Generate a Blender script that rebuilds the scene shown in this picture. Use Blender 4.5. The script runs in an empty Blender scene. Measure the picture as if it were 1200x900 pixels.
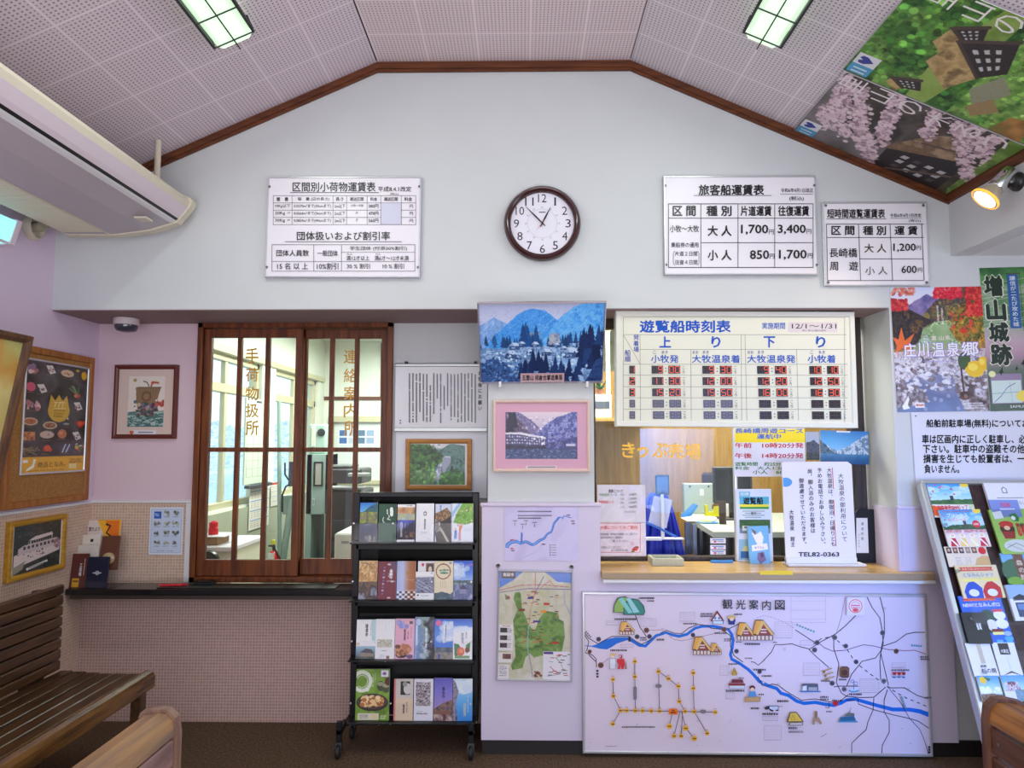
import bpy, math, random
import numpy as np
from mathutils import Vector
from mathutils.geometry import tessellate_polygon

scene = bpy.context.scene
COL = scene.collection

# ------------------------------------------------------------------ camera, world, lights, exposure
H, FPX, VPX, VPY = 1.44, 830.0, 612.0, 518.0      # eye height, focal length in px (1200 wide), vanishing point of the depth lines
PITCH = math.atan((VPY - 450) / FPX)
YAW = math.atan((VPX - 600) / FPX * math.cos(PITCH))
cam_data = bpy.data.cameras.new('camera')
cam_data.sensor_width = 36.0
cam_data.lens = FPX / 1200 * 36.0
cam_data.clip_start = 0.02
cam_data.clip_end = 2000
cam = bpy.data.objects.new('camera', cam_data)
COL.objects.link(cam)
cam.location = (0, 0, H)
cam.rotation_euler = (math.pi / 2 + PITCH, 0, YAW)
scene.camera = cam

vs = scene.view_settings
vs.view_transform = 'Standard'
vs.look = 'None'
vs.exposure = 0.0
vs.gamma = 1.0
vs.use_curve_mapping = False
scene.cycles.use_denoising = True
scene.cycles.max_bounces = 8
scene.cycles.transparent_max_bounces = 24
scene.cycles.caustics_reflective = False
scene.cycles.caustics_refractive = False

world = bpy.data.worlds.new('sky')
scene.world = world
world.use_nodes = True
wn = world.node_tree
wbg = wn.nodes['Background']
wtc = wn.nodes.new('ShaderNodeTexCoord')
wsep = wn.nodes.new('ShaderNodeSeparateXYZ')
wrp = wn.nodes.new('ShaderNodeValToRGB')
wrp.color_ramp.elements[0].position = 0.0
wrp.color_ramp.elements[0].color = (0.80, 0.83, 0.90, 1)
wrp.color_ramp.elements[1].position = 0.5
wrp.color_ramp.elements[1].color = (0.62, 0.82, 0.98, 1)
wn.links.new(wtc.outputs['Generated'], wsep.inputs[0])
wn.links.new(wsep.outputs['Z'], wrp.inputs[0])
wn.links.new(wrp.outputs[0], wbg.inputs['Color'])
wbg.inputs['Strength'].default_value = 1.75

def area(name, loc, rot, size, size_y, watts, color):
 d = bpy.data.lights.new(name, 'AREA')
 d.shape = 'RECTANGLE'
 d.size, d.size_y = size, size_y
 d.energy = watts
 d.color = color
 o = bpy.data.objects.new(name, d)
 COL.objects.link(o)
 o.location = loc
 o.rotation_euler = rot
 return o

R90 = math.pi / 2
area('daylight_entrance_doors', (-0.3, -2.4, 1.35), (R90, 0, 0), 4.6, 2.4, 8, (1.0, 0.94, 1.0))
area('ceiling_fill_low', (-0.1, -1.2, 0.35), (math.radians(160), 0, 0), 3.6, 1.6, 88, (1.0, 0.95, 0.97))  # added lamp, aimed upwards to brighten the ceiling
area('daylight_right_window', (3.1, 1.3, 1.25), (R90, 0, R90), 1.6, 1.1, 10, (0.72, 0.83, 1.0))
blue = area('blue_fill_lower_right', (1.9, -1.4, 1.1), (0, 0, 0), 0.9, 1.4, 6.6, (0.12, 0.36, 1.0))  # added blue fill, narrowed onto the lower right; no such door is known
blue.rotation_euler = Vector((-0.15, 4.8, -0.55)).to_track_quat('-Z', 'Y').to_euler()
blue.data.spread = math.radians(34)
area('fluorescent_left', (-1.17, 2.15, 2.99), (0, math.radians(-24), 0), 0.16, 1.2, 11, (0.88, 1.0, 0.92))
area('fluorescent_right', (0.98, 2.15, 2.99), (0, math.radians(24), 0), 0.16, 1.2, 11, (0.88, 1.0, 0.92))
area('office_tubes_rear', (-1.3, 6.4, 2.52), (0, 0, 0), 0.5, 2.4, 105, (0.93, 1.0, 0.93))
area('office_tubes_ticket', (1.0, 4.5, 2.52), (0, 0, 0), 1.6, 0.5, 60, (1.0, 0.98, 0.88))

# ------------------------------------------------------------------ helpers: geometry of the photograph
FW = np.array([-math.sin(YAW) * math.cos(PITCH), math.cos(YAW) * math.cos(PITCH), math.sin(PITCH)])
RT = np.array([math.cos(YAW), math.sin(YAW), 0.0])
UP = np.cross(RT, FW)
EYE = np.array([0.0, 0.0, H])

class Plane:
 """a real plane in the room (point, normal towards the room); to3 gives the place on it of a photograph position"""
 def __init__(s, p, n):
  s.p = np.array(p, float)
  s.n = np.array(n, float) / np.linalg.norm(n)

 def to3(s, a):
  a = np.atleast_2d(np.asarray(a, float))
  d = FW[None] * FPX + RT[None] * (a[:, :1] - 600) - UP[None] * (a[:, 1:2] - 450)
  t = ((s.p - EYE) @ s.n) / (d @ s.n)
  return EYE[None] + d * t[:, None]

 def at(s, x, y):
  return s.to3([(x, y)])[0]

def front(y):
 return Plane((0, y, 0), (0, -1, 0))

def side(x, sgn=1):
 return Plane((x, 0, 0), (sgn, 0, 0))

def level(z):
 return Plane((0, 0, z), (0, 0, 1))

class Rect:
 """a rectangle in space; uv from top-left (0,0) to bottom-right (1,1)"""
 def __init__(s, c, r, u, w, h):
  s.c = np.array(c, float)
  s.r = np.array(r, float) / np.linalg.norm(r)
  u = np.array(u, float)
  u = u - s.r * (u @ s.r)
  s.u = u / np.linalg.norm(u)
  s.n = np.cross(s.r, s.u)
  s.w, s.h = w, h

 @staticmethod
 def px(pl, box):
  """box: (x0,y0,x1,y1) at the edges' middles, or four corners TL,TR,BR,BL"""
  if len(box) == 4 and not hasattr(box[0], '__len__'):
   x0, y0, x1, y1 = box
   xm, ym = (x0 + x1) / 2, (y0 + y1) / 2
   l, r, t, b = pl.to3([(x0, ym), (x1, ym), (xm, y0), (xm, y1)])
  else:
   q = pl.to3(box)
   l, r, t, b = (q[0] + q[3]) / 2, (q[1] + q[2]) / 2, (q[0] + q[1]) / 2, (q[3] + q[2]) / 2
  c = (l + r + t + b) / 4
  return Rect(c, r - l, t - b, np.linalg.norm(r - l), np.linalg.norm(t - b))

 def to3(s, a):
  a = np.atleast_2d(np.asarray(a, float))
  return s.c[None] + s.r[None] * ((a[:, :1] - .5) * s.w) + s.u[None] * ((.5 - a[:, 1:2]) * s.h)

 def inset(s, d, e=None):
  e = d if e is None else e
  return Rect(s.c, s.r, s.u, s.w - 2 * d, s.h - 2 * e)

 def off(s, d):
  return Rect(s.c + s.n * d, s.r, s.u, s.w, s.h)

 def sub(s, u0, v0, u1, v1):
  return Rect(s.to3([((u0 + u1) / 2, (v0 + v1) / 2)])[0], s.r, s.u, s.w * (u1 - u0), s.h * (v1 - v0))

 def corners(s):
  return s.to3([(0, 0), (1, 0), (1, 1), (0, 1)])

def lin(c):
 a = np.asarray(c, float) / 255.0
 return np.where(a <= 0.04045, a / 12.92, ((a + 0.055) / 1.055) ** 2.4)

# ------------------------------------------------------------------ helpers: text as outlines
_gl = {}

def glyphs(s, off=0.0, res=2):
 k = (s, off, res)
 if k not in _gl:
  c = bpy.data.curves.new('outline', 'FONT')
  c.body = s
  c.size = 1
  c.resolution_u = res
  c.offset = off
  o = bpy.data.objects.new('outline', c)
  COL.objects.link(o)
  dg = bpy.context.evaluated_depsgraph_get()
  ev = o.evaluated_get(dg)
  m = ev.to_mesh()
  v = np.array([(q.co.x, q.co.y) for q in m.vertices], float).reshape(-1, 2)
  f = [tuple(p.vertices) for p in m.polygons]
  ev.to_mesh_clear()
  bpy.data.objects.remove(o)
  bpy.data.curves.remove(c)
  _gl[k] = (v, f)
 return _gl[k]

# ------------------------------------------------------------------ helpers: mesh builder
class M:
 def __init__(s):
  s.v, s.c, s.f, s.fm, s.nv, s.lay = [], [], [], [], 0, 0

 def add(s, vs, fs, mi=0, col=(255, 255, 255)):
  vs = np.asarray(vs, float).reshape(-1, 3)
  b = s.nv
  s.v.append(vs)
  s.c.append(np.tile(lin(col), (len(vs), 1)))
  for f in fs:
   s.f.append(tuple(i + b for i in f))
   s.fm.append(mi)
  s.nv += len(vs)
  return s

 # solids -------------------------------------------------
 def hull(s, vs, fs, mi, col):
  """faces of a convex body, turned outwards"""
  vs = np.asarray(vs, float)
  c = vs.mean(0)
  out = []
  for f in fs:
   p = vs[list(f)]
   n = np.zeros(3)
   for i in range(1, len(f) - 1):
    n += np.cross(p[i] - p[0], p[i + 1] - p[0])
   out.append(tuple(f) if n @ (p.mean(0) - c) > 0 else tuple(reversed(f)))
  return s.add(vs, out, mi, col)

 def obox(s, c, ax, hs, b=0.0, mi=0, col=(255, 255, 255)):
  """box with centre c, unit axes ax, half sizes hs, chamfer b"""
  c = np.asarray(c, float)
  ax = np.asarray(ax, float)
  hx, hy, hz = hs
  b = min(b, hx * .9, hy * .9, hz * .9)
  sg = [(x, y, z) for x in (-1, 1) for y in (-1, 1) for z in (-1, 1)]
  if b <= 0:
   vs = [c + ax[0] * x * hx + ax[1] * y * hy + ax[2] * z * hz for x, y, z in sg]
   fs = [(0, 1, 3, 2), (4, 5, 7, 6), (0, 1, 5, 4), (2, 3, 7, 6), (0, 2, 6, 4), (1, 3, 7, 5)]
   return s.hull(vs, fs, mi, col)
  vs = []
  for x, y, z in sg:
   for k in range(3):
    d = [hx - b, hy - b, hz - b]
    d[k] += b
    vs.append(c + ax[0] * x * d[0] + ax[1] * y * d[1] + ax[2] * z * d[2])
  fs = []
  q = [(0, 1, 3, 2), (4, 5, 7, 6), (0, 1, 5, 4), (2, 3, 7, 6), (0, 2, 6, 4), (1, 3, 7, 5)]
  for i, f in enumerate(q):
   k = i // 2
   fs.append(tuple(j * 3 + k for j in f))
  for i in range(8):
   fs.append((i * 3, i * 3 + 1, i * 3 + 2))
  for i in range(8):
   for bit, k in ((4, 0), (2, 1), (1, 2)):
    j = i | bit
    if j != i:
     a, d = [m for m in range(3) if m != k]
     fs.append((i * 3 + a, i * 3 + d, j * 3 + d, j * 3 + a))
  return s.hull(vs, fs, mi, col)

 def box(s, x0, x1, y0, y1, z0, z1, b=0.0, mi=0, col=(255, 255, 255)):
  x0, x1 = min(x0, x1), max(x0, x1)
  y0, y1 = min(y0, y1), max(y0, y1)
  z0, z1 = min(z0, z1), max(z0, z1)
  return s.obox(((x0 + x1) / 2, (y0 + y1) / 2, (z0 + z1) / 2), np.eye(3), ((x1 - x0) / 2, (y1 - y0) / 2, (z1 - z0) / 2), b, mi, col)

 def slab(s, R, t, b=0.0, mi=0, col=(255, 255, 255)):
  """a plate whose front face is the rectangle R, t thick behind it"""
  return s.obox(R.c - R.n * t / 2, (R.r, R.u, R.n), (R.w / 2, R.h / 2, t / 2), b, mi, col)

 def cyl(s, p, q, r, r2=None, n=16, mi=0, col=(255, 255, 255), caps=True):
  p, q = np.asarray(p, float), np.asarray(q, float)
  r2 = r if r2 is None else r2
  d = (q - p) / np.linalg.norm(q - p)
  a = np.cross(d, (0, 0, 1) if abs(d[2]) < .9 else (1, 0, 0))
  a /= np.linalg.norm(a)
  e = np.cross(d, a)
  vs = []
  for base, rr in ((p, r), (q, r2)):
   for i in range(n):
    t = 2 * math.pi * i / n
    vs.append(base + (a * math.cos(t) + e * math.sin(t)) * rr)
  fs = [(i, (i + 1) % n, n + (i + 1) % n, n + i) for i in range(n)]
  if caps:
   fs += [tuple(reversed(range(n))), tuple(range(n, 2 * n))]
  return s.add(vs, fs, mi, col)

 def tube(s, pts, r, n=8, mi=0, col=(255, 255, 255)):
  pts = [np.asarray(p, float) for p in pts]
  vs, fs = [], []
  a = None
  for i, p in enumerate(pts):
   d = pts[min(i + 1, len(pts) - 1)] - pts[max(i - 1, 0)]
   d /= np.linalg.norm(d)
   if a is None:
    a = np.cross(d, (0, 0, 1) if abs(d[2]) < .9 else (1, 0, 0))
   a = a - d * (a @ d)
   a /= np.linalg.norm(a)
   e = np.cross(d, a)
   for k in range(n):
    t = 2 * math.pi * k / n
    vs.append(p + (a * math.cos(t) + e * math.sin(t)) * r)
  for i in range(len(pts) - 1):
   for k in range(n):
    fs.append((i * n + k, i * n + (k + 1) % n, (i + 1) * n + (k + 1) % n, (i + 1) * n + k))
  fs += [tuple(reversed(range(n))), tuple(range((len(pts) - 1) * n, len(pts) * n))]
  return s.add(vs, fs, mi, col)

 def lathe(s, c, axis, prof, n=32, mi=0, col=(255, 255, 255)):
  """profile [(radius, height along axis)]"""
  c = np.asarray(c, float)
  d = np.asarray(axis, float) / np.linalg.norm(axis)
  a = np.cross(d, (0, 0, 1) if abs(d[2]) < .9 else (1, 0, 0))
  a /= np.linalg.norm(a)
  e = np.cross(d, a)
  vs, fs = [], []
  for r, h in prof:
   for k in range(n):
    t = 2 * math.pi * k / n
    vs.append(c + d * h + (a * math.cos(t) + e * math.sin(t)) * max(r, 1e-5))
  for i in range(len(prof) - 1):
   for k in range(n):
    fs.append((i * n + k, i * n + (k + 1) % n, (i + 1) * n + (k + 1) % n, (i + 1) * n + k))
  fs += [tuple(reversed(range(n))), tuple(range((len(prof) - 1) * n, len(prof) * n))]
  return s.add(vs, fs, mi, col)

 def prism(s, poly, vec, mi=0, col=(255, 255, 255)):
  """extrude a flat outline of 3D points along vec"""
  P = np.asarray(poly, float)
  n = len(P)
  tri = tessellate_polygon([[Vector(p) for p in P]])
  vs = np.vstack([P, P + np.asarray(vec, float)])
  fs = [tuple(t) for t in tri] + [tuple(i + n for i in reversed(t)) for t in tri]
  fs += [(i, (i + 1) % n, n + (i + 1) % n, n + i) for i in range(n)]
  return s.add(vs, fs, mi, col)

 def ring(s, R, prof, mi=0, col=(255, 255, 255)):
  """picture-frame moulding round R: prof [(inset, height in front)] lofted into a closed loop of four mitred sides"""
  vs, fs = [], []
  for i, h in prof:
   vs += list(R.inset(i).off(h).corners())
  k = len(prof)
  for a in range(k):
   b = (a + 1) % k
   for j in range(4):
    fs.append((a * 4 + j, b * 4 + j, b * 4 + (j + 1) % 4, a * 4 + (j + 1) % 4))
  return s.add(vs, fs, mi, col)

 # flat printing -----------------------------------------
 def _off(s, n):
  s.lay += 1
  return n * (3.0e-4 + 1.2e-5 * s.lay)

 def raster(s, R, img, mi=0, d=2.0e-4):
  h, w = img.shape[:2]
  u, v = np.meshgrid(np.linspace(0, 1, w), np.linspace(0, 1, h))
  P = R.to3(np.stack([u.ravel(), v.ravel()], 1)) + R.n * d
  b = s.nv
  s.v.append(P)
  s.c.append(lin(np.clip(img, 0, 1).reshape(-1, 3) * 255))
  i = np.arange(h * w).reshape(h, w)
  q = np.stack([i[:-1, :-1], i[1:, :-1], i[1:, 1:], i[:-1, 1:]], -1).reshape(-1, 4) + b
  s.f.append(q)
  s.fm.append((mi, len(q)))
  s.nv += h * w
  return s

 def poly(s, pl, pts, col, mi=0):
  P = pl.to3(pts) + s._off(pl.n)
  tri = tessellate_polygon([[Vector(p) for p in P]])
  out = []
  for t in tri:
   n = np.cross(P[t[1]] - P[t[0]], P[t[2]] - P[t[0]])
   out.append(tuple(t) if n @ pl.n > 0 else tuple(reversed(t)))
  return s.add(P, out, mi, col)

 def bar(s, pl, x0, y0, x1, y1, col, mi=0):
  return s.poly(pl, [(x0, y0), (x1, y0), (x1, y1), (x0, y1)], col, mi)

 def frame(s, pl, x0, y0, x1, y1, w, col, mi=0):
  for a in ((x0, y0, x1, y0 + w), (x0, y1 - w, x1, y1), (x0, y0 + w, x0 + w, y1 - w), (x1 - w, y0 + w, x1, y1 - w)):
   s.bar(pl, *a, col, mi)
  return s

 def line(s, pl, pts, w, col, mi=0, dash=None):
  pts = [np.asarray(p, float) for p in pts]
  if dash:
   out, on, acc = [], True, 0.0
   for a, b in zip(pts[:-1], pts[1:]):
    L = np.linalg.norm(b - a)
    t = 0.0
    while t < L:
     step = min(dash - acc, L - t)
     if on and step > .05:
      out.append((a + (b - a) * t / L, a + (b - a) * (t + step) / L))
     t += step
     acc += step
     if acc >= dash - 1e-6:
      acc, on = 0.0, not on
   for a, b in out:
    s.line(pl, [a, b], w, col, mi)
   return s
  n = len(pts)
  L, Rr = [], []
  for i, p in enumerate(pts):
   d = pts[min(i + 1, n - 1)] - pts[max(i - 1, 0)]
   d = d / (np.linalg.norm(d) + 1e-9)
   m = np.array([-d[1], d[0]])
   ww = w[i] if hasattr(w, '__len__') else w
   L.append(p + m * ww / 2)
   Rr.append(p - m * ww / 2)
  P = pl.to3(L + Rr) + s._off(pl.n)
  fs = []
  for i in range(n - 1):
   f = (i, i + 1, n + i + 1, n + i)
   k = np.cross(P[f[1]] - P[f[0]], P[f[2]] - P[f[0]])
   fs.append(f if k @ pl.n > 0 else tuple(reversed(f)))
  return s.add(P, fs, mi, col)

 def disc(s, pl, x, y, rx, ry, col, mi=0, n=20):
  return s.poly(pl, [(x + rx * math.cos(2 * math.pi * i / n), y + ry * math.sin(2 * math.pi * i / n)) for i in range(n)], col, mi)

 def circ(s, pl, x, y, rx, ry, w, col, mi=0, n=28):
  return s.line(pl, [(x + rx * math.cos(2 * math.pi * i / n), y + ry * math.sin(2 * math.pi * i / n)) for i in range(n + 1)], w, col, mi)

 def put(s, pl, v2, fs, col, mi):
  P = pl.to3(v2) + s._off(pl.n)
  if fs:
   f = fs[0]
   n = np.cross(P[f[1]] - P[f[0]], P[f[2]] - P[f[0]])
   if n @ pl.n < 0:
    fs = [tuple(reversed(g)) for g in fs]
  return s.add(P, fs, mi, col)

 def text(s, pl, t, x0, y0, x1, y1, col=(20, 20, 24), bold=0.0, mi=0, res=2):
  """text stretched to the box of its ink"""
  v, f = glyphs(t, 0.0, res)
  if not len(v):
   return s
  a, b = v.min(0), v.max(0)
  k = (v - a) / np.maximum(b - a, 1e-6)
  gx, gy = bold * (x1 - x0) / (b[0] - a[0]), bold * (y1 - y0) / (b[1] - a[1])
  for sx, sy in ((-1, 0), (1, 0), (0, -1), (0, 1)) if bold else ((0, 0),):
   s.put(pl, np.stack([x0 + sx * gx + k[:, 0] * (x1 - x0), y1 + sy * gy - k[:, 1] * (y1 - y0)], 1), f, col, mi)
  return s

 def vtext(s, pl, t, x, y0, y1, w, col=(20, 20, 24), bold=0.0, mi=0, res=2, skew=0.0):
  """a column of characters of width w centred on x from y0 to y1; skew moves x along the column"""
  n = len(t)
  st = (y1 - y0) / n
  for i, ch in enumerate(t):
   if ch in ' 　':
    continue
   v, f = glyphs(ch, 0.0, res)
   if not len(v):
    continue
   cx = x + skew * (i + .5) / n
   vx, vy = v[:, 0] - .5, v[:, 1] - .38
   if ch in '、。':
    vx, vy = vx + .55, vy + .6
   if ch in 'ー〜～':
    vx, vy = vy, -vx
   if len(ch.encode()) == 1:
    vx = v[:, 0] - (v[:, 0].min() + v[:, 0].max()) / 2
   hh = min(st, w * 1.25) * .96
   for sx, sy in ((-bold, 0), (bold, 0), (0, -bold), (0, bold)) if bold else ((0, 0),):
    s.put(pl, np.stack([cx + (vx + sx) * w, y0 + (i + .5) * st - (vy + sy) * hh], 1), f, col, mi)
  return s

 # linking ------------------------------------------------
 def build(s, name, mats, parent=None, smooth=None, origin=None):
  V = np.vstack(s.v)
  Cc = np.vstack(s.c)
  root = parent
  while root is not None and root.parent is not None:
   root = root.parent
  if root is not None:
   o0 = np.array(root.location)
  elif origin is not None:
   o0 = np.array(origin, float)
  else:
   lo, hi = V.min(0), V.max(0)
   o0 = np.array([(lo[0] + hi[0]) / 2, (lo[1] + hi[1]) / 2, lo[2]])
  me = bpy.data.meshes.new(name)
  loops, starts, midx, pos = [], [], [], 0
  for f, m in zip(s.f, s.fm):
   if isinstance(f, np.ndarray):
    loops.append(f.ravel())
    starts.append(pos + 4 * np.arange(len(f)))
    midx.append(np.full(len(f), m[0]))
    pos += f.size
   else:
    loops.append(np.array(f))
    starts.append(np.array([pos]))
    midx.append(np.array([m]))
    pos += len(f)
  loops, starts, midx = np.concatenate(loops), np.concatenate(starts), np.concatenate(midx)
  me.vertices.add(len(V))
  me.vertices.foreach_set('co', (V - o0).astype(np.float32).ravel())
  me.loops.add(len(loops))
  me.loops.foreach_set('vertex_index', loops.astype(np.int32))
  me.polygons.add(len(starts))
  me.polygons.foreach_set('loop_start', starts.astype(np.int32))
  mats = mats if isinstance(mats, (list, tuple)) else [mats]
  for m in mats:
   me.materials.append(m)
  me.polygons.foreach_set('material_index', midx.astype(np.int32))
  ca = me.color_attributes.new('print', 'FLOAT_COLOR', 'POINT')
  ca.data.foreach_set('color', np.hstack([Cc, np.ones((len(Cc), 1))]).astype(np.float32).ravel())
  me.update(calc_edges=True)
  me.validate()
  me.polygons.foreach_set('use_smooth', np.zeros(len(me.polygons), bool))
  if smooth:
   me.polygons.foreach_set('use_smooth', np.ones(len(me.polygons), bool))
   me.set_sharp_from_angle(angle=math.radians(smooth))
  o = bpy.data.objects.new(name, me)
  COL.objects.link(o)
  if parent is not None:
   o.parent = parent
  else:
   o.location = o0
  return o

def tag(o, label, cat, group=None, kind=None):
 o['label'] = label
 o['category'] = cat
 if group:
  o['group'] = group
 if kind:
  o['kind'] = kind
 return o

def thing(name, label, cat, loc, group=None):
 o = bpy.data.objects.new(name, None)
 o.empty_display_size = .05
 COL.objects.link(o)
 o.location = tuple(loc)
 return tag(o, label, cat, group)

def struct(name, m, mats, parent=None, **k):
 o = m.build(name, mats, parent, **k)
 if parent is None:
  o['kind'] = 'structure'
 return o

# ------------------------------------------------------------------ materials
MT = {}

def _base(name):
 m = bpy.data.materials.new(name)
 m.use_nodes = True
 nt = m.node_tree
 b = nt.nodes['Principled BSDF']
 return m, nt, b

def mat(name, col, rough=.5, metal=0.0, var=.06, scale=30.0, bump=0.0, bscale=200.0, stretch=(1, 1, 1), col2=None, spec=.5, emit=0.0):
 if name in MT:
  return MT[name]
 m, nt, b = _base(name)
 tc = nt.nodes.new('ShaderNodeTexCoord')
 mp = nt.nodes.new('ShaderNodeMapping')
 mp.inputs['Scale'].default_value = stretch
 nt.links.new(tc.outputs['Object'], mp.inputs[0])
 nz = nt.nodes.new('ShaderNodeTexNoise')
 nz.inputs['Scale'].default_value = scale
 nz.inputs['Detail'].default_value = 4
 nt.links.new(mp.outputs[0], nz.inputs['Vector'])
 mx = nt.nodes.new('ShaderNodeMix')
 mx.data_type = 'RGBA'
 c = lin(col)
 c1 = c * (1 - var) if col2 is None else lin(col2)
 c2 = np.minimum(c * (1 + var), 1) if col2 is None else c
 mx.inputs[6].default_value = (*c1, 1)
 mx.inputs[7].default_value = (*c2, 1)
 if col2 is not None:
  rp = nt.nodes.new('ShaderNodeMapRange')
  rp.inputs[1].default_value, rp.inputs[2].default_value = .35, .65
  nt.links.new(nz.outputs[0], rp.inputs[0])
  nt.links.new(rp.outputs[0], mx.inputs[0])
 else:
  nt.links.new(nz.outputs[0], mx.inputs[0])
 nt.links.new(mx.outputs[2], b.inputs['Base Color'])
 b.inputs['Roughness'].default_value = rough
 b.inputs['Metallic'].default_value = metal
 b.inputs['Specular IOR Level'].default_value = spec
 if bump:
  n2 = nt.nodes.new('ShaderNodeTexNoise')
  n2.inputs['Scale'].default_value = bscale
  n2.inputs['Detail'].default_value = 3
  nt.links.new(mp.outputs[0], n2.inputs['Vector'])
  bp = nt.nodes.new('ShaderNodeBump')
  bp.inputs['Strength'].default_value = bump
  bp.inputs['Distance'].default_value = .002
  nt.links.new(n2.outputs[0], bp.inputs['Height'])
  nt.links.new(bp.outputs[0], b.inputs['Normal'])
 if emit:
  b.inputs['Emission Color'].default_value = (*c, 1)
  b.inputs['Emission Strength'].default_value = emit
 MT[name] = m
 return m

def printed(name, rough=.5, spec=.4, coat=0.0):
 """ink on paper or board: the colour comes from the mesh's own colour attribute"""
 if name in MT:
  return MT[name]
 m, nt, b = _base(name)
 at = nt.nodes.new('ShaderNodeVertexColor')
 at.layer_name = 'print'
 nt.links.new(at.outputs[0], b.inputs['Base Color'])
 b.inputs['Roughness'].default_value = rough
 b.inputs['Specular IOR Level'].default_value = spec
 b.inputs['Coat Weight'].default_value = coat
 b.inputs['Coat Roughness'].default_value = .08
 MT[name] = m
 return m

def clear(name, tint=(255, 255, 255), ior=1.45, rough=.02, gain=1.0):
 if name in MT:
  return MT[name]
 m = bpy.data.materials.new(name)
 m.use_nodes = True
 nt = m.node_tree
 nt.nodes.clear()
 out = nt.nodes.new('ShaderNodeOutputMaterial')
 tr = nt.nodes.new('ShaderNodeBsdfTransparent')
 tr.inputs[0].default_value = (*lin(tint), 1)
 gl = nt.nodes.new('ShaderNodeBsdfGlossy')
 gl.inputs['Roughness'].default_value = rough
 fr = nt.nodes.new('ShaderNodeFresnel')
 ge = nt.nodes.new('ShaderNodeNewGeometry')
 mr = nt.nodes.new('ShaderNodeMapRange')       # a thin sheet: the same reflection from both faces
 mr.inputs[3].default_value = ior
 mr.inputs[4].default_value = 1 / ior
 nt.links.new(ge.outputs['Backfacing'], mr.inputs[0])
 nt.links.new(mr.outputs[0], fr.inputs[0])
 mu = nt.nodes.new('ShaderNodeMath')
 mu.operation = 'MULTIPLY'
 mu.inputs[1].default_value = gain
 mx = nt.nodes.new('ShaderNodeMixShader')
 nt.links.new(fr.outputs[0], mu.inputs[0])
 nt.links.new(mu.outputs[0], mx.inputs[0])
 nt.links.new(tr.outputs[0], mx.inputs[1])
 nt.links.new(gl.outputs[0], mx.inputs[2])
 nt.links.new(mx.outputs[0], out.inputs[0])
 MT[name] = m
 return m

def glow(name, col, strength):
 if name in MT:
  return MT[name]
 m, nt, b = _base(name)
 c = lin(col)
 b.inputs['Base Color'].default_value = (*c, 1)
 nz = nt.nodes.new('ShaderNodeTexNoise')
 nz.inputs['Scale'].default_value = 3
 mx = nt.nodes.new('ShaderNodeMix')
 mx.data_type = 'RGBA'
 mx.inputs[6].default_value = (*(c * .96), 1)
 mx.inputs[7].default_value = (*c, 1)
 nt.links.new(nz.outputs[0], mx.inputs[0])
 nt.links.new(mx.outputs[2], b.inputs['Emission Color'])
 b.inputs['Emission Strength'].default_value = strength
 MT[name] = m
 return m

def wood(name, c1, c2, axis=1, rough=.4, scale=6.0, spec=.4):
 st = [9.0, 9.0, 9.0]
 st[axis] = 0.7
 return mat(name, c1, rough, col2=c2, scale=scale, stretch=tuple(st), bump=.15, bscale=30, spec=spec)

def tiles(name, c1, c2, grout, size, axes, rough=.45):
 """small square mosaic tiles; axes: which object axes run across and up the wall"""
 m, nt, b = _base(name)
 tc = nt.nodes.new('ShaderNodeTexCoord')
 sp = nt.nodes.new('ShaderNodeSeparateXYZ')
 cb = nt.nodes.new('ShaderNodeCombineXYZ')
 nt.links.new(tc.outputs['Object'], sp.inputs[0])
 nt.links.new(sp.outputs[axes[0]], cb.inputs[0])
 nt.links.new(sp.outputs[axes[1]], cb.inputs[1])
 br = nt.nodes.new('ShaderNodeTexBrick')
 br.offset = 0
 br.squash = 1
 br.inputs['Color1'].default_value = (*lin(c1), 1)
 br.inputs['Color2'].default_value = (*lin(c2), 1)
 br.inputs['Mortar'].default_value = (*lin(grout), 1)
 br.inputs['Scale'].default_value = 1.0
 br.inputs['Mortar Size'].default_value = size * .085
 br.inputs['Mortar Smooth'].default_value = .1
 br.inputs['Brick Width'].default_value = size
 br.inputs['Row Height'].default_value = size
 nt.links.new(cb.outputs[0], br.inputs['Vector'])
 nt.links.new(br.outputs[0], b.inputs['Base Color'])
 bp = nt.nodes.new('ShaderNodeBump')
 bp.invert = True
 bp.inputs['Strength'].default_value = .5
 bp.inputs['Distance'].default_value = .001
 nt.links.new(br.outputs[1], bp.inputs['Height'])
 nt.links.new(bp.outputs[0], b.inputs['Normal'])
 b.inputs['Roughness'].default_value = rough
 MT[name] = m
 return m

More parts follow.
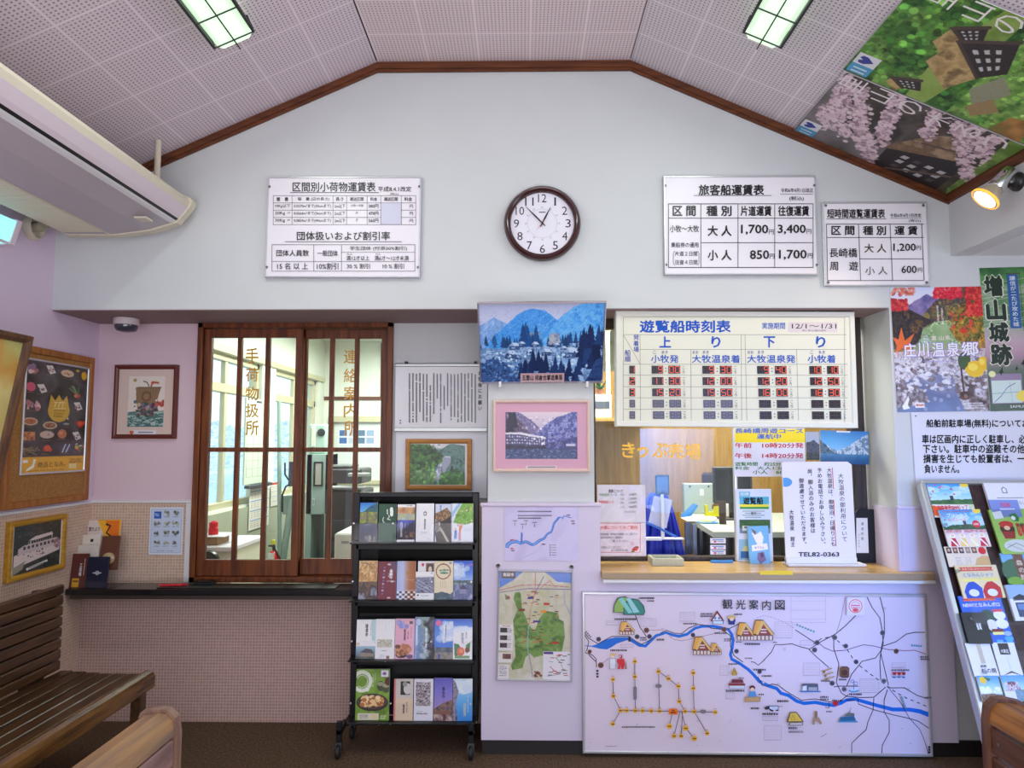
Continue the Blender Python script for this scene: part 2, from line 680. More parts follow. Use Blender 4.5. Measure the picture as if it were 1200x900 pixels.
def perforated(name, col, hole, kx, px=.2535, py=.257, y0=3.424, x0=.041):
 """acoustic ceiling board: square panels with bevelled joints and a grid of small holes; kx stretches x to the slope's own length"""
 m, nt, b = _base(name)
 L = nt.links.new
 tc = nt.nodes.new('ShaderNodeTexCoord')
 sp = nt.nodes.new('ShaderNodeSeparateXYZ')
 L(tc.outputs['Object'], sp.inputs[0])

 def math_(op, a, bb=None):
  n = nt.nodes.new('ShaderNodeMath')
  n.operation = op
  for i, q in enumerate((a, bb)):
   if q is None:
    continue
   if isinstance(q, (int, float)):
    n.inputs[i].default_value = q
   else:
    L(q, n.inputs[i])
  return n.outputs[0]
 u = math_('MULTIPLY', math_('SUBTRACT', sp.outputs[0], x0), kx / px)
 v = math_('MULTIPLY', math_('SUBTRACT', sp.outputs[1], y0), 1 / py)
 fu, fv = math_('FRACT', u), math_('FRACT', v)

 def edge(f):
  return math_('SUBTRACT', .5, math_('ABSOLUTE', math_('SUBTRACT', f, .5)))
 seam = math_('LESS_THAN', math_('MINIMUM', edge(fu), edge(fv)), .011)
 n = 15.0
 gu = math_('SUBTRACT', math_('FRACT', math_('MULTIPLY', fu, n)), .5)
 gv = math_('SUBTRACT', math_('FRACT', math_('MULTIPLY', fv, n)), .5)
 rr = math_('ADD', math_('MULTIPLY', gu, gu), math_('MULTIPLY', gv, gv))
 dot = math_('LESS_THAN', rr, .05)
 inner = math_('GREATER_THAN', math_('MINIMUM', edge(fu), edge(fv)), .03)
 dot = math_('MULTIPLY', dot, inner)
 nz = nt.nodes.new('ShaderNodeTexNoise')
 nz.inputs['Scale'].default_value = 2.5
 m1 = nt.nodes.new('ShaderNodeMix')
 m1.data_type = 'RGBA'
 m1.inputs[6].default_value = (*(lin(col) * .93), 1)
 m1.inputs[7].default_value = (*lin(col), 1)
 L(nz.outputs[0], m1.inputs[0])
 m2 = nt.nodes.new('ShaderNodeMix')
 m2.data_type = 'RGBA'
 L(m1.outputs[2], m2.inputs[6])
 m2.inputs[7].default_value = (*lin(hole), 1)
 L(dot, m2.inputs[0])
 m3 = nt.nodes.new('ShaderNodeMix')
 m3.data_type = 'RGBA'
 L(m2.outputs[2], m3.inputs[6])
 m3.inputs[7].default_value = (*lin([min(255, c + 14) for c in col]), 1)
 L(seam, m3.inputs[0])
 L(m3.outputs[2], b.inputs['Base Color'])
 b.inputs['Roughness'].default_value = .8
 MT[name] = m
 return m

# ------------------------------------------------------------------ printed pictures (drawn here, carried as the mesh's colours)
def vnoise(w, h, fx, fy, rng):
 gx, gy = max(2, int(fx) + 2), max(2, int(fy) + 2)
 g = rng.random((gy, gx))
 x = np.linspace(0, gx - 1.001, w)
 y = np.linspace(0, gy - 1.001, h)
 xi, yi = x.astype(int), y.astype(int)
 xf, yf = x - xi, y - yi
 xf, yf = xf * xf * (3 - 2 * xf), yf * yf * (3 - 2 * yf)
 a = g[yi][:, xi] * (1 - xf) + g[yi][:, xi + 1] * xf
 b = g[yi + 1][:, xi] * (1 - xf) + g[yi + 1][:, xi + 1] * xf
 return a * (1 - yf[:, None]) + b * yf[:, None]

class Pic:
 """a small painted picture; u to the right and v down, both 0..1"""
 def __init__(s, w, h, col=(255, 255, 255), seed=1):
  s.w, s.h = int(w), int(h)
  s.a = np.tile(np.array(col, float) / 255, (s.h, s.w, 1))
  s.u, s.v = np.meshgrid((np.arange(s.w) + .5) / s.w, (np.arange(s.h) + .5) / s.h)
  s.asp = s.w / s.h
  s.rng = np.random.default_rng(seed)

 def fbm(s, f, o=4):
  t, amp, n = np.zeros((s.h, s.w)), 1.0, 0.0
  for k in range(o):
   t += amp * vnoise(s.w, s.h, f * s.asp * 2 ** k, f * 2 ** k, s.rng)
   n += amp
   amp *= .55
  t /= n
  t = (t - t.min()) / (np.ptp(t) + 1e-9)
  return np.clip((t - .5) * 1.5 + .5, 0, 1)

 def put(s, m, col, al=1.0):
  m = np.asarray(m, float)[..., None] * al
  s.a = s.a * (1 - m) + np.array(col, float) / 255 * m
  return s

 def ramp(s, m, t, cols, al=1.0):
  """paint mask m with the colour list run through by t"""
  c = np.array(cols, float) / 255
  x = np.clip(t, 0, .9999) * (len(c) - 1)
  i = x.astype(int)
  f = (x - i)[..., None]
  q = c[i] * (1 - f) + c[np.minimum(i + 1, len(c) - 1)] * f
  k = np.asarray(m, float)[..., None] * al
  s.a = s.a * (1 - k) + q * k
  return s

 def sky(s, cols, v1=1.0):
  return s.ramp(s.v <= v1, s.v / v1, cols)

 def mask(s, pts):
  m = np.zeros((s.h, s.w), bool)
  n = len(pts)
  for i in range(n):
   (x0, y0), (x1, y1) = pts[i], pts[(i + 1) % n]
   c = (y0 > s.v) != (y1 > s.v)
   with np.errstate(divide='ignore', invalid='ignore'):
    xx = (x1 - x0) * (s.v - y0) / (y1 - y0 + 1e-12) + x0
   m ^= c & (s.u < xx)
  return m

 def poly(s, pts, col, al=1.0):
  return s.put(s.mask(pts), col, al)

 def tpoly(s, pts, cols, f=8):
  return s.ramp(s.mask(pts), s.fbm(f), cols)

 def em(s, cx, cy, rx, ry):
  return ((s.u - cx) / rx) ** 2 + ((s.v - cy) / ry) ** 2 <= 1

 def ell(s, cx, cy, rx, ry, col, al=1.0):
  return s.put(s.em(cx, cy, rx, ry), col, al)

 def rect(s, u0, v0, u1, v1, col, al=1.0):
  return s.put((s.u >= u0) & (s.u <= u1) & (s.v >= v0) & (s.v <= v1), col, al)

 def trect(s, u0, v0, u1, v1, cols, f=8):
  return s.ramp((s.u >= u0) & (s.u <= u1) & (s.v >= v0) & (s.v <= v1), s.fbm(f), cols)

 def line(s, pts, wd, col, al=1.0):
  """wd as a share of the height"""
  m = np.zeros((s.h, s.w), bool)
  for (x0, y0), (x1, y1) in zip(pts[:-1], pts[1:]):
   ax, ay, bx, by = x0 * s.asp, y0, x1 * s.asp, y1
   px, py = s.u * s.asp, s.v
   L = (bx - ax) ** 2 + (by - ay) ** 2 + 1e-12
   t = np.clip(((px - ax) * (bx - ax) + (py - ay) * (by - ay)) / L, 0, 1)
   m |= (px - ax - t * (bx - ax)) ** 2 + (py - ay - t * (by - ay)) ** 2 <= (wd / 2) ** 2
  return s.put(m, col, al)

 def hill(s, pts, cols, amp=.04, f=6, nf=10, v1=2.0):
  """land below a skyline through pts"""
  x = np.linspace(0, 1, s.w)
  p = np.array(pts, float)
  top = np.interp(x, p[:, 0], p[:, 1])
  r = vnoise(s.w, 2, f, 1, s.rng)[0] + .5 * vnoise(s.w, 2, f * 3, 1, s.rng)[0] + .3 * vnoise(s.w, 2, f * 9, 1, s.rng)[0]
  top = top + (r / 1.8 - .5) * amp
  return s.ramp((s.v >= top[None]) & (s.v <= v1), s.fbm(nf), cols)

 def blobs(s, n, box, r, cols, asp=1.0, al=1.0):
  for _ in range(n):
   q = r * (.5 + s.rng.random())
   s.ell(box[0] + (box[2] - box[0]) * s.rng.random(), box[1] + (box[3] - box[1]) * s.rng.random(), q / s.asp * asp, q, cols[s.rng.integers(len(cols))], al)
  return s

 def dapple(s, n, box, r, lo=.6, hi=1.45):
  """leafy texture: spots a little darker or lighter than what is there"""
  for _ in range(n):
   x, y = box[0] + (box[2] - box[0]) * s.rng.random(), box[1] + (box[3] - box[1]) * s.rng.random()
   c = s.a[min(s.h - 1, max(0, int(y * s.h))), min(s.w - 1, max(0, int(x * s.w)))] * 255 * (lo + (hi - lo) * s.rng.random())
   q = r * (.5 + s.rng.random())
   s.ell(x, y, q / s.asp, q, np.clip(c, 0, 255), .75)
  return s

 def firs(s, n, box, h, cols):
  for _ in range(n):
   x, y = box[0] + (box[2] - box[0]) * s.rng.random(), box[1] + (box[3] - box[1]) * s.rng.random()
   hh = h * (.6 + .7 * s.rng.random())
   c = cols[s.rng.integers(len(cols))]
   for k in range(3):
    t = y - hh * (1 - k * .25)
    w = hh * (.10 + .07 * k) / s.asp
    s.poly([(x, t), (x + w, t + hh * .42), (x - w, t + hh * .42)], c)
  return s

 def greek(s, box, n, col, vert=False, fill=.7, al=.8):
  """lines of writing too small to read"""
  x0, y0, x1, y1 = box
  for i in range(n):
   a, b = (i + .5 - fill / 2) / n, (i + .5 + fill / 2) / n
   end = .7 + .3 * s.rng.random()
   if vert:
    m = (s.u >= x0 + (x1 - x0) * a) & (s.u <= x0 + (x1 - x0) * b) & (s.v >= y0) & (s.v <= y0 + (y1 - y0) * end)
   else:
    m = (s.v >= y0 + (y1 - y0) * a) & (s.v <= y0 + (y1 - y0) * b) & (s.u >= x0) & (s.u <= x0 + (x1 - x0) * end)
   k = s.rng.random((s.h, s.w)) > .38
   s.put(m & k, col, al)
  return s

 def soft(s, k=1):
  for _ in range(k):
   p = np.pad(s.a, ((1, 1), (1, 1), (0, 0)), 'edge')
   s.a = (p[1:-1, 1:-1] * 2 + p[:-2, 1:-1] + p[2:, 1:-1] + p[1:-1, :-2] + p[1:-1, 2:]) / 6
  return s

 def grain(s, k=.05):
  s.a = np.clip(s.a + (s.rng.random((s.h, s.w, 1)) - .5) * 2 * k, 0, 1)
  return s

def pic_blue_village():
 p = Pic(330, 210, (150, 160, 190), 5)
 p.sky([(150, 158, 186), (172, 174, 200), (158, 172, 206)], .5)
 p.hill([(0, .26), (.12, .16), (.3, .3), (.5, .5), (1, .6)], [(120, 150, 190), (94, 136, 190), (138, 164, 204)], .03, 6, 12)
 p.hill([(0, .62), (.1, .42), (.3, .14), (.42, .06), (.52, .09), (.62, .2), (.75, .34), (1, .5)], [(44, 112, 184), (66, 138, 204), (50, 120, 192), (96, 156, 212)], .05, 8, 22)
 p.hill([(0, .9), (.45, .6), (.62, .22), (.75, .05), (.88, -.05), (1, -.06)], [(48, 118, 192), (76, 146, 212), (96, 160, 216), (56, 126, 198)], .04, 8, 22)
 for i in range(240):
  x, y = p.rng.random(), .08 + .42 * p.rng.random()
  k = .02 + .03 * p.rng.random()
  p.line([(x, y), (x - k, y + k * 1.6)], .004, (176, 208, 236) if i % 3 else (30, 90, 160), .4)
 p.hill([(0, .56), (.3, .54), (.6, .52), (1, .48)], [(96, 130, 170), (146, 172, 204), (70, 102, 146), (120, 150, 188)], .05, 12, 24)
 p.firs(60, (0, .5, 1, .57), .13, [(25, 60, 105), (35, 80, 130), (20, 50, 90)])
 p.blobs(30, (.4, .36, .48, .5), .02, [(112, 130, 150), (134, 146, 160), (90, 112, 140)]).blobs(26, (.57, .38, .65, .5), .02, [(134, 140, 158), (150, 156, 170), (110, 124, 150)])
 p.firs(12, (.34, .47, .46, .56), .24, [(20, 70, 125), (25, 60, 110)])
 for i in range(70):
  x, y = p.rng.random(), .56 + .28 * p.rng.random()
  p.line([(x, y), (x + .05, y + .004)], .006, [(190, 208, 230), (60, 88, 130), (100, 130, 170)][i % 3], .7)
 for x, y, w in ((.28, .53, .05), (.45, .51, .035), (.25, .64, .06), (.54, .61, .05), (.74, .62, .075), (.62, .52, .03), (.4, .6, .03), (.83, .66, .03), (.34, .5, .03), (.68, .56, .03), (.48, .68, .03), (.9, .6, .025)):
  p.poly([(x - w, y), (x - w * .4, y - w * .9), (x + w * .4, y - w * .9), (x + w, y)], (164, 184, 210))
  p.poly([(x - w, y), (x - w * .4, y - w * .9), (x - w * .1, y)], (120, 144, 180))
  p.rect(x - w * .8, y, x + w * .8, y + w * .9, (48, 72, 112))
  p.rect(x - w * .5, y + w * .3, x + w * .1, y + w * .6, (120, 146, 182))
 p.trect(.6, .7, 1, .86, [(150, 180, 212), (96, 132, 178), (180, 202, 226)], 14)
 p.blobs(90, (.1, .6, .8, .84), .012, [(30, 56, 100), (70, 104, 150), (170, 192, 218)], 1.2)
 p.firs(40, (.82, .5, 1, .9), .24, [(18, 38, 80), (25, 55, 100), (14, 30, 64)])
 p.hill([(0, .74), (.12, .68), (.26, .84), (.34, .96), (1, 1.1)], [(25, 50, 95), (60, 95, 150), (20, 40, 80), (90, 130, 182)], .1, 14, 34)
 p.blobs(120, (0, .74, .34, 1), .014, [(28, 54, 100), (96, 136, 186), (50, 84, 136)], 1, .8)
 p.firs(26, (.3, .84, .62, 1), .24, [(14, 34, 74), (20, 46, 92)])
 p.firs(12, (.64, .93, .82, 1.04), .22, [(14, 34, 74), (20, 46, 92)])
 p.hill([(0, 1.2), (.82, 1.1), (.9, .9), (.95, .72), (1, .66)], [(14, 32, 70), (40, 70, 120), (20, 44, 88)], .06, 12, 30)
 return p.grain(.05).a

def pic_snow_hotel():
 p = Pic(220, 136, (200, 185, 205), 8)
 p.sky([(225, 205, 215), (200, 185, 210), (170, 165, 205)], .55)
 p.hill([(0, -.1), (.2, .02), (.36, .16), (.5, .4), (1, .5)], [(150, 140, 175), (95, 85, 135), (205, 190, 215)], .06, 10, 18)
 p.hill([(0, .6), (.45, .44), (.6, .22), (.75, .1), (.9, .02), (1, -.02)], [(95, 95, 165), (60, 65, 135), (150, 150, 205), (70, 75, 145)], .05, 10, 16)
 p.hill([(0, -.2), (.1, .04), (.2, .2), (.34, .46), (.5, .66), (1, .8)], [(55, 40, 75), (120, 100, 135), (35, 28, 60), (165, 140, 165)], .06, 12, 18)
 p.firs(8, (.02, .2, .22, .5), .34, [(24, 20, 48), (30, 26, 60)])
 p.hill([(0, .8), (.5, .72), (.7, .6), (.85, .62), (1, .5)], [(70, 70, 140), (40, 42, 105), (120, 118, 180)], .07, 12, 16)
 p.poly([(0, .46), (.2, .46), (.56, .56), (.56, .76), (0, .76)], (62, 58, 100))
 p.poly([(0, .44), (.2, .43), (.56, .54), (.56, .58), (.2, .48), (0, .48)], (220, 215, 232))
 for r in range(3):
  for i in range(16):
   x = .02 + i * .034
   y = .51 + .065 * r + max(0, x - .2) * .2 * (1 - r * .3)
   p.rect(x, y, x + .02, y + .035, (190, 185, 215) if (i + r) % 3 else (120, 115, 160))
 p.hill([(0, .7), (.55, .74), (.62, .8), (1, .8)], [(26, 22, 55), (44, 40, 80)], .04, 12, 14)
 p.trect(0, .79, 1, 1, [(40, 52, 105), (72, 88, 140), (28, 38, 85), (100, 112, 160)], 20)
 for i in range(90):
  x, y = p.rng.random(), .8 + .2 * p.rng.random()
  p.rect(x, y, x + .03, y + .012, (120, 128, 175) if i % 2 else (30, 38, 84))
 p.dapple(420, (0, .1, 1, .8), .016, .7, 1.35)
 p.rect(.82, .73, .99, .8, (60, 58, 110)).rect(.84, .68, .97, .73, (190, 185, 215))
 return p.grain(.03).a

def pic_green_river():
 p = Pic(150, 108, (215, 215, 220), 11)
 p.sky([(222, 218, 222), (205, 210, 215)], .4)
 p.hill([(0, .4), (.45, .16), (.6, .1), (.75, .0), (1, .04)], [(85, 120, 120), (110, 145, 140), (70, 105, 105)], .04, 8, 14)
 p.trect(.3, .3, 1, .5, [(90, 130, 120), (60, 100, 95)], 10)
 p.poly([(.62, .3), (.74, .3), (.74, .45), (.66, .62), (.6, .9), (.4, .9), (.42, .76), (.52, .5)], (165, 170, 190))
 p.line([(.64, .31), (.73, .33)], .02, (230, 232, 235))
 p.ramp(p.mask([(0, -.1), (.34, 0), (.5, .2), (.6, .28), (.58, .42), (.46, .58), (.3, .68), (0, .72)]), p.fbm(14), [(18, 34, 22), (44, 78, 34), (80, 128, 48), (26, 50, 30)])
 p.ramp(p.mask([(.78, .3), (1, .26), (1, .7), (.84, .62)]), p.fbm(10), [(55, 90, 85), (110, 150, 140), (40, 70, 66)])
 p.ramp(p.mask([(0, .7), (.2, .62), (.42, .6), (.48, .72), (.44, 1), (0, 1)]), p.fbm(16), [(46, 84, 40), (110, 150, 84), (70, 116, 56), (150, 176, 120)])
 p.ramp(p.mask([(.56, .74), (.7, .66), (.84, .6), (1, .74), (1, 1), (.5, 1), (.52, .88)]), p.fbm(16), [(30, 72, 30), (74, 134, 50), (46, 98, 40), (110, 160, 70)])
 p.dapple(260, (0, 0, .58, .7), .03)
 p.dapple(220, (0, .62, 1, 1), .028)
 p.firs(3, (.74, .64, .78, .72), .2, [(30, 52, 40)])
 return p.grain(.04).a

def pic_treasure_ship():
 p = Pic(110, 150, (226, 214, 206), 3)
 p.ell(.17, .08, .05, .035, (178, 150, 90))
 p.poly([(.2, .22), (.9, .22), (.8, .46), (.84, .7), (.28, .7), (.22, .46)], (140, 112, 84))
 for i in range(9):
  p.line([(.24 + i * .075, .24), (.28 + i * .064, .68)], .006, (112, 88, 64))
 p.ell(.5, .4, .14, .1, (112, 84, 62)).ell(.5, .4, .09, .065, (146, 112, 82))
 p.line([(.26, .22), (.9, .22)], .02, (60, 44, 38))
 p.line([(.4, .1), (.5, .12), (.55, .18), (.56, .2)], .02, (60, 90, 80)).line([(.62, .2), (.66, .12), (.82, .14)], .03, (170, 70, 60))
 p.ell(.66, .13, .05, .03, (190, 90, 76)).line([(.68, .1), (.84, .12)], .015, (196, 160, 80))
 p.blobs(70, (.3, .55, .75, .76), .035, [(70, 60, 90), (120, 110, 130), (170, 150, 160), (60, 84, 92), (150, 90, 90), (190, 170, 140)])
 p.blobs(10, (.74, .48, .98, .58), .03, [(170, 70, 66), (190, 96, 84), (226, 214, 206)])
 p.blobs(9, (.06, .48, .22, .6), .03, [(90, 110, 130), (130, 90, 100), (226, 214, 206)])
 p.poly([(.2, .66), (.86, .66), (.76, .82), (.34, .82)], (84, 66, 56), .7)
 p.blobs(50, (.26, .66, .8, .8), .03, [(70, 60, 90), (110, 90, 90), (60, 84, 92), (150, 130, 110)])
 p.hill([(0, .72), (.2, .68), (.3, .8), (.7, .8), (.85, .7), (1, .68)], [(96, 134, 132), (66, 108, 110)], .03, 5, 8)
 for i in range(90):
  x, y = p.rng.random(), .72 + .27 * p.rng.random()
  if .3 < x < .75 and y < .8:
   continue
  t = np.linspace(0, math.pi, 7)
  p.line([(x + .05 * math.cos(k), y - .022 * math.sin(k)) for k in t], .009, (200, 216, 208) if i % 3 else (44, 84, 92))
 return p.grain(.03).a

def pic_products():
 p = Pic(170, 290, (44, 38, 38), 6)
 p.ramp(np.ones_like(p.u), p.fbm(2), [(38, 32, 32), (62, 54, 54), (84, 78, 84), (44, 38, 36)])
 v0 = .86
 items = [(.1, .08, 'meat'), (.36, .07, 'pack'), (.64, .08, 'bun'), (.93, .08, 'lemon'), (.08, .25, 'pink'), (.24, .26, 'box'), (.84, .24, 'leek'),
    (.12, .42, 'pile'), (.84, .4, 'pack'), (.1, .57, 'bowl'), (.4, .6, 'plate'), (.66, .56, 'bottle'), (.9, .57, 'red'),
    (.08, .7, 'fry'), (.36, .69, 'dish'), (.6, .68, 'egg'), (.84, .7, 'pack'), (.08, .83, 'weed'), (.36, .82, 'apple'), (.66, .82, 'fish'), (.9, .81, 'pot')]
 for x, y, k in items:
  y *= v0 / .9
  if k in ('meat', 'pile'):
   p.blobs(16, (x - .08, y - .03, x + .09, y + .03), .016, [(214, 160, 168), (230, 196, 196), (180, 110, 120), (150, 120, 150)])
  elif k in ('pack', 'box'):
   p.poly([(x - .07, y - .035), (x + .03, y - .045), (x + .09, y + .02), (x, y + .04)], (222, 216, 214))
   p.blobs(8, (x - .04, y - .02, x + .05, y + .02), .007, [(120, 90, 90), (170, 120, 120), (90, 80, 90)])
  elif k in ('bun', 'plate', 'dish', 'bowl'):
   p.ell(x, y, .11, .034, (206, 176, 152)).ell(x, y, .085, .024, {'dish': (196, 180, 190), 'bowl': (180, 100, 60), 'plate': (150, 100, 80)}.get(k, (222, 196, 172)))
   p.blobs(9, (x - .06, y - .012, x + .06, y + .012), .008, [(150, 96, 60), (214, 170, 130), (110, 70, 60), (190, 110, 70)])
  elif k == 'lemon':
   p.ell(x, y, .05, .04, (222, 176, 40)).ell(x - .12, y - .04, .03, .012, (200, 166, 60))
  elif k == 'pink':
   p.ell(x, y, .07, .04, (214, 90, 120))
  elif k == 'leek':
   for i in range(14):
    a = p.rng.random() * 1.6 - .3
    p.line([(x, y + .05), (x - .16 + .2 * p.rng.random(), y - .04 * a)], .008, [(70, 110, 70), (110, 150, 100), (50, 84, 54)][i % 3])
   p.blobs(6, (x - .05, y + .03, x + .06, y + .06), .012, [(200, 70, 60), (214, 130, 110)])
  elif k in ('red', 'apple'):
   p.blobs(7, (x - .06, y - .02, x + .06, y + .025), .02, [(206, 70, 44), (222, 96, 60), (180, 44, 34)])
  elif k == 'fry':
   p.rect(x - .08, y - .035, x + .1, y + .04, (190, 124, 84)).blobs(10, (x - .06, y - .02, x + .08, y + .03), .012, [(214, 146, 100), (160, 84, 60)])
  elif k == 'egg':
   p.ell(x, y, .075, .042, (196, 120, 84)).ell(x - .02, y - .01, .03, .016, (216, 150, 112))
  elif k == 'weed':
   for i in range(30):
    p.line([(x + .07 * p.rng.normal(), y + .025 * p.rng.normal()), (x + .07 * p.rng.normal(), y + .025 * p.rng.normal())], .003, (150, 130, 90))
  elif k == 'fish':
   for i in range(5):
    p.line([(x - .07 + i * .03, y + .035), (x - .03 + i * .035, y - .035)], .011, (200, 204, 216) if i % 2 else (70, 84, 120))
  elif k == 'bottle':
   p.rect(x - .02, y - .03, x + .02, y + .02, (70, 60, 56)).ell(x, y + .02, .05, .01, (160, 150, 146)).ell(x + .02, y - .03, .012, .01, (220, 216, 216))
  else:
   p.blobs(10, (x - .07, y - .03, x + .06, y + .03), .014, [(220, 210, 206), (196, 90, 70), (90, 120, 70), (214, 170, 90)])
  p.greek((x - .08, y + .046, x + .08, y + .054), 1, (150, 120, 80))
 f = [(.37, .31), (.4, .33), (.44, .385), (.49, .31), (.54, .385), (.6, .31), (.66, .32)]
 p.poly([(.36, .42), (.39, .29), (.46, .345), (.52, .285), (.58, .345), (.65, .29), (.7, .42)], (216, 170, 60))
 p.ell(.53, .435, .175, .105, (216, 170, 60))
 p.line([(.45, .36), (.62, .355)], .008, (246, 226, 170)).line([(.44, .42), (.63, .41)], .007, (246, 226, 170))
 for x in (.47, .53, .59):
  p.line([(x, .37), (x - .015, .4)], .008, (246, 226, 170))
 p.greek((.45, .42, .64, .5), 3, (160, 116, 30))
 p.rect(0, v0 - .012, 1, v0 - .006, (110, 84, 50))
 p.rect(0, v0, 1, 1, (232, 170, 44))
 p.poly([(.02, .885), (.09, .88), (.1, .905), (.03, .91)], (246, 240, 225)).poly([(.18, .875), (.22, .88), (.2, .91), (.19, .95), (.1, .98), (.07, .985), (.09, .96), (.16, .93)], (246, 240, 225))
 p.greek((.74, .88, .98, .925), 4, (120, 80, 20)).rect(.74, .93, .87, .975, (240, 214, 150))
 p.greek((.04, .975, .7, .99), 1, (150, 104, 30))
 return p.grain(.03).a

def pic_boat():
 p = Pic(140, 150, (34, 32, 34), 9)
 p.ramp(np.ones_like(p.u), p.fbm(9), [(24, 26, 26), (48, 52, 44), (30, 34, 30), (64, 64, 58)])
 p.rect(0, .68, 1, 1, (34, 36, 40)).ramp(p.v > .68, p.fbm(12), [(30, 34, 34), (56, 62, 52), (24, 26, 28)])
 w = (224, 206, 204)
 p.poly([(.02, .6), (.3, .52), (.98, .52), (.98, .66), (.2, .82), (.02, .86)], w)
 p.poly([(.1, .48), (.22, .42), (.92, .38), (.94, .54), (.1, .6)], (206, 186, 188))
 p.poly([(.3, .34), (.44, .27), (.8, .24), (.82, .3), (.44, .35)], w)
 p.line([(.34, .36), (.34, .44)], .014, w).line([(.8, .3), (.8, .4)], .014, w)
 for i in range(9):
  p.rect(.2 + i * .085, .45 - i * .004, .25 + i * .085, .51 - i * .004, (60, 56, 62))
 for i in range(12):
  p.rect(.3 + i * .05, .36, .31 + i * .05, .41, (200, 186, 186))
 p.blobs(24, (.06, .56, .7, .7), .014, [(160, 120, 110), (120, 90, 96), (196, 160, 150), (90, 70, 76)])
 p.poly([(0, .84), (.26, .74), (.2, .9), (0, 1)], (150, 146, 134))
 p.poly([(.28, .9), (.72, .82), (.73, .86), (.29, .95)], (240, 236, 236))
 p.blobs(10, (.86, .42, 1, .6), .03, [(190, 150, 150), (150, 110, 120)])
 return p.grain(.04).a

def pic_big_frame():
 p = Pic(90, 170, (216, 190, 110), 4)
 p.ramp(np.ones_like(p.u), p.fbm(3), [(206, 186, 110), (226, 206, 140), (206, 150, 70), (196, 190, 120)])
 p.ramp((p.v < .42) & (p.u < .75), p.fbm(4), [(226, 190, 110), (216, 150, 70), (232, 206, 130)], .8)
 p.ramp(p.v > .42, p.fbm(4), [(170, 160, 60), (196, 180, 80), (150, 140, 56)], .8)
 p.ramp(p.v > .74, p.fbm(5), [(70, 130, 130), (96, 160, 150), (60, 110, 116)], .9)
 p.rect(0, .72, 1, .745, (206, 196, 120)).rect(0, .7, 1, .72, (84, 56, 24))
 return p.soft(2).a

def pic_icons_leaflet():
 p = Pic(84, 120, (222, 226, 240), 2)
 p.rect(.05, .04, .95, .96, (150, 165, 196)).rect(.065, .052, .935, .948, (200, 212, 236))
 p.rect(.13, .09, .34, .24, (40, 96, 190)).greek((.16, .13, .32, .2), 2, (230, 236, 246))
 for r in range(4):
  for c in range(3):
   if r == 0 and c == 0:
    continue
   x, y = .24 + c * .27, .13 + r * .205
   p.blobs(9, (x - .08, y - .03, x + .08, y + .03), .022, [(120, 124, 126), (160, 164, 160), (90, 94, 96), (190, 186, 170)])
   p.greek((x - .1, y + .05, x + .1, y + .09), 2, (140, 150, 170))
 p.greek((.25, .9, .75, .93), 1, (130, 140, 164))
 return p.a

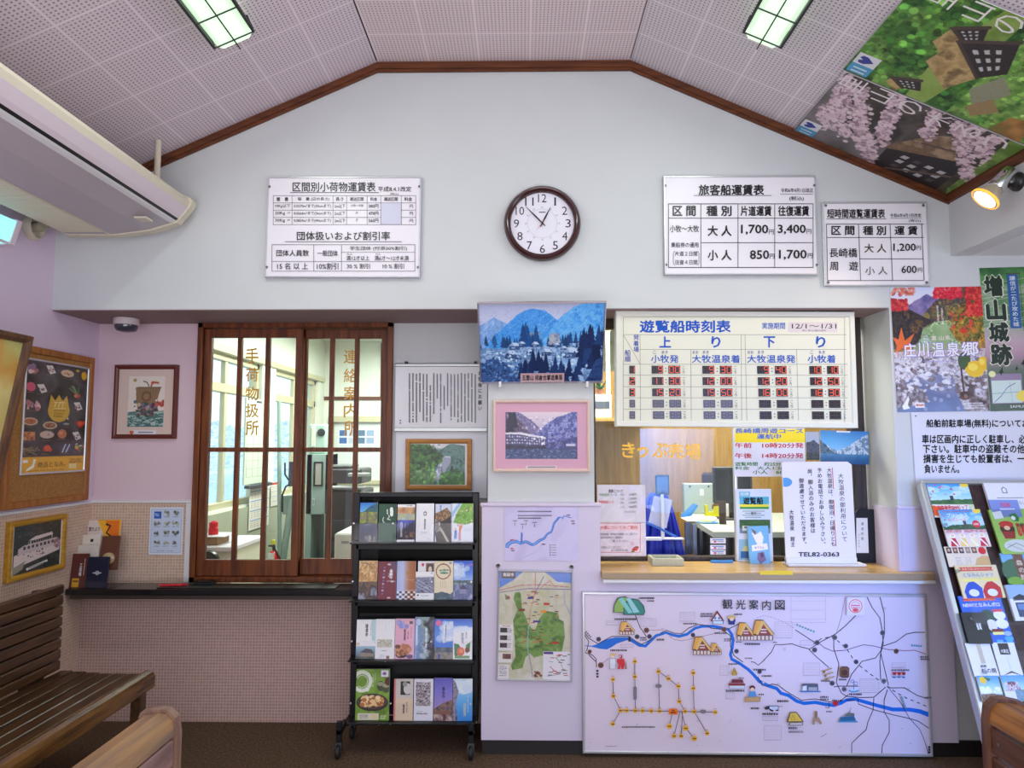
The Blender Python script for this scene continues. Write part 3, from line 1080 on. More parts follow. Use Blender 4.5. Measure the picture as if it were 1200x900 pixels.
def pic_autumn():
 p = Pic(250, 320, (200, 205, 235), 12)
 p.sky([(206, 214, 246), (236, 226, 236), (200, 196, 226)], .3)
 p.hill([(0, .1), (.2, .14), (.4, .06), (.55, .12), (1, .2)], [(120, 110, 170), (150, 130, 180), (96, 90, 150)], .03, 6, 10, .4)
 p.hill([(0, .3), (.3, .26), (.5, .1), (.68, .02), (1, -.06)], [(90, 80, 60), (150, 130, 70), (60, 60, 70), (120, 84, 60), (96, 110, 60)], .04, 9, 16, .5)
 p.hill([(0, .5), (.5, .4), (.7, .2), (.84, .1), (1, .02)], [(110, 100, 40), (66, 76, 36), (170, 130, 50), (90, 60, 40)], .04, 9, 18, .52)
 p.ramp(p.mask([(.3, .35), (.46, .285), (.62, .27), (.72, .3), (.66, .38), (.78, .46), (.9, .52), (.2, .52)]), p.fbm(4), [(132, 164, 110), (166, 190, 140), (112, 148, 104)])
 p.poly([(.3, .44), (.36, .37), (.42, .44), (.38, .5)], (196, 206, 220), .6)
 p.ramp(p.mask([(.62, .34), (.8, .24), (1, .2), (1, .52), (.8, .5), (.68, .42)]), p.fbm(16), [(120, 96, 40), (196, 140, 50), (80, 84, 40), (206, 170, 70)])
 p.ramp(p.mask([(0, .08), (.16, .16), (.3, .22), (.45, .28), (.34, .32), (.3, .42), (.2, .5), (0, .5)]), p.fbm(16), [(36, 30, 44), (70, 56, 44), (30, 30, 50), (110, 80, 50)])
 for k in range(1500):
  x, y = p.rng.random(), .08 + .42 * p.rng.random()
  if (x < .45 and y > .1 + .45 * x) or x > .6 or y < .3 and x > .45:
   c = p.a[min(p.h - 1, int(y * p.h)), int(x * p.w)] * 255 * (.6 + .8 * p.rng.random())
   p.ell(x, y, .009, .006, np.clip(c, 0, 255), .8)
 p.blobs(150, (0, .1, .18, .18), .012, [(206, 50, 60), (170, 30, 50), (226, 90, 70)], 1, .85)
 p.blobs(240, (.48, -.02, .78, .09), .012, [(222, 36, 66), (240, 80, 90), (190, 24, 50)], 1, .85)
 p.blobs(260, (.82, -.02, 1.02, .24), .012, [(216, 40, 56), (236, 84, 70), (180, 30, 40)], 1, .85)
 p.blobs(60, (.02, 0, .26, .06), .012, [(216, 110, 90), (226, 150, 130), (190, 80, 70)], 1, .7)
 p.blobs(24, (.6, .2, .9, .4), .012, [(226, 70, 60), (216, 130, 50)], 1, .8)
 p.ramp(p.v > .52, np.clip((p.v - .52) / .48 + .35 * (p.fbm(5) - .5), 0, 1), [(180, 176, 204), (150, 150, 184), (96, 108, 154), (110, 130, 180)])
 p.ramp(p.mask([(0, .52), (1, .5), (1, .78), (.7, .7), (.4, .68), (0, .78)]), p.fbm(20), [(110, 92, 104), (226, 222, 236), (160, 150, 170), (240, 238, 248), (84, 70, 84)])
 p.ramp(p.mask([(.62, .7), (1, .74), (1, 1), (.74, 1), (.66, .86)]), p.fbm(14), [(60, 46, 54), (120, 100, 104), (200, 196, 210), (70, 56, 60)])
 p.ramp(p.mask([(0, .76), (.3, .82), (.36, .92), (.12, .96), (0, .97)]), p.fbm(14), [(74, 64, 74), (150, 140, 156), (96, 80, 90), (216, 210, 224)])
 p.blobs(160, (.02, .58, .98, .84), .012, [(236, 234, 246), (214, 210, 230), (120, 106, 116)], 1.6, .8)
 p.rect(0, .46, 1, .56, (206, 150, 140), .25)
 p.poly([(.0, .4), (.06, .42), (.1, .32), (.13, .43), (.24, .37), (.17, .47), (.2, .54), (.1, .49), (.02, .53), (.04, .47)], (232, 110, 50))
 p.poly([(.72, .34), (.75, .35), (.78, .32), (.79, .35), (.83, .35), (.8, .375), (.76, .38)], (220, 50, 40))
 p.ell(.76, .6, .07, .07, (70, 86, 44))
 p.ell(.87, .665, .105, .065, (240, 196, 40)).ell(.85, .65, .05, .03, (250, 222, 90)).ell(.97, .62, .065, .055, (240, 192, 36)).ell(.95, .61, .03, .025, (250, 220, 90))
 p.ell(.75, .61, .05, .05, (66, 92, 60))
 p.line([(.72, .66), (.735, .86)], .016, (70, 40, 40)).ell(.74, .875, .065, .035, (96, 50, 44)).ell(.74, .865, .05, .022, (60, 30, 30))
 for q in range(14):
  p.ell(p.rng.random(), .78 + .2 * p.rng.random(), .02, .016, (226, 226, 244), .35)
 p.poly([(.06, .95), (.1, .91), (.13, .87), (.14, .9), (.12, .94), (.14, .97), (.07, .98)], (240, 240, 246)).rect(.2, .925, .3, .965, (240, 240, 246)).greek((.21, .935, .29, .955), 1, (200, 80, 60))
 p.greek((.72, .93, .98, .985), 3, (236, 236, 246))
 p.greek((.32, .59, .76, .605), 1, (170, 150, 216))
 for k in range(2):
  p.greek((.49 + .05 * k, .15 + .02 * k, .52 + .05 * k, .33), 1, (236, 236, 236), True)
 return p.grain(.02).a

def pic_castle_site():
 p = Pic(150, 320, (110, 150, 120), 13)
 p.ramp(np.ones_like(p.u), p.fbm(4), [(90, 130, 90), (150, 170, 140), (110, 150, 110), (180, 186, 160)])
 p.ramp(p.v < .12, p.fbm(5), [(50, 110, 60), (90, 150, 80), (40, 90, 50)])
 for i in range(12):
  y = .1 + .03 * i
  p.line([(0, y), (.4, y + .04 * math.sin(i)), (1, y - .05)], .006, (200, 206, 190), .5)
 p.ramp(p.v > .42, np.clip((p.v - .42) / .4, 0, 1), [(170, 176, 170), (206, 170, 190), (190, 140, 170), (100, 110, 100), (60, 84, 70)], .85)
 p.ramp(p.v > .88, p.fbm(5), [(50, 74, 60), (84, 104, 90)])
 return p.grain(.02).a

def pic_village_banner():
 p = Pic(250, 380, (70, 120, 50), 21)
 p.ramp(np.ones_like(p.u), p.fbm(9), [(34, 74, 30), (78, 128, 50), (44, 92, 36), (120, 160, 70), (56, 104, 44)])
 p.blobs(160, (0, 0, 1, .42), .03, [(40, 84, 34), (90, 142, 56), (60, 110, 44), (110, 150, 70)], 1, .6)
 p.dapple(700, (0, 0, 1, .5), .013)
 p.ramp(p.mask([(.0, .34), (.5, .3), (1, .36), (1, .46), (.4, .48), (0, .44)]), p.fbm(6), [(130, 160, 70), (150, 176, 90), (110, 140, 60)])
 p.ramp(p.mask([(0, .56), (1, .5), (1, 1), (0, 1)]), p.fbm(10), [(60, 110, 44), (110, 160, 70), (140, 180, 90), (80, 130, 56)])

 p.dapple(500, (0, .5, 1, 1), .011)

 def house(A, B, C, D, E, F):
  p.poly([A, E, F, D], (54, 46, 46))
  p.ramp(p.mask([A, B, C, D]), p.fbm(18), [(160, 132, 86), (200, 170, 116), (126, 102, 66)])
  p.line([A, D], .016, (74, 62, 54)).line([A, E], .02, (80, 68, 60))
  a, e, f, d = (np.array(q) for q in (A, E, F, D))
  for r in range(3):
   for c in range(3):
    s0, t0 = .18 + .22 * c, .22 + .24 * r
    q = [(a + (e - a) * ss) * (1 - tt) + (d + (f - d) * ss) * tt for ss, tt in ((s0, t0), (s0 + .1, t0), (s0 + .1, t0 + .12), (s0, t0 + .12))]
    p.poly([tuple(k) for k in q], (196, 196, 196))
 house((.73, .255), (.57, .235), (.5, .3), (.66, .34), (.84, .37), (.72, .4))
 house((.65, .32), (.39, .28), (.21, .45), (.42, .52), (.82, .52), (.55, .6))
 house((.12, .22), (.06, .21), (.0, .28), (.06, .3), (.2, .34), (.1, .38))
 p.poly([(.3, .54), (.52, .6), (.4, .7), (.16, .62)], (150, 152, 124)).poly([(.14, .6), (.3, .66), (.2, .74), (.06, .66)], (160, 136, 92))
 p.ramp(p.mask([(.0, .78), (.2, .8), (.24, .9), (.0, .95)]), p.fbm(8), [(190, 140, 80), (150, 110, 60), (90, 130, 60)])
 return p.grain(.03).a

def pic_cherry_banner():
 p = Pic(240, 340, (70, 62, 60), 22)
 p.ramp(np.ones_like(p.u), p.fbm(4), [(66, 60, 58), (96, 88, 84), (56, 50, 48), (80, 76, 64)])
 p.ramp(p.mask([(0, 0), (1, 0), (.9, .1), (.3, .2), (.3, .5), (0, .66)]), p.fbm(3), [(110, 104, 106), (146, 140, 146), (92, 88, 84)], .75)
 p.ramp(p.mask([(.28, .46), (.7, .62), (.78, .7), (.5, .85), (.36, .66)]), p.fbm(14), [(150, 122, 96), (116, 90, 70), (172, 146, 118)])
 p.poly([(.72, .5), (.86, .56), (.82, .66), (.74, .64)], (84, 66, 58))
 p.poly([(.0, .52), (.3, .5), (.5, .84), (.42, .94), (0, .94)], (46, 40, 42))
 for r in range(3):
  for c in range(4):
   x, y = .08 + .085 * r, .6 + .075 * c
   p.poly([(x, y), (x + .05, y + .008), (x + .05, y + .045), (x, y + .037)], (190, 186, 190) if (r + c) % 3 else (84, 74, 76))
 p.line([(.02, .6), (.3, .95)], .018, (110, 90, 80)).line([(.55, .62), (.66, .92)], .018, (96, 80, 74))
 p.ramp(p.mask([(0, .93), (.5, .9), (1, .86), (1, 1), (0, 1)]), p.fbm(9), [(60, 54, 44), (90, 84, 60)])
 p.ramp(p.mask([(.1, .965), (.6, .945), (1, .91), (1, 1), (0, 1)]), p.fbm(10), [(96, 130, 56), (130, 160, 80), (76, 112, 48)])
 br = [[(.95, .02), (.75, .1), (.5, .12), (.3, .2)], [(.9, .12), (.6, .24), (.4, .3), (.25, .42)], [(1, .3), (.7, .36), (.45, .42)], [(.3, .3), (.2, .42), (.1, .46)], [(1, .5), (.8, .56), (.66, .6)],
    [(1, .74), (.8, .74), (.6, .82)], [(1, .86), (.84, .84), (.74, .9)], [(.96, .64), (.84, .7)], [(.62, .12), (.5, .3)], [(.8, .05), (.5, .1), (.24, .16)], [(.6, .2), (.4, .32), (.2, .4), (.04, .5)], [(.84, .34), (.55, .4), (.32, .46)], [(.62, .84), (.46, .92), (.34, .99)], [(.9, .8), (.62, .92)], [(.5, .06), (.3, .1)], [(.4, .24), (.2, .26)]]
 for b in br:
  p.line(b, .006, (60, 44, 44))
  for (x0, y0), (x1, y1) in zip(b[:-1], b[1:]):
   for k in range(int(20 + 90 * math.hypot(x1 - x0, y1 - y0))):
    t = p.rng.random()
    p.blobs(2, (x0 + (x1 - x0) * t - .06, y0 + (y1 - y0) * t - .035, x0 + (x1 - x0) * t + .06, y0 + (y1 - y0) * t + .035), .011,
      [(222, 194, 206), (236, 214, 220), (196, 166, 180), (228, 202, 212), (160, 132, 144)], 1, .9)
 return p.grain(.03).a

def pic_town_map():
 p = Pic(180, 270, (196, 190, 170), 14)
 p.ramp(np.ones_like(p.u), p.fbm(5), [(186, 178, 156), (208, 202, 186), (196, 190, 168), (214, 208, 200)])
 p.poly([(0, 0), (.33, 0), (.2, .08), (0, .16)], (90, 130, 214)).poly([(.62, 0), (1, 0), (1, .1), (.8, .09), (.7, .03)], (90, 130, 214))
 g = [(.22, .2), (.28, .19), (.34, .25), (.4, .3), (.5, .36), (.6, .36), (.72, .37), (.82, .38), (.84, .44), (.9, .46), (.92, .6), (.88, .74), (.72, .8), (.6, .78), (.5, .8), (.44, .76), (.38, .8), (.34, .9), (.2, .92), (.18, .88), (.24, .8), (.22, .6), (.2, .46), (.26, .36), (.2, .26)]
 p.ramp(p.mask(g), p.fbm(8), [(96, 130, 60), (124, 156, 84), (84, 118, 54), (140, 168, 100)])
 p.ramp(p.mask([(.3, .2), (.7, .14), (.72, .3), (.56, .44), (.5, .56), (.42, .5), (.32, .34)]), p.fbm(7), [(206, 196, 176), (186, 186, 150), (216, 206, 190)])
 for b, c in (([(0, .18), (.3, .13), (.6, .12), (1, .14)], (190, 90, 110)), ([(0, .2), (.4, .16), (1, .16)], (110, 90, 160)), ([(.5, 0), (.5, .2), (.44, .36), (.42, .5)], (206, 110, 110)), ([(.62, .04), (.5, .2)], (70, 80, 150)), ([(.56, .16), (.7, .08), (.78, .14)], (206, 110, 120)), ([(.42, .76), (.46, .88), (.48, .98)], (110, 110, 170)), ([(.9, .16), (.92, .3), (1, .4)], (150, 150, 190)), ([(.42, .5), (.4, .66), (.42, .78)], (150, 180, 210))):
  p.line(b, .006, c)
 for _ in range(46):
  x, y = .3 + .5 * p.rng.random(), .18 + .5 * p.rng.random()
  c = [(180, 60, 50), (120, 60, 40), (200, 120, 60), (90, 70, 60), (206, 90, 90), (70, 60, 130)][p.rng.integers(6)]
  p.rect(x, y, x + .05, y + .008, c)
 p.blobs(6, (.08, .22, .14, .26), .012, [(150, 90, 90), (120, 140, 80)]).blobs(7, (.5, .92, .6, .98), .014, [(110, 60, 50), (150, 90, 70)])
 for x0, y0, x1, y1, c in ((.4, .235, .48, .255, (60, 70, 140)), (.62, .29, .7, .31, (190, 50, 50)), (.28, .35, .36, .37, (130, 50, 40)), (.58, .36, .66, .38, (226, 140, 40)), (.48, .455, .58, .475, (70, 60, 140)), (.74, .65, .84, .67, (170, 60, 50)), (.5, .69, .58, .705, (60, 100, 60))):
  p.rect(x0, y0, x1, y1, c)
 p.rect(0, .5, .2, .74, (226, 222, 226)).rect(.0, .76, .19, .85, (226, 220, 222)).rect(0, .87, .15, 1, (226, 220, 224))
 for k in range(3):
  p.trect(.02, .53 + .07 * k, .12, .575 + .07 * k, [(40, 34, 44), (90, 70, 80), (60, 50, 60)], 12)
  p.greek((.13, .53 + .07 * k, .19, .575 + .07 * k), 3, (120, 110, 120))
 p.greek((.05, .505, .17, .522), 1, (190, 70, 80)).trect(.06, .77, .18, .82, [(110, 70, 70), (170, 130, 120)], 10).greek((.02, .88, .13, .98), 6, (120, 110, 130))
 p.rect(.62, .74, 1, 1, (228, 222, 232)).rect(.63, .745, .76, .765, (84, 60, 140))
 p.line([(.68, .97), (.85, .95), (.9, .9), (.86, .84), (.8, .8), (.86, .78)], .006, (150, 160, 150)).line([(.72, .88), (.78, .92), (.86, .95)], .006, (190, 120, 140))
 for _ in range(18):
  x, y = .66 + .3 * p.rng.random(), .76 + .22 * p.rng.random()
  p.rect(x, y, x + .06, y + .007, [(60, 60, 70), (180, 60, 60), (90, 80, 130), (120, 120, 120)][p.rng.integers(4)])
 p.rect(.03, .005, .22, .065, (70, 40, 40))
 return p.grain(.02).a

def pic_snow_lake(seed=5, wide=False):
 p = Pic(120, 90, (70, 140, 200), seed)
 p.sky([(60, 130, 200), (96, 170, 226), (150, 200, 236)], .7)
 p.hill([(0, .3), (.2, .5), (.35, .62), (.6, .45), (.8, .25), (1, .05)], [(150, 180, 205), (90, 120, 150), (226, 236, 244), (110, 140, 170)], .06, 8, 12, .72)
 p.hill([(0, .3), (.16, .5), (.3, .68), (1, .9)], [(50, 70, 90), (90, 120, 140), (40, 56, 76)], .05, 8, 12, .72)
 p.ramp(p.v > .7, np.clip((p.v - .7) / .3 + .3 * (p.fbm(6) - .5), 0, 1), [(70, 130, 170), (44, 100, 150), (30, 80, 130)])
 return p.a

# brochure covers ------------------------------------------------------------
def bp(k):
 """cover k of the folded leaflets"""
 p = Pic(62, 112, (240, 238, 242), 40 + k)
 if k == 0:
  p.sky([(50, 120, 205), (90, 160, 225), (120, 190, 240)], .3)
  p.hill([(0, .28), (.4, .16), (.7, .06), (1, .0)], [(40, 84, 120), (70, 120, 110), (50, 96, 96)], .05, 6, 8, .5)
  p.ramp((p.v > .24) & (p.v < .53), p.fbm(12), [(84, 104, 50), (150, 130, 120), (120, 140, 60), (170, 180, 70)])
  p.rect(0, .53, 1, 1, (34, 36, 64)).ramp(p.v > .55, p.fbm(4), [(28, 30, 56), (50, 54, 92), (30, 32, 60)]).blobs(26, (.3, .84, .95, 1), .03, [(170, 160, 140), (120, 116, 130), (200, 190, 170)], 1, .6)
  p.greek((.3, .555, .75, .585), 1, (220, 220, 230))
 elif k == 1:
  p.rect(0, 0, 1, 1, (34, 72, 52)).ramp(np.ones_like(p.u), p.fbm(3), [(32, 68, 48), (42, 84, 60)])
  p.line([(.3, .36), (.24, .4), (.26, .46), (.34, .5)], .02, (226, 232, 226))
  p.line([(.48, .16), (.5, .26)], .03, (226, 232, 226)).line([(.56, .3), (.62, .34), (.5, .4), (.66, .42)], .02, (226, 232, 226))
  p.line([(.72, .14), (.74, .28)], .1, (240, 244, 240))
 elif k == 2:
  p.rect(0, 0, 1, .08, (244, 240, 244)).greek((.5, .02, .9, .06), 1, (90, 90, 100))
  p.trect(0, .08, 1, .26, [(150, 100, 70), (190, 140, 100), (216, 176, 130)], 5)
  p.trect(0, .26, 1, .42, [(120, 170, 200), (190, 180, 130), (160, 196, 216)], 9)
  p.ramp((p.v > .42) & (p.v < .94), np.clip((p.v - .42) * 2 + .3 * (p.fbm(6) - .5), 0, 1), [(90, 96, 190), (50, 50, 110), (40, 34, 60), (30, 28, 44)])
  p.poly([(.3, .7), (.8, .5), (1, .52), (1, .94), (.3, .94)], (44, 36, 54), .8).blobs(20, (.4, .74, 1, .9), .02, [(200, 140, 70), (160, 70, 80)], 1, .6)
  p.greek((.16, .46, .34, .9), 1, (236, 236, 246), True).greek((.42, .5, .48, .66), 1, (226, 226, 240), True)
 elif k == 3:
  p.greek((.44, .4, .56, .7), 1, (120, 116, 124), True)
  p.poly([(.5, .2), (.6, .24), (.57, .32), (.43, .32), (.4, .24)], (110, 106, 116)).ell(.5, .27, .05, .03, (240, 238, 242))
  for a in ([(.1, .05), (.2, .5), (.05, .9)], [(.2, .8), (.9, .95)], [(.8, .02), (.95, .3)], [(.6, .72), (1, .9)]):
   p.line(a, .007, (206, 206, 214))
  p.greek((.25, .73, .75, .79), 2, (190, 190, 200))
 elif k == 4:
  p.rect(0, 0, 1, 1, (206, 214, 236))
  p.poly([(0, .25), (.3, .2), (.7, .1), (.95, .25), (.95, .4), (.6, .55), (.2, .55), (0, .4)], (130, 98, 70))
  p.ramp(p.mask([(0, .25), (.3, .2), (.7, .1), (.95, .25), (.8, .42), (.4, .5), (0, .42)]), p.fbm(12), [(150, 116, 80), (110, 80, 56), (190, 150, 110), (84, 64, 50)])
  p.poly([(.1, .5), (.6, .42), (.95, .3), (1, 1), (.1, 1), (0, .75)], (60, 48, 44))
  p.line([(.2, .55), (.8, 1)], .06, (190, 176, 160)).ramp(p.mask([(0, .4), (.3, .42), (.3, .7), (.05, .75)]), p.fbm(14), [(206, 196, 190), (90, 80, 84), (160, 146, 140)])
  p.greek((.25, .04, .4, .24), 1, (40, 36, 50), True)
 elif k == 5:
  p.rect(0, 0, 1, 1, (226, 226, 240))
  p.ramp(p.mask([(.1, .5), (.3, .2), (.5, 0), (1, 0), (1, .5), (.6, .56)]), p.fbm(9), [(96, 150, 60), (140, 186, 90), (120, 170, 70), (170, 200, 120)])
  p.blobs(16, (.2, .1, 1, .5), .016, [(200, 90, 60), (226, 220, 200), (110, 90, 60)], 1.2)
  p.line([(0, .35), (.25, .12), (.4, 0)], .07, (150, 196, 226)).line([(.42, .6), (.4, .94)], .05, (216, 120, 80)).line([(.3, .56), (.5, .62), (.46, .52)], .03, (216, 130, 96))
  p.rect(.16, .7, .28, .92, (96, 130, 200)).ell(.22, .66, .05, .03, (236, 190, 160)).rect(.34, .76, .42, .93, (206, 150, 190)).greek((.6, .66, .95, .72), 2, (150, 170, 200))
 elif k == 6:
  p.ramp(np.ones_like(p.u), p.fbm(4), [(206, 160, 100), (226, 190, 140), (180, 130, 80), (236, 206, 160)])
  for i in range(5):
   p.trect(.1 + .18 * i, .3 + .05 * (i % 2), .24 + .18 * i, .52, [(170, 120, 70), (216, 170, 110)], 4)
  p.ramp(p.v > .54, p.fbm(3), [(90, 66, 50), (120, 90, 70), (60, 46, 44), (150, 150, 170)])
  p.line([(.2, .06), (.5, .08), (.3, .2)], .02, (110, 80, 50)).line([(.55, .1), (.7, .2)], .02, (120, 84, 50)).greek((.3, .94, .8, .96), 1, (200, 180, 170))
 elif k == 7:
  p.rect(0, 0, 1, 1, (120, 32, 54))
  p.poly([(.55, 0), (1, 0), (1, .3), (.7, .2)], (92, 84, 120), .6)
  for i in range(9):
   p.rect(.3 - .012 * i, .14 + .085 * i, .4 - .012 * i, .18 + .085 * i, (206, 200, 226) if i % 2 else (110, 130, 180), .8)
  p.greek((.55, .3, .85, .42), 2, (244, 232, 236)).line([(.72, .22), (.7, .34)], .04, (240, 226, 230)).greek((.5, .49, .95, .53), 1, (236, 216, 222))
  p.ell(.6, .08, .1, .02, (226, 200, 206)).ell(.62, .94, .1, .02, (226, 200, 206))
 elif k == 8:
  p.ramp(np.ones_like(p.u), p.u * 1.0, [(176, 184, 226), (190, 196, 236), (176, 110, 70), (160, 92, 54)])
  p.poly([(.58, .25), (.65, .3), (.62, .36), (.52, .36), (.5, .3)], (170, 130, 50)).rect(.5, .48, .9, .49, (206, 180, 140))
  for i in range(7):
   for j in range(4):
    p.ell(.07 + i * .145, .8 + j * .06, .06, .024, (44, 44, 66) if (i + j) % 2 else (236, 236, 240))
  p.line([(0, .755), (1, .755)], .006, (220, 220, 230))
 elif k == 9:
  p.trect(0, .14, 1, .5, [(214, 216, 222), (230, 230, 236)], 3)
  p.greek((.8, .04, .92, .1), 1, (70, 70, 80), True)
  p.ramp((p.v > .2) & (p.v < .76), p.fbm(8), [(70, 70, 90), (150, 150, 180), (96, 96, 120), (190, 190, 210), (44, 44, 60)])
  for i in range(4):
   p.line([(0, .25 + .12 * i), (1, .62 + .12 * i)], .02, (190, 190, 214), .8)
  p.rect(0, .76, 1, 1, (240, 240, 244)).rect(.1, .8, .2, .86, (60, 60, 80)).greek((.3, .82, .9, .88), 2, (170, 170, 180))
 elif k == 10:
  p.rect(0, 0, 1, 1, (232, 216, 186))
  t = np.linspace(0, 2 * math.pi, 40)
  p.line([(.47 + .37 * math.cos(a), .27 + .19 * math.sin(a)) for a in t], .03, (140, 76, 56))
  p.rect(.26, .22, .42, .27, (110, 150, 120)).rect(.44, .22, .78, .25, (60, 110, 100)).rect(.3, .29, .72, .33, (80, 150, 130)).rect(.78, .04, .9, .07, (70, 130, 190))
  p.greek((.3, .5, .65, .74), 4, (180, 160, 140), True, .4)
  p.hill([(0, .82), (.4, .78), (.8, .84), (1, .8)], [(90, 110, 120), (60, 84, 96), (120, 140, 150)], .05, 6, 8)
 elif k == 11:
  p.sky([(40, 84, 206), (80, 130, 226), (190, 206, 240)], .6)
  p.blobs(26, (0, .1, .7, .4), .05, [(200, 216, 246), (226, 234, 250)], 1.6, .5)
  p.trect(0, .5, 1, .62, [(110, 130, 140), (60, 84, 90), (170, 180, 190)], 9)
  p.trect(0, .62, 1, 1, [(120, 130, 176), (90, 96, 140), (170, 176, 210)], 5)
  p.poly([(.28, .72), (.5, .6), (.72, .72)], (60, 60, 90)).rect(.34, .72, .66, .84, (140, 140, 176)).greek((.46, .12, .54, .46), 1, (236, 240, 250), True).line([(.75, .12), (.95, .1)], .02, (226, 110, 140))
 elif k == 12:
  p.poly([(.75, 0), (1, 0), (1, .6), (.8, .5)], (190, 214, 220)).greek((.48, .14, .6, .42), 1, (60, 60, 70), True).greek((.72, .1, .77, .4), 1, (120, 120, 130), True)
  p.ramp(p.v > .66, np.clip((p.v - .66) * 3, 0, 1), [(170, 200, 220), (120, 150, 170), (70, 80, 90)])
  p.poly([(.2, .82), (.5, .72), (.8, .74), (.95, .84)], (96, 84, 90)).rect(.2, .84, .92, .93, (150, 130, 116)).ramp(p.v > .92, p.fbm(6), [(60, 66, 64), (110, 120, 110)])
  p.rect(.02, .58, .2, .64, (226, 200, 160))
 elif k == 13:
  p.rect(.1, .5, .86, .7, (206, 200, 186)).line([(.12, .6), (.4, .52), (.6, .66), (.84, .56)], .012, (150, 130, 100)).line([(.2, .5), (.3, .7)], .01, (170, 160, 140)).line([(.6, .5), (.7, .7)], .01, (170, 160, 140))
  p.greek((.34, .76, .68, .79), 1, (120, 116, 120)).greek((.49, .1, .52, .4), 1, (190, 190, 200), True).greek((.2, .87, .6, .95), 2, (190, 186, 196)).rect(.58, .9, .74, .97, (150, 96, 80))
 elif k == 14:
  p.rect(0, 0, 1, 1, (232, 176, 200))
  p.blobs(9, (.15, .1, .6, .2), .05, [(150, 150, 220), (170, 170, 226)], 1.2).rect(.72, .06, .9, .13, (110, 90, 110))
  p.greek((.46, .28, .56, .52), 1, (70, 40, 60), True).greek((.62, .3, .7, .52), 1, (150, 60, 90), True).greek((.8, .2, .85, .5), 1, (140, 100, 130), True)
  p.ell(.34, .88, .3, .08, (56, 44, 54)).blobs(44, (.08, .66, .8, .86), .05, [(150, 90, 60), (190, 120, 84), (120, 70, 50), (210, 150, 110)]).ell(.78, .92, .16, .05, (110, 84, 130))
 elif k == 15:
  p.ramp(np.ones_like(p.u), np.clip(p.u + .4 * (p.fbm(5) - .5), 0, 1), [(150, 170, 226), (110, 140, 180), (150, 170, 170), (30, 26, 34), (90, 90, 120)])
  p.ell(.2, .12, .13, .08, (190, 206, 236)).rect(.08, .2, .14, .66, (220, 230, 246)).greek((.52, .24, .66, .86), 1, (226, 232, 250), True).blobs(20, (.3, .6, .7, .95), .04, [(190, 200, 220), (90, 110, 150)], 1, .5)
 elif k == 16:
  p.sky([(60, 110, 216), (90, 140, 230), (70, 120, 216)], .72)
  p.blobs(40, (.3, .1, 1, .5), .07, [(226, 232, 250), (190, 206, 246)], 1.5, .6).ell(.22, .1, .15, .07, (236, 110, 160))
  p.greek((.46, .18, .58, .6), 1, (244, 244, 252), True).line([(.62, .16), (.56, .6)], .02, (60, 80, 150))
  p.trect(0, .7, 1, .82, [(60, 70, 90), (110, 120, 130)], 6).trect(0, .82, 1, 1, [(120, 116, 110), (160, 150, 140), (90, 90, 96)], 6).rect(.2, .86, .34, 1, (90, 96, 160))
 elif k == 17:
  p.sky([(50, 96, 206), (120, 160, 236), (236, 236, 250)], .5)
  p.blobs(20, (0, .22, 1, .36), .07, [(226, 232, 250)], 1.6, .6).poly([(0, .36), (1, .26), (1, 1), (0, 1)], (240, 236, 244), .85)
  p.greek((.4, .34, .56, .62), 1, (170, 170, 190), True).greek((.64, .32, .72, .5), 1, (130, 130, 150), True)
  p.poly([(.05, .6), (.3, .62), (.5, .8), (.1, .95)], (70, 130, 80)).poly([(.66, .64), (.9, .56), (.86, .8), (.7, .84)], (70, 140, 80)).ell(.4, .8, .2, .11, (220, 110, 90)).ell(.42, .79, .1, .05, (236, 150, 110)).ell(.72, .76, .1, .07, (150, 70, 60)).rect(.1, .9, .86, .96, (120, 160, 110))
 elif k == 19:
  p.rect(0, 0, .16, 1, (214, 120, 120)).rect(.1, 0, 1, 1, (206, 196, 190)).rect(.1, .46, 1, 1, (222, 196, 170))
  p.rect(.34, .06, .82, .38, (28, 26, 30)).ell(.7, .24, .2, .13, (206, 200, 200)).ell(.56, .13, .12, .06, (150, 146, 146))
  p.greek((.46, .6, .58, .82), 1, (70, 56, 60), True).greek((.64, .55, .72, .88), 1, (90, 76, 80), True)
 elif k == 20:
  p.rect(0, 0, 1, 1, (226, 222, 236)).trect(.1, .08, .86, .64, [(40, 34, 40), (206, 196, 206), (90, 70, 84), (230, 226, 232), (50, 40, 50)], 16)
  p.greek((.14, .8, .8, .85), 1, (70, 60, 76)).greek((.2, .76, .5, .78), 1, (130, 120, 136))
 elif k == 21:
  p.ramp(np.ones_like(p.u), np.clip(p.v * 1.1, 0, 1), [(90, 84, 190), (120, 110, 206), (150, 130, 200), (170, 150, 180)])
  p.greek((.44, .22, .58, .46), 1, (40, 36, 80), True)
  p.ramp(p.mask([(0, .72), (.5, .58), (1, .5), (1, .84), (0, .84)]), p.fbm(6), [(96, 84, 110), (150, 110, 90), (70, 60, 80)])
  p.rect(.1, .76, .9, .88, (130, 84, 66)).trect(0, .84, 1, 1, [(170, 150, 140), (190, 170, 160), (110, 80, 90)], 6).rect(.5, .84, .66, .98, (90, 50, 50))
 elif k == 22:
  p.sky([(206, 220, 240), (96, 170, 230), (40, 130, 216)], 1)
  p.blobs(26, (.1, 0, .95, .3), .08, [(220, 230, 244), (196, 214, 240)], 1.4, .6)
  p.ramp(p.mask([(0, 0), (.16, .1), (.3, .3), (.16, .6), (.26, 1), (0, 1)]), p.fbm(9), [(90, 80, 110), (150, 140, 160), (60, 60, 90)])
  p.greek((.52, .58, .7, .95), 1, (226, 216, 150), True).greek((.76, .4, .8, .9), 1, (220, 226, 236), True)
 return p.grain(.015).a

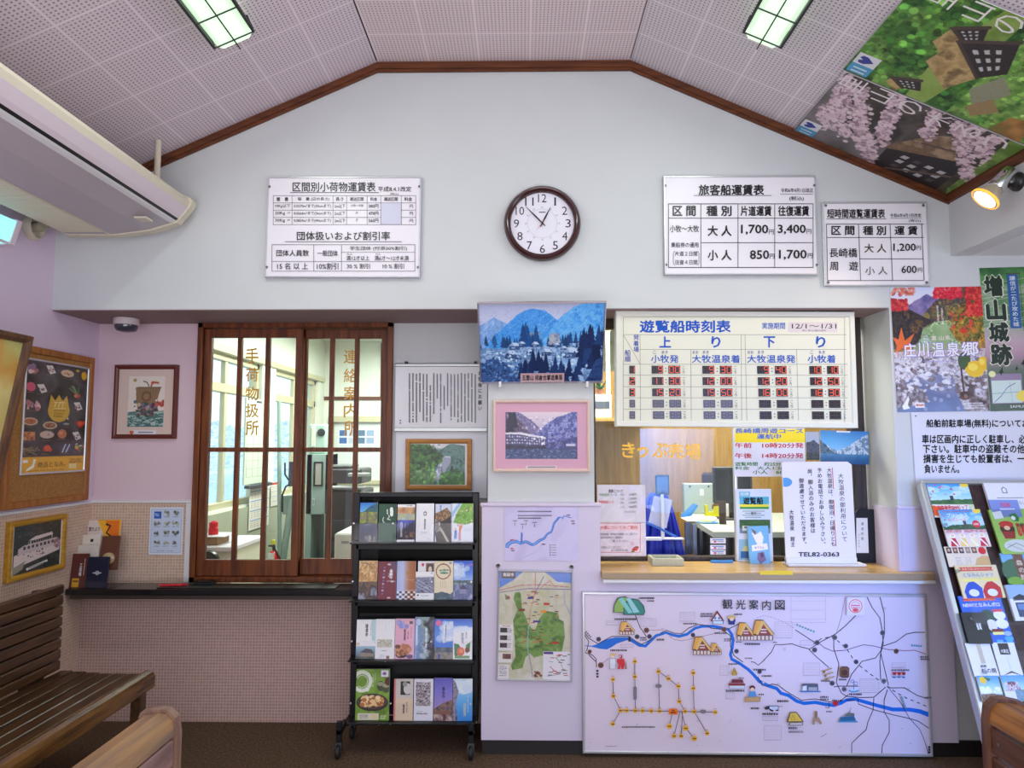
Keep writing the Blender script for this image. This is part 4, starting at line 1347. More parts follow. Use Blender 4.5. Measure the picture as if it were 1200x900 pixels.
def pic_noodles():
 p = Pic(100, 150, (110, 146, 40), 77)
 p.ramp(np.ones_like(p.u), p.fbm(3), [(104, 140, 36), (128, 166, 52), (96, 128, 34)])
 t = np.linspace(-2.6, 2.3, 40)
 p.line([(.18 + .25 * math.cos(a), .24 + .18 * math.sin(a)) for a in t], .07, (226, 232, 214))
 p.line([(.18 + .16 * math.cos(a), .24 + .12 * math.sin(a)) for a in t], .012, (226, 232, 214))
 p.ell(.12, .4, .05, .03, (232, 236, 226)).ell(.34, .4, .06, .035, (232, 236, 226)).rect(.74, .03, .96, .15, (232, 228, 240)).ell(.84, .09, .06, .03, (140, 96, 160))
 p.greek((.47, .1, .53, .38), 1, (226, 232, 214), True).greek((.55, .08, .58, .34), 1, (200, 210, 170), True)
 p.ell(.74, .33, .11, .1, (64, 68, 40)).ell(.74, .29, .1, .04, (150, 150, 120)).ell(.9, .36, .13, .1, (72, 76, 46)).ell(.9, .32, .11, .04, (160, 160, 130)).ell(.96, .24, .1, .08, (84, 40, 30))
 p.ell(.5, .64, .47, .17, (56, 42, 40)).ell(.5, .63, .42, .14, (84, 66, 62)).ell(.5, .62, .4, .125, (66, 50, 48))
 p.blobs(90, (.2, .54, .8, .7), .03, [(206, 150, 80), (232, 196, 140), (170, 96, 50), (240, 214, 170), (190, 110, 50)], 1.2)
 p.rect(.08, .85, .7, .97, (222, 214, 190)).greek((.12, .87, .4, .95), 3, (110, 110, 140)).rect(.5, .87, .66, .95, (226, 206, 160)).greek((.74, .88, .92, .96), 2, (226, 232, 214))
 return p.grain(.02).a

# ------------------------------------------------------------------ the room
P0, PW, REC, LW, RW, ZS, ZC = 3.42, 3.40, 3.82, -2.32, 2.09, 2.09, 3.345
SL = .4475
O3 = (0, 0, 0)
plaster = mat('gable_wallpaper', (206, 208, 210), .85, var=.035, scale=5, bump=.5, bscale=420)
pink = mat('left_wallpaper_pink_cast', (226, 206, 228), .85, var=.04, scale=4, bump=.5, bscale=420)  # a pink colour cast is put into this wallpaper's base colour
recess_paper = mat('recess_wallpaper', (220, 194, 206), .85, var=.05, scale=3, bump=.5, bscale=420)  # the same pink cast put into the recess paper's colour
lilac = mat('lilac_panel', (214, 202, 226), .45, var=.03, scale=3)
white_paint = mat('white_paint', (226, 224, 228), .5, var=.03, scale=6)
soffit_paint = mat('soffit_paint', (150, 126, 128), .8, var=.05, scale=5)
brown_trim = wood('brown_trim', (112, 62, 34), (84, 44, 24), 0, .45)
brown_trim_y = wood('brown_trim_deep', (112, 62, 34), (84, 44, 24), 1, .45)
tile_x = tiles('mosaic_tiles_facing', (206, 172, 152), (192, 158, 142), (222, 204, 186), .0158, (0, 2))
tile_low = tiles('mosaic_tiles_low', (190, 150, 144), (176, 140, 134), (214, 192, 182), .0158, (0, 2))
tile_y = tiles('mosaic_tiles_side', (206, 172, 152), (192, 158, 142), (222, 204, 186), .0158, (1, 2))
carpet = mat('brown_carpet', (108, 82, 58), .95, scale=90, col2=(68, 50, 36), bump=.6, bscale=600)
black_base = mat('black_baseboard', (30, 25, 28), .5)

m = M().box(-3.4, 3.4, -1.6, 3.9, -.06, 0)
struct('floor', m, carpet, origin=O3)

# ceiling: a flat strip between two slopes
XL, XR = -.726, .542

def zl(x):
 return ZC - SL * (XL - x)

def zr(x):
 return ZC - SL * (x - XR)

Y0, Y1 = -1.6, 3.46
m = M().prism([(XL, Y0, ZC), (XR, Y0, ZC), (XR, Y0, ZC + .04), (XL, Y0, ZC + .04)], (0, Y1 - Y0, 0))
struct('ceiling', m, perforated('ceiling_boards_flat', (234, 216, 219), (146, 124, 132), 1.0), origin=O3)
m = M().prism([(LW - .1, Y0, zl(LW - .1)), (XL, Y0, ZC), (XL, Y0, ZC + .04), (LW - .1, Y0, zl(LW - .1) + .04)], (0, Y1 - Y0, 0))
struct('ceiling_left', m, perforated('ceiling_boards_left', (222, 206, 216), (136, 116, 128), 1.07, x0=-.957), origin=O3)
m = M().prism([(XR, Y0, ZC), (RW + .1, Y0, zr(RW + .1)), (RW + .1, Y0, zr(RW + .1) + .04), (XR, Y0, ZC + .04)], (0, Y1 - Y0, 0))
struct('ceiling_right', m, perforated('ceiling_boards_right', (222, 212, 218), (138, 122, 130), 1.07, x0=.78), origin=O3)

# gable wall over the openings, with the stretch right of the ticket window
m = M().prism([(LW - .1, P0, ZS), (1.78, P0, ZS), (1.78, P0, 0), (3.2, P0, 0), (3.2, P0, 2.75), (RW, P0, zr(RW) + .03), (XR, P0, ZC + .03), (XL, P0, ZC + .03), (LW, P0, zl(LW) + .03), (LW - .1, P0, zl(LW) + .03)], (0, .4, 0))
m.box(.612, .6135, P0 - .0006, P0, 2.12, 3.32, col=(255, 255, 255)).box(-.19, -.1885, P0 - .0006, P0, 2.12, 3.32)
struct('wall_front', m, plaster, origin=O3)
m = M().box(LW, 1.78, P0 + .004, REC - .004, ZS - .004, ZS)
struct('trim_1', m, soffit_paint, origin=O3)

# brown trim along the gable
for i, (a, b) in enumerate((((LW, zl(LW)), (XL, ZC)), ((XL, ZC), (XR, ZC)), ((XR, ZC), (RW, zr(RW))))):
 m = M()
 for dz0, dz1, dy in ((0, .05, .014), (.014, .036, .02)):
  m.prism([(a[0], P0 - dy, a[1] - dz0 * 1.05), (b[0], P0 - dy, b[1] - dz0 * 1.05), (b[0], P0 - dy, b[1] - dz1 * 1.05), (a[0], P0 - dy, a[1] - dz1 * 1.05)], (0, dy - .001, 0))
 struct('trim_%d' % (i + 2), m, brown_trim, origin=O3)
m = M().prism([(RW - .014, Y0, zr(RW) + .002), (RW - .001, Y0, zr(RW) - .006), (RW - .001, Y0, zr(RW) - .05), (RW - .014, Y0, zr(RW) - .045)], (0, P0 - .02 - Y0, 0))
struct('trim_5', m, brown_trim_y, origin=O3)

m = M().box(XL - .0035, XL + .0015, Y0, P0 - .03, ZC - .0035, ZC + .002).box(XR - .001, XR + .0015, Y0, P0 - .03, ZC - .003, ZC + .002)
struct('trim_11', m, mat('dark_joint', (50, 42, 46), .8), origin=O3)

# right side: the wall above the alcove, the alcove's end wall and its lid
m = M().box(RW, RW + .1, Y0, P0, 2.344, 2.72)
struct('wall_right', m, plaster, origin=O3)
m = M().box(RW + .1, 3.2, Y0, P0, 2.344, 2.40)
struct('ceiling_alcove', m, white_paint, origin=O3)
m = M().box(3.2, 3.3, 2.2, P0, 0, 2.36).box(3.2, 3.3, Y0, .4, 0, 2.36).box(3.2, 3.3, .4, 2.2, 0, .7).box(3.2, 3.3, .4, 2.2, 1.95, 2.36)
struct('wall_alcove', m, white_paint, origin=O3)

# left wall: wallpaper with a pink colour cast put into it, over mosaic
m = M().box(LW - .1, LW, Y0, REC, 1.122, 2.72)
struct('wall_left', m, pink, origin=O3)
m = M().box(LW - .1, LW + .004, Y0, REC, 0, 1.118)
struct('wall_left_tiles', m, tile_y, origin=O3)
m = M().box(LW, LW + .012, Y0, REC - .01, 1.112, 1.126, .002)
struct('trim_6', m, white_paint, origin=O3)

# recess behind the baggage counter
WX0, WX1, WZ0, WZ1 = -1.765, -.70, .70, 2.088
m = M().box(LW, WX0, REC, REC + .1, 1.122, ZS)
struct('wall_recess', m, recess_paper, origin=O3)
m = M().box(WX1, -.165, REC, REC + .1, 1.122, ZS)
struct('wall_recess_right', m, plaster, origin=O3)
m = M().box(LW, WX0, REC - .006, REC + .1, .66, 1.12).box(WX1, -.165, REC - .006, REC + .1, .66, 1.12)
struct('wall_recess_tiles', m, tile_x, origin=O3)
m = M().box(LW, WX0 - .003, REC - .014, REC, 1.114, 1.128, .002).box(WX0 - .035, WX0, REC - .012, REC, .70, 1.12)
struct('trim_7', m, white_paint, origin=O3)
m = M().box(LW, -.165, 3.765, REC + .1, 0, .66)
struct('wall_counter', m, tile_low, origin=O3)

# pillar between the two openings, and the lilac dado that runs on under the ticket counter
m = M().box(-.165, .345, P0, REC + .1, 0, ZS - .001)
struct('wall_pillar', m, plaster, origin=O3)
CZ = .838                                              # ticket counter top
m = M().prism([(-.192, PW, .065), (2.0, PW, .065), (2.0, PW, 1.125), (1.781, PW, 1.125), (1.781, PW, CZ - .034), (.368, PW, CZ - .034), (.368, PW, 1.135), (-.192, PW, 1.135)], (0, .019, 0))
m.box(.36, 1.77, P0 + .001, P0 + .24, .065, CZ - .034)
m.box(1.765, 1.7805, PW, 3.66, CZ - .03, 1.125)
struct('wall_dado', m, lilac, origin=O3)
m = M().box(-.2, .376, PW - .008, P0 + .01, 1.135, 1.152, .004).box(1.765, 2.003, PW - .006, P0, 1.125, 1.14, .003)
struct('trim_8', m, lilac, origin=O3)
m = M().box(-.188, 2.0, PW + .006, P0 + .2, 0, .066)
struct('baseboard_front', m, black_base, origin=O3)
m = M().box(2.0, 3.2, P0 - .012, P0, 0, .07)
struct('baseboard_right', m, black_base, origin=O3)

# ------------------------------------------------------------------ office behind the windows
cream = mat('office_cream', (230, 234, 220), .7, var=.04, scale=4)
olive_panel = mat('office_panel', (168, 172, 150), .6, var=.05, scale=4)
alu = mat('aluminium', (196, 198, 196), .35, .7, var=.05, scale=60)
champagne = mat('champagne_aluminium', (206, 200, 164), .45, .3, var=.05)
steel = mat('brushed_steel', (214, 214, 220), .3, .55, var=.05, scale=80)
pane = clear('window_pane', (252, 254, 254), 1.45, .01, .35)
thin_pane = clear('counter_pane', (252, 254, 253), 1.45, .01, .6)
FY = 8.26
m = M().box(LW - .12, 3.2, 3.92, FY + .1, -.06, 0)
struct('floor_office', m, mat('office_floor', (120, 112, 100), .6, scale=6))
m = M().box(LW - .12, 3.2, 3.83, FY + .1, 2.62, 2.70)
struct('ceiling_office', m, mat('office_ceiling', (226, 228, 216), .8, scale=6))
m = M().box(LW - .12, LW, 3.921, FY, 0, .92).box(LW - .12, LW, 3.921, FY, 2.13, 2.62).box(LW - .12, LW, 3.921, 4.3, .92, 2.13).box(LW - .12, LW, 6.27, 6.62, .92, 2.13).box(LW - .12, LW, 8.0, FY, .92, 2.13)
struct('wall_office_left', m, cream, origin=O3)
m = M().box(LW, LW + .02, 3.93, 8.2, .0, .9)
struct('wall_office_panel', m, olive_panel, origin=O3)
m = M().box(LW - .12, 3.2, FY, FY + .1, 0, .95).box(LW - .12, 3.2, FY, FY + .1, 1.72, 2.62).box(LW - .12, -2.26, FY, FY + .1, .95, 1.72).box(-1.0, 3.2, FY, FY + .1, .95, 1.72)
struct('wall_office_rear', m, cream, origin=O3)
m = M().box(3.1, 3.2, 3.83, FY, 0, 2.62)
struct('wall_office_right', m, cream, origin=O3)
m = M().box(LW, -.9, FY - .02, FY, 1.93, 1.97).box(-1.66, -1.62, FY - .02, FY, 1.97, 2.6)
struct('trim_9', m, brown_trim, origin=O3)
m = M().box(LW, LW + .025, 3.93, 8.2, 2.13, 2.18, .003)
struct('trim_10', m, champagne, origin=O3)
# wood panelling that closes the ticket booth at the back
m = M().box(.1, 3.1, 5.6, 5.66, 0, 2.0)
for i in range(38):
 m.box(.12 + i * .078, .124 + i * .078, 5.597, 5.6, 0, 2.0, col=(80, 60, 30))
struct('wall_booth', m, wood('booth_panelling', (190, 150, 84), (168, 128, 66), 2, .45))

def alu_window(n, y0, y1, z0, z1, mull, zt):
 root = bpy.data.objects.new('window_%d' % n, None)
 COL.objects.link(root)
 root.location = (LW - .06, (y0 + y1) / 2, z0)
 root['kind'] = 'structure'
 x0, x1 = LW - .09, LW - .03
 f = M()
 for a in ((y0, y1, z0, z0 + .05), (y0, y1, z1 - .05, z1), (y0, y0 + .045, z0, z1), (y1 - .045, y1, z0, z1), (y0, y1, zt - .03, zt + .04)):
  f.box(x0, x1, a[0], a[1], a[2], a[3], .004)
 for q in mull:
  f.box(x0 + .01, x1 - .01, q - .025, q + .025, z0, z1, .003)
 f.build('window_frame', champagne, root)
 g = M()
 ys = [y0] + list(mull) + [y1]
 for a, b in zip(ys[:-1], ys[1:]):
  g.box(LW - .062, LW - .058, a, b, z0 + .04, zt)
  g.box(LW - .062, LW - .058, a, b, zt, z1 - .04)
 g.build('pane', pane, root)
 return root

alu_window(1, 4.3, 6.27, .92, 2.13, (5.6,), 1.86)
alu_window(2, 6.62, 8.0, .92, 2.13, (7.3,), 1.86)
root = bpy.data.objects.new('window_3', None)
COL.objects.link(root)
root.location = (-1.63, FY, .95)
root['kind'] = 'structure'
f = M()
for a in ((-2.26, -1.0, .95, 1.0), (-2.26, -1.0, 1.67, 1.74), (-2.26, -2.2, .95, 1.72), (-1.06, -1.0, .95, 1.72), (-1.58, -1.52, .95, 1.72)):
 f.box(a[0], a[1], FY - .03, FY + .05, a[2], a[3], .004)
f.build('window_frame', champagne, root)
g = M().box(-2.2, -1.06, FY + .02, FY + .025, 1.0, 1.67)
g.build('pane', mat('frosted_pane', (220, 226, 222), .5), root)

# ------------------------------------------------------------------ the view: a lake below snowy wooded slopes
rng = np.random.default_rng(3)
m = M().box(-420, -2.6, -40, 320, -6.6, -6.5)
o = struct('lake', m, mat('lake_water', (160, 206, 222), .12, scale=.05, var=.12))
nx, ny = 150, 30
U, V = np.meshgrid(np.linspace(0, 1, nx), np.linspace(0, 1, ny))
px_ = -160 + U * 150
py_ = 150 + V * 70 + 40 * U
hz = -7 + (V ** .8) * (16 + 3 * np.sin(U * 9) + 2 * np.sin(U * 23 + 1)) + rng.random((ny, nx)) * 2 * V
P = np.stack([px_, py_, hz], -1).reshape(-1, 3)
i = np.arange(nx * ny).reshape(ny, nx)
q = np.stack([i[:-1, :-1], i[:-1, 1:], i[1:, 1:], i[1:, :-1]], -1).reshape(-1, 4)
m = M()
m.add(P, [tuple(k) for k in q])
struct('snowy_mountain', m, mat('snow_and_trees', (252, 253, 255), .9, col2=(186, 206, 236), scale=.6))
m = M().box(-4.6, -3.4, 5.3, 7.4, -1.0, 1.02, .02)
m.prism([(-4.8, 5.2, 1.02), (-3.2, 5.2, 1.02), (-4.0, 5.2, 1.2)], (0, 2.3, 0))
tag(m.build('boat_shed', mat('pale_lilac_siding', (206, 210, 232), .7, stretch=(1, 20, 1), scale=6)), 'pale lilac shed with low roof outside the office window', 'shed')

# ------------------------------------------------------------------ baggage window (two sashes) and ticket window
sash = wood('sash_wood', (126, 66, 30), (84, 40, 20), 2, .35)
sash_h = wood('sash_wood_rail', (120, 66, 32), (82, 42, 22), 0, .35)
gold = mat('gold_lettering', (206, 150, 50), .4, .2, var=.08, scale=60)
root = bpy.data.objects.new('window_4', None)
COL.objects.link(root)
root.location = ((WX0 + WX1) / 2, REC, WZ0)
root['kind'] = 'structure'
f = M()
f.box(WX0, WX1, REC - .03, REC + .09, WZ1 - .028, WZ1, .003).box(WX0, WX1, REC - .03, REC + .09, WZ0, WZ0 + .03, .003)
f.box(WX0, WX0 + .03, REC - .03, REC + .09, WZ0, WZ1, .003).box(WX1 - .03, WX1, REC - .03, REC + .09, WZ0, WZ1, .003)
f.build('window_frame', sash, root)

def sash_leaf(x0, x1, y, word, wx):
 z0, z1 = WZ0 + .03, WZ1 - .03
 f = M().box(x0, x0 + .042, y, y + .034, z0, z1, .004).box(x1 - .042, x1, y, y + .034, z0, z1, .004)
 f.box(x0, x1, y + .001, y + .033, z0, z0 + .085, .004).box(x0, x1, y + .001, y + .033, z1 - .05, z1, .004)
 zm = front(y).at(300, 527)[2]
 w3 = (x1 - x0 - .084) / 3
 for k in (1, 2):
  c = x0 + .042 + w3 * k
  f.box(c - .012, c + .012, y + .002, y + .03, z0 + .05, z1 - .04, .003)
 f.box(x0 + .03, x1 - .03, y + .003, y + .029, zm - .012, zm + .012, .003)
 s = f.build('sash', sash, root)
 M().box(x0 + .03, x1 - .03, y + .015, y + .019, z0 + .06, z1 - .03).build('pane', thin_pane, s)
 t = M()
 pl = front(y + .0145)
 for ch, yy in word:
  t.text(pl, ch, wx[0], yy[0], wx[1], yy[1], bold=.012)
 t.build('gold_writing', gold, s)

sash_leaf(WX0 + .03, -1.19, REC - .014, list(zip('手荷物扱所', ((408, 426), (431, 447), (453, 469), (473, 489), (493, 510)))), (288, 303))
sash_leaf(-1.225, WX1 - .03, REC + .03, list(zip('連絡案内所', ((410, 426), (432, 448), (453, 468), (473, 489), (493, 511)))), (403, 419))

root = bpy.data.objects.new('window_5', None)
COL.objects.link(root)
root.location = (1.06, 3.68, CZ)
root['kind'] = 'structure'
dark_frame = wood('dark_window_frame', (70, 54, 46), (44, 34, 30), 2, .45)
f = M().box(1.69, 1.755, 3.66, 3.73, CZ, ZS - .006, .003).box(.346, .38, 3.68, 3.73, CZ, ZS - .006, .003).box(.38, 1.69, 3.68, 3.73, ZS - .06, ZS - .006, .003).box(.38, 1.69, 3.68, 3.73, CZ + .001, CZ + .02, .002)
f.build('window_frame', dark_frame, root)
xs = front(3.68).at(862, 600)[0]
M().cyl((xs, 3.672, CZ + .001), (xs, 3.672, ZS - .01), .011, n=14).build('post', steel, root, smooth=40)
g = M().box(.38, xs, 3.694, 3.698, CZ + .24, ZS - .06).box(xs, 1.69, 3.70, 3.704, CZ + .02, ZS - .06)
g.build('pane', thin_pane, root)
t = M()
pl = front(3.692)
for ch, a in zip('きっぷ売場', ((729, 519, 744, 536), (747, 524, 759, 536), (765, 519, 782, 536), (783, 520, 801, 537), (803, 520, 821, 538))):
 t.text(pl, ch, *a, bold=.02)
t.build('gold_writing', mat('bright_gold_lettering', (255, 190, 50), .4, .1), root)

# ------------------------------------------------------------------ signs, clock and pictures on the gable wall
INK = (26, 24, 30)
board = printed('sign_enamel', .35, .4)
paper = printed('printed_paper', .6, .3)
glossy = printed('glossy_print', .3, .5)
glazed = printed('glazed_print', .4, .4, .5)
F0 = front(P0 - .022)
screwm = mat('screw_metal', (120, 118, 122), .35, .8)

def sign_root(name, label, cat, R, d=.02):
 return thing(name, label, cat, R.c - R.n * d, None)

def alu_sign(name, label, R, write, d=.02, fw=.008, frame_mat=None, screws=()):
 root = sign_root(name, label, 'sign', R, d)
 M().ring(R, [(0, -d), (0, .002), (.002, .004), (fw - .002, .004), (fw, .001), (fw, -d)]).build('frame', frame_mat or steel, root)
 q = R.inset(fw * .8)
 m = M().slab(q, d * .8, 0, 0, (236, 230, 238))
 write(m)
 m.build('panel', board, root)
 for u, v in screws:
  p = R.to3([(u, v)])[0]
  M().lathe(p + R.n * .001, R.n, [(.007, 0), (.007, .002), (.004, .0035)], 12).build('screw', screwm, root)
 return root

def parcel_table(m):
 p = F0
 m.text(p, '区間別小荷物運賃表', 343, 213.5, 440, 224.5, INK, .014)
 m.text(p, '平成8.4.1改定', 443, 218.5, 482, 224.5, INK, .01)
 m.bar(p, 340, 225.3, 444, 226, INK)
 m.text(p, '(税込)', 457, 226, 467, 229, INK)
 g = (90, 84, 92)
 xs, ys = (320, 342, 390, 406, 430, 446, 470, 487), (229, 237.5, 246, 254.5, 263)
 for y in ys:
  m.bar(p, 320, y, 487.4, y + .45, g)
 for x in xs:
  m.bar(p, x, 229, x + .45, 263.4, g)
 m.bar(p, 446.6, 238, 469.8, 262.8, (206, 206, 226))
 for t, a, b in (('重　量', 324, 338), ('容　量 (辺の長さ)', 349, 386), ('長さ', 393.5, 402.5), ('運送区間', 410, 426), ('料金', 434, 442), ('運送区間', 450, 466), ('料金', 474, 483)):
  m.text(p, t, a, 231.2, b, 235.5, INK, .012)
 for k, (a, b, c) in enumerate((('10Kg以下', '0.0270m³まで(30cmまで)', '380円'), ('20Kg 〃', '0.0666m³まで(36cmまで)', '470円'), ('30Kg 〃', '0.0834m³まで(44cmまで)', '560円'))):
  y = 239.4 + 8.5 * k
  m.text(p, a, 322.5, y, 340, y + 4.4, INK, .006)
  m.text(p, b, 344.5, y, 388, y + 4.6, INK, .004)
  m.text(p, '2m以下', 392, y, 404.5, y + 4.4, INK, .004)
  m.text(p, '小牧～大牧' if k == 0 else '〃', 411 if k == 0 else 417, y, 426 if k == 0 else 419.5, y + 3, INK, .006)
  m.text(p, c, 432, y, 443.5, y + 4.4, INK, .012)
  m.text(p, '円', 480, y + .4, 484, y + 4.4, INK, .004)
 m.text(p, '団体扱いおよび割引率', 348, 271.5, 457, 281.5, INK, .012)
 m.bar(p, 334, 283, 471, 283.6, INK)
 for y in (286.5, 306.2, 317.5):
  m.bar(p, 318.5, y, 486.4, y + .5, g)
 m.bar(p, 400, 295.4, 486, 295.8, g)
 for x in (318.5, 367.5, 400, 486):
  m.bar(p, x, 286.5, x + .5, 318, g)
 m.text(p, '団体人員数', 324, 293, 362, 300.3, INK, .01)
 m.text(p, '一般団体', 372, 293.5, 396, 300.3, INK, .008)
 m.text(p, '学生団体 (付添30%割引)', 410, 288.7, 477, 294, INK, .006)
 m.text(p, '大人', 406.5, 296.6, 413, 299.2, INK)
 m.text(p, '小人', 440, 296.6, 446, 299.2, INK)
 m.text(p, '満12才以上', 406, 299.8, 433, 305.4, INK, .006)
 m.text(p, '満6才～12才未満', 439, 299.8, 479, 305.4, INK, .006)
 m.text(p, '15 名 以 上', 325, 308.3, 361, 315.8, INK, .008)
 m.text(p, '10%割引', 371.5, 308.3, 396.5, 315.8, INK, .008)
 m.text(p, '30 % 割引', 406.5, 309, 433.5, 315, INK, .006)
 m.text(p, '10 % 割引', 448.5, 309, 473.5, 315, INK, .006)

alu_sign('fare_sign', 'white framed parcel fare and group discount table, left of the clock', Rect.px(front(P0 - .02), (312, 207, 493, 325)), parcel_table, screws=((.012, .1), (.988, .1), (.012, .9), (.988, .9)))

def passenger_table(m):
 p = F0
 m.text(p, '旅客船運賃表', 819, 216.5, 895, 228.5, INK, .03)
 m.bar(p, 813, 228.8, 904, 229.4, INK)
 m.text(p, '令和6年4月1日改正', 915, 220.5, 953, 225.5, INK, .01)
 m.bar(p, 914, 227.2, 953, 227.6, INK)
 m.text(p, '(税込)', 925, 230, 942, 235.5, INK, .01)
 for x in (783, 821, 864.5, 907.5, 952.5):
  m.bar(p, x, 238.5, x + .7, 314, INK)
 m.bar(p, 783, 238.5, 953, 239.3, INK)
 m.bar(p, 783, 255.3, 953, 256, INK)
 m.bar(p, 821, 284, 953, 284.7, INK)
 m.bar(p, 783, 313, 953, 313.8, INK)
 for t, a, b in (('区 間', 788.5, 815), ('種 別', 828, 857), ('片道運賃', 868, 904), ('往復運賃', 912, 948)):
  m.text(p, t, a, 241.5, b, 253, INK, .028)
 m.text(p, '小牧～大牧', 785, 264, 819, 272, INK, .012)
 m.text(p, '乗船券の通用', 786.5, 284, 818.5, 290, INK, .008)
 m.text(p, '片道２日間', 791, 294.5, 817, 300, INK, .008)
 m.text(p, '往復４日間', 791, 304.5, 817, 310, INK, .008)
 for x, k in ((789, -1), (819, 1)):
  m.line(p, [(x - k * 1.5, 294), (x, 297), (x, 308), (x - k * 1.5, 311)], .5, INK)
 m.text(p, '大 人', 829.5, 264.5, 857, 276.5, INK, .028)
 m.text(p, '小 人', 829.5, 293, 857, 305, INK, .02)
 m.text(p, '1,700', 868.5, 263.5, 900, 275, INK, .02)
 m.text(p, '3,400', 911.5, 263.5, 944, 274.5, INK, .02)
 m.text(p, '850', 879, 293.5, 901, 303.5, INK, .02)
 m.text(p, '1,700', 913, 293, 945, 304.5, INK, .02)
 for x, y in ((901, 269), (945, 268.5), (902, 297.5), (946.5, 297)):
  m.text(p, '円', x, y, x + 5.6, y + 5.6, INK, .006)

alu_sign('fare_sign', 'large white passenger boat fare table with 1,700 and 3,400 yen', Rect.px(front(P0 - .02), (778, 206, 957.5, 322)), passenger_table, screws=((.01, .1), (.99, .1), (.01, .9), (.99, .9)))
F0b = front(P0 - .016)

def short_table(m):
 p = F0b
 m.text(p, '短時間遊覧運賃表', 969.5, 245, 1037, 255.5, INK, .024)
 m.bar(p, 968.5, 256.2, 1039, 256.8, INK)
 m.text(p, '令和6年4月1日改定', 1043, 250.2, 1079.5, 254.6, INK, .008)
 m.bar(p, 1043, 255.6, 1080, 256, INK)
 m.text(p, '(税込)', 1065, 257, 1079, 260.6, INK, .006)
 for x0, x1, y0 in ((968.5, 969.8, 262.5), (1006, 1008.5, 262.5), (1043, 1046, 262), (1080, 1083, 262)):
  m.line(p, [(x0, y0), (x1, 328.5)], .7, INK)
 for x0, y in ((968.5, 262.3), (968.5, 278), (1007, 303), (969.5, 328.4)):
  m.bar(p, x0, y, 1082.5, y + .7, INK)
 for t, a, b in (('区 間', 974.5, 1001), ('種 別', 1011.5, 1038), ('運 賃', 1048.5, 1075)):
  m.text(p, t, a, 265, b, 275.3, INK, .024)
 m.text(p, '長崎橋', 972, 291, 1004.5, 301.5, INK, .012)
 m.text(p, '周　遊', 972.5, 306.5, 1005.5, 317, INK, .012)
 m.text(p, '大 人', 1013, 286, 1038.5, 296, (70, 56, 44), .016)
 m.text(p, '小 人', 1014, 312.5, 1040, 322, (110, 100, 96), .006)
 m.text(p, '1,200', 1047, 285.5, 1073, 295.3, INK, .016)
 m.text(p, '600', 1056.5, 311.5, 1074, 320, INK, .016)
 for x, y in ((1074, 288), (1075.5, 314)):
  m.text(p, '円', x, y, x + 5, y + 5.2, INK, .006)

alu_sign('fare_sign', 'smaller square short cruise fare table, screwed at its four corners, under the spotlight', Rect.px(front(P0 - .014), (964.5, 237, 1088, 335)), short_table, d=.014, screws=((.035, .04), (.965, .04), (.035, .96), (.965, .96)))

# clock
c = front(P0 - .02).at(635.5, 262)
rad = .186
root = thing('wall_clock', 'round wall clock with dark brown rim and white face', 'clock', (c[0], P0, c[2] - rad))
rim = mat('clock_rim', (62, 28, 30), .18, spec=.7)
m = M().lathe((c[0], P0 - .001, c[2]), (0, -1, 0), [(rad - .012, 0), (rad, .008), (rad + .002, .024), (rad - .004, .042), (rad - .014, .05), (rad - .024, .046), (rad - .03, .034), (rad - .032, .022), (rad - .032, .0)], 64)
m.build('rim', rim, root, smooth=60)
m = M().lathe((c[0], P0 - .022, c[2]), (0, -1, 0), [(rad - .028, -.01), (rad - .028, 0)], 48, col=(232, 228, 240))
pf = Rect((c[0], P0 - .022, c[2]), (1, 0, 0), (0, 0, 1), .36, .36)
for k in range(1, 13):
 a = math.radians(90 - 30 * k)
 x, y = .5 + .352 * math.cos(a), .5 - .352 * math.sin(a)
 w = .058 if k > 9 else .012 if k == 1 else .036
 m.text(pf, str(k), x - w, y - .058, x + w, y + .058, (40, 34, 40), 0)
 x, y = .5 + .225 * math.cos(a), .5 - .225 * math.sin(a)
 m.text(pf, str(k * 5 if k < 12 else 60), x - .014, y - .012, x + .014, y + .012, (150, 146, 156))
m.circ(pf, .5, .5, .2, .2, .004, (190, 186, 196))
m.bar(pf, .455, .335, .545, .352, (120, 116, 124))
m.build('dial', paper, root)
hand = mat('clock_hands', (24, 20, 22), .4)

def clock_hand(name, ang, ln, w, y, mt):
 a = math.radians(ang)
 d = np.array([math.sin(a), 0, math.cos(a)])
 s = np.array([d[2], 0, -d[0]])
 o = np.array([c[0], y, c[2]])
 M().prism([o - d * .02 - s * w * .6, o + d * ln * .4 - s * w, o + d * ln - s * w * .2, o + d * ln + s * w * .2, o + d * ln * .4 + s * w, o - d * .02 + s * w * .6], (0, -.0012, 0)).build(name, mt, root)

clock_hand('hour_hand', 27, .088, .0042, P0 - .027, hand)
clock_hand('minute_hand', -44.5, .118, .0036, P0 - .029, hand)
clock_hand('second_hand', 218, .045, .0012, P0 - .031, mat('second_hand_red', (206, 120, 96), .4))
M().cyl((c[0], P0 - .024, c[2]), (c[0], P0 - .033, c[2]), .005).build('hub', hand, root)
M().lathe((c[0], P0 - .036, c[2]), (0, -1, 0), [(rad - .029, 0), (rad - .029, .001)], 48).build('glass', clear('clock_glass', (255, 255, 255), 1.3, .03, .5), root)

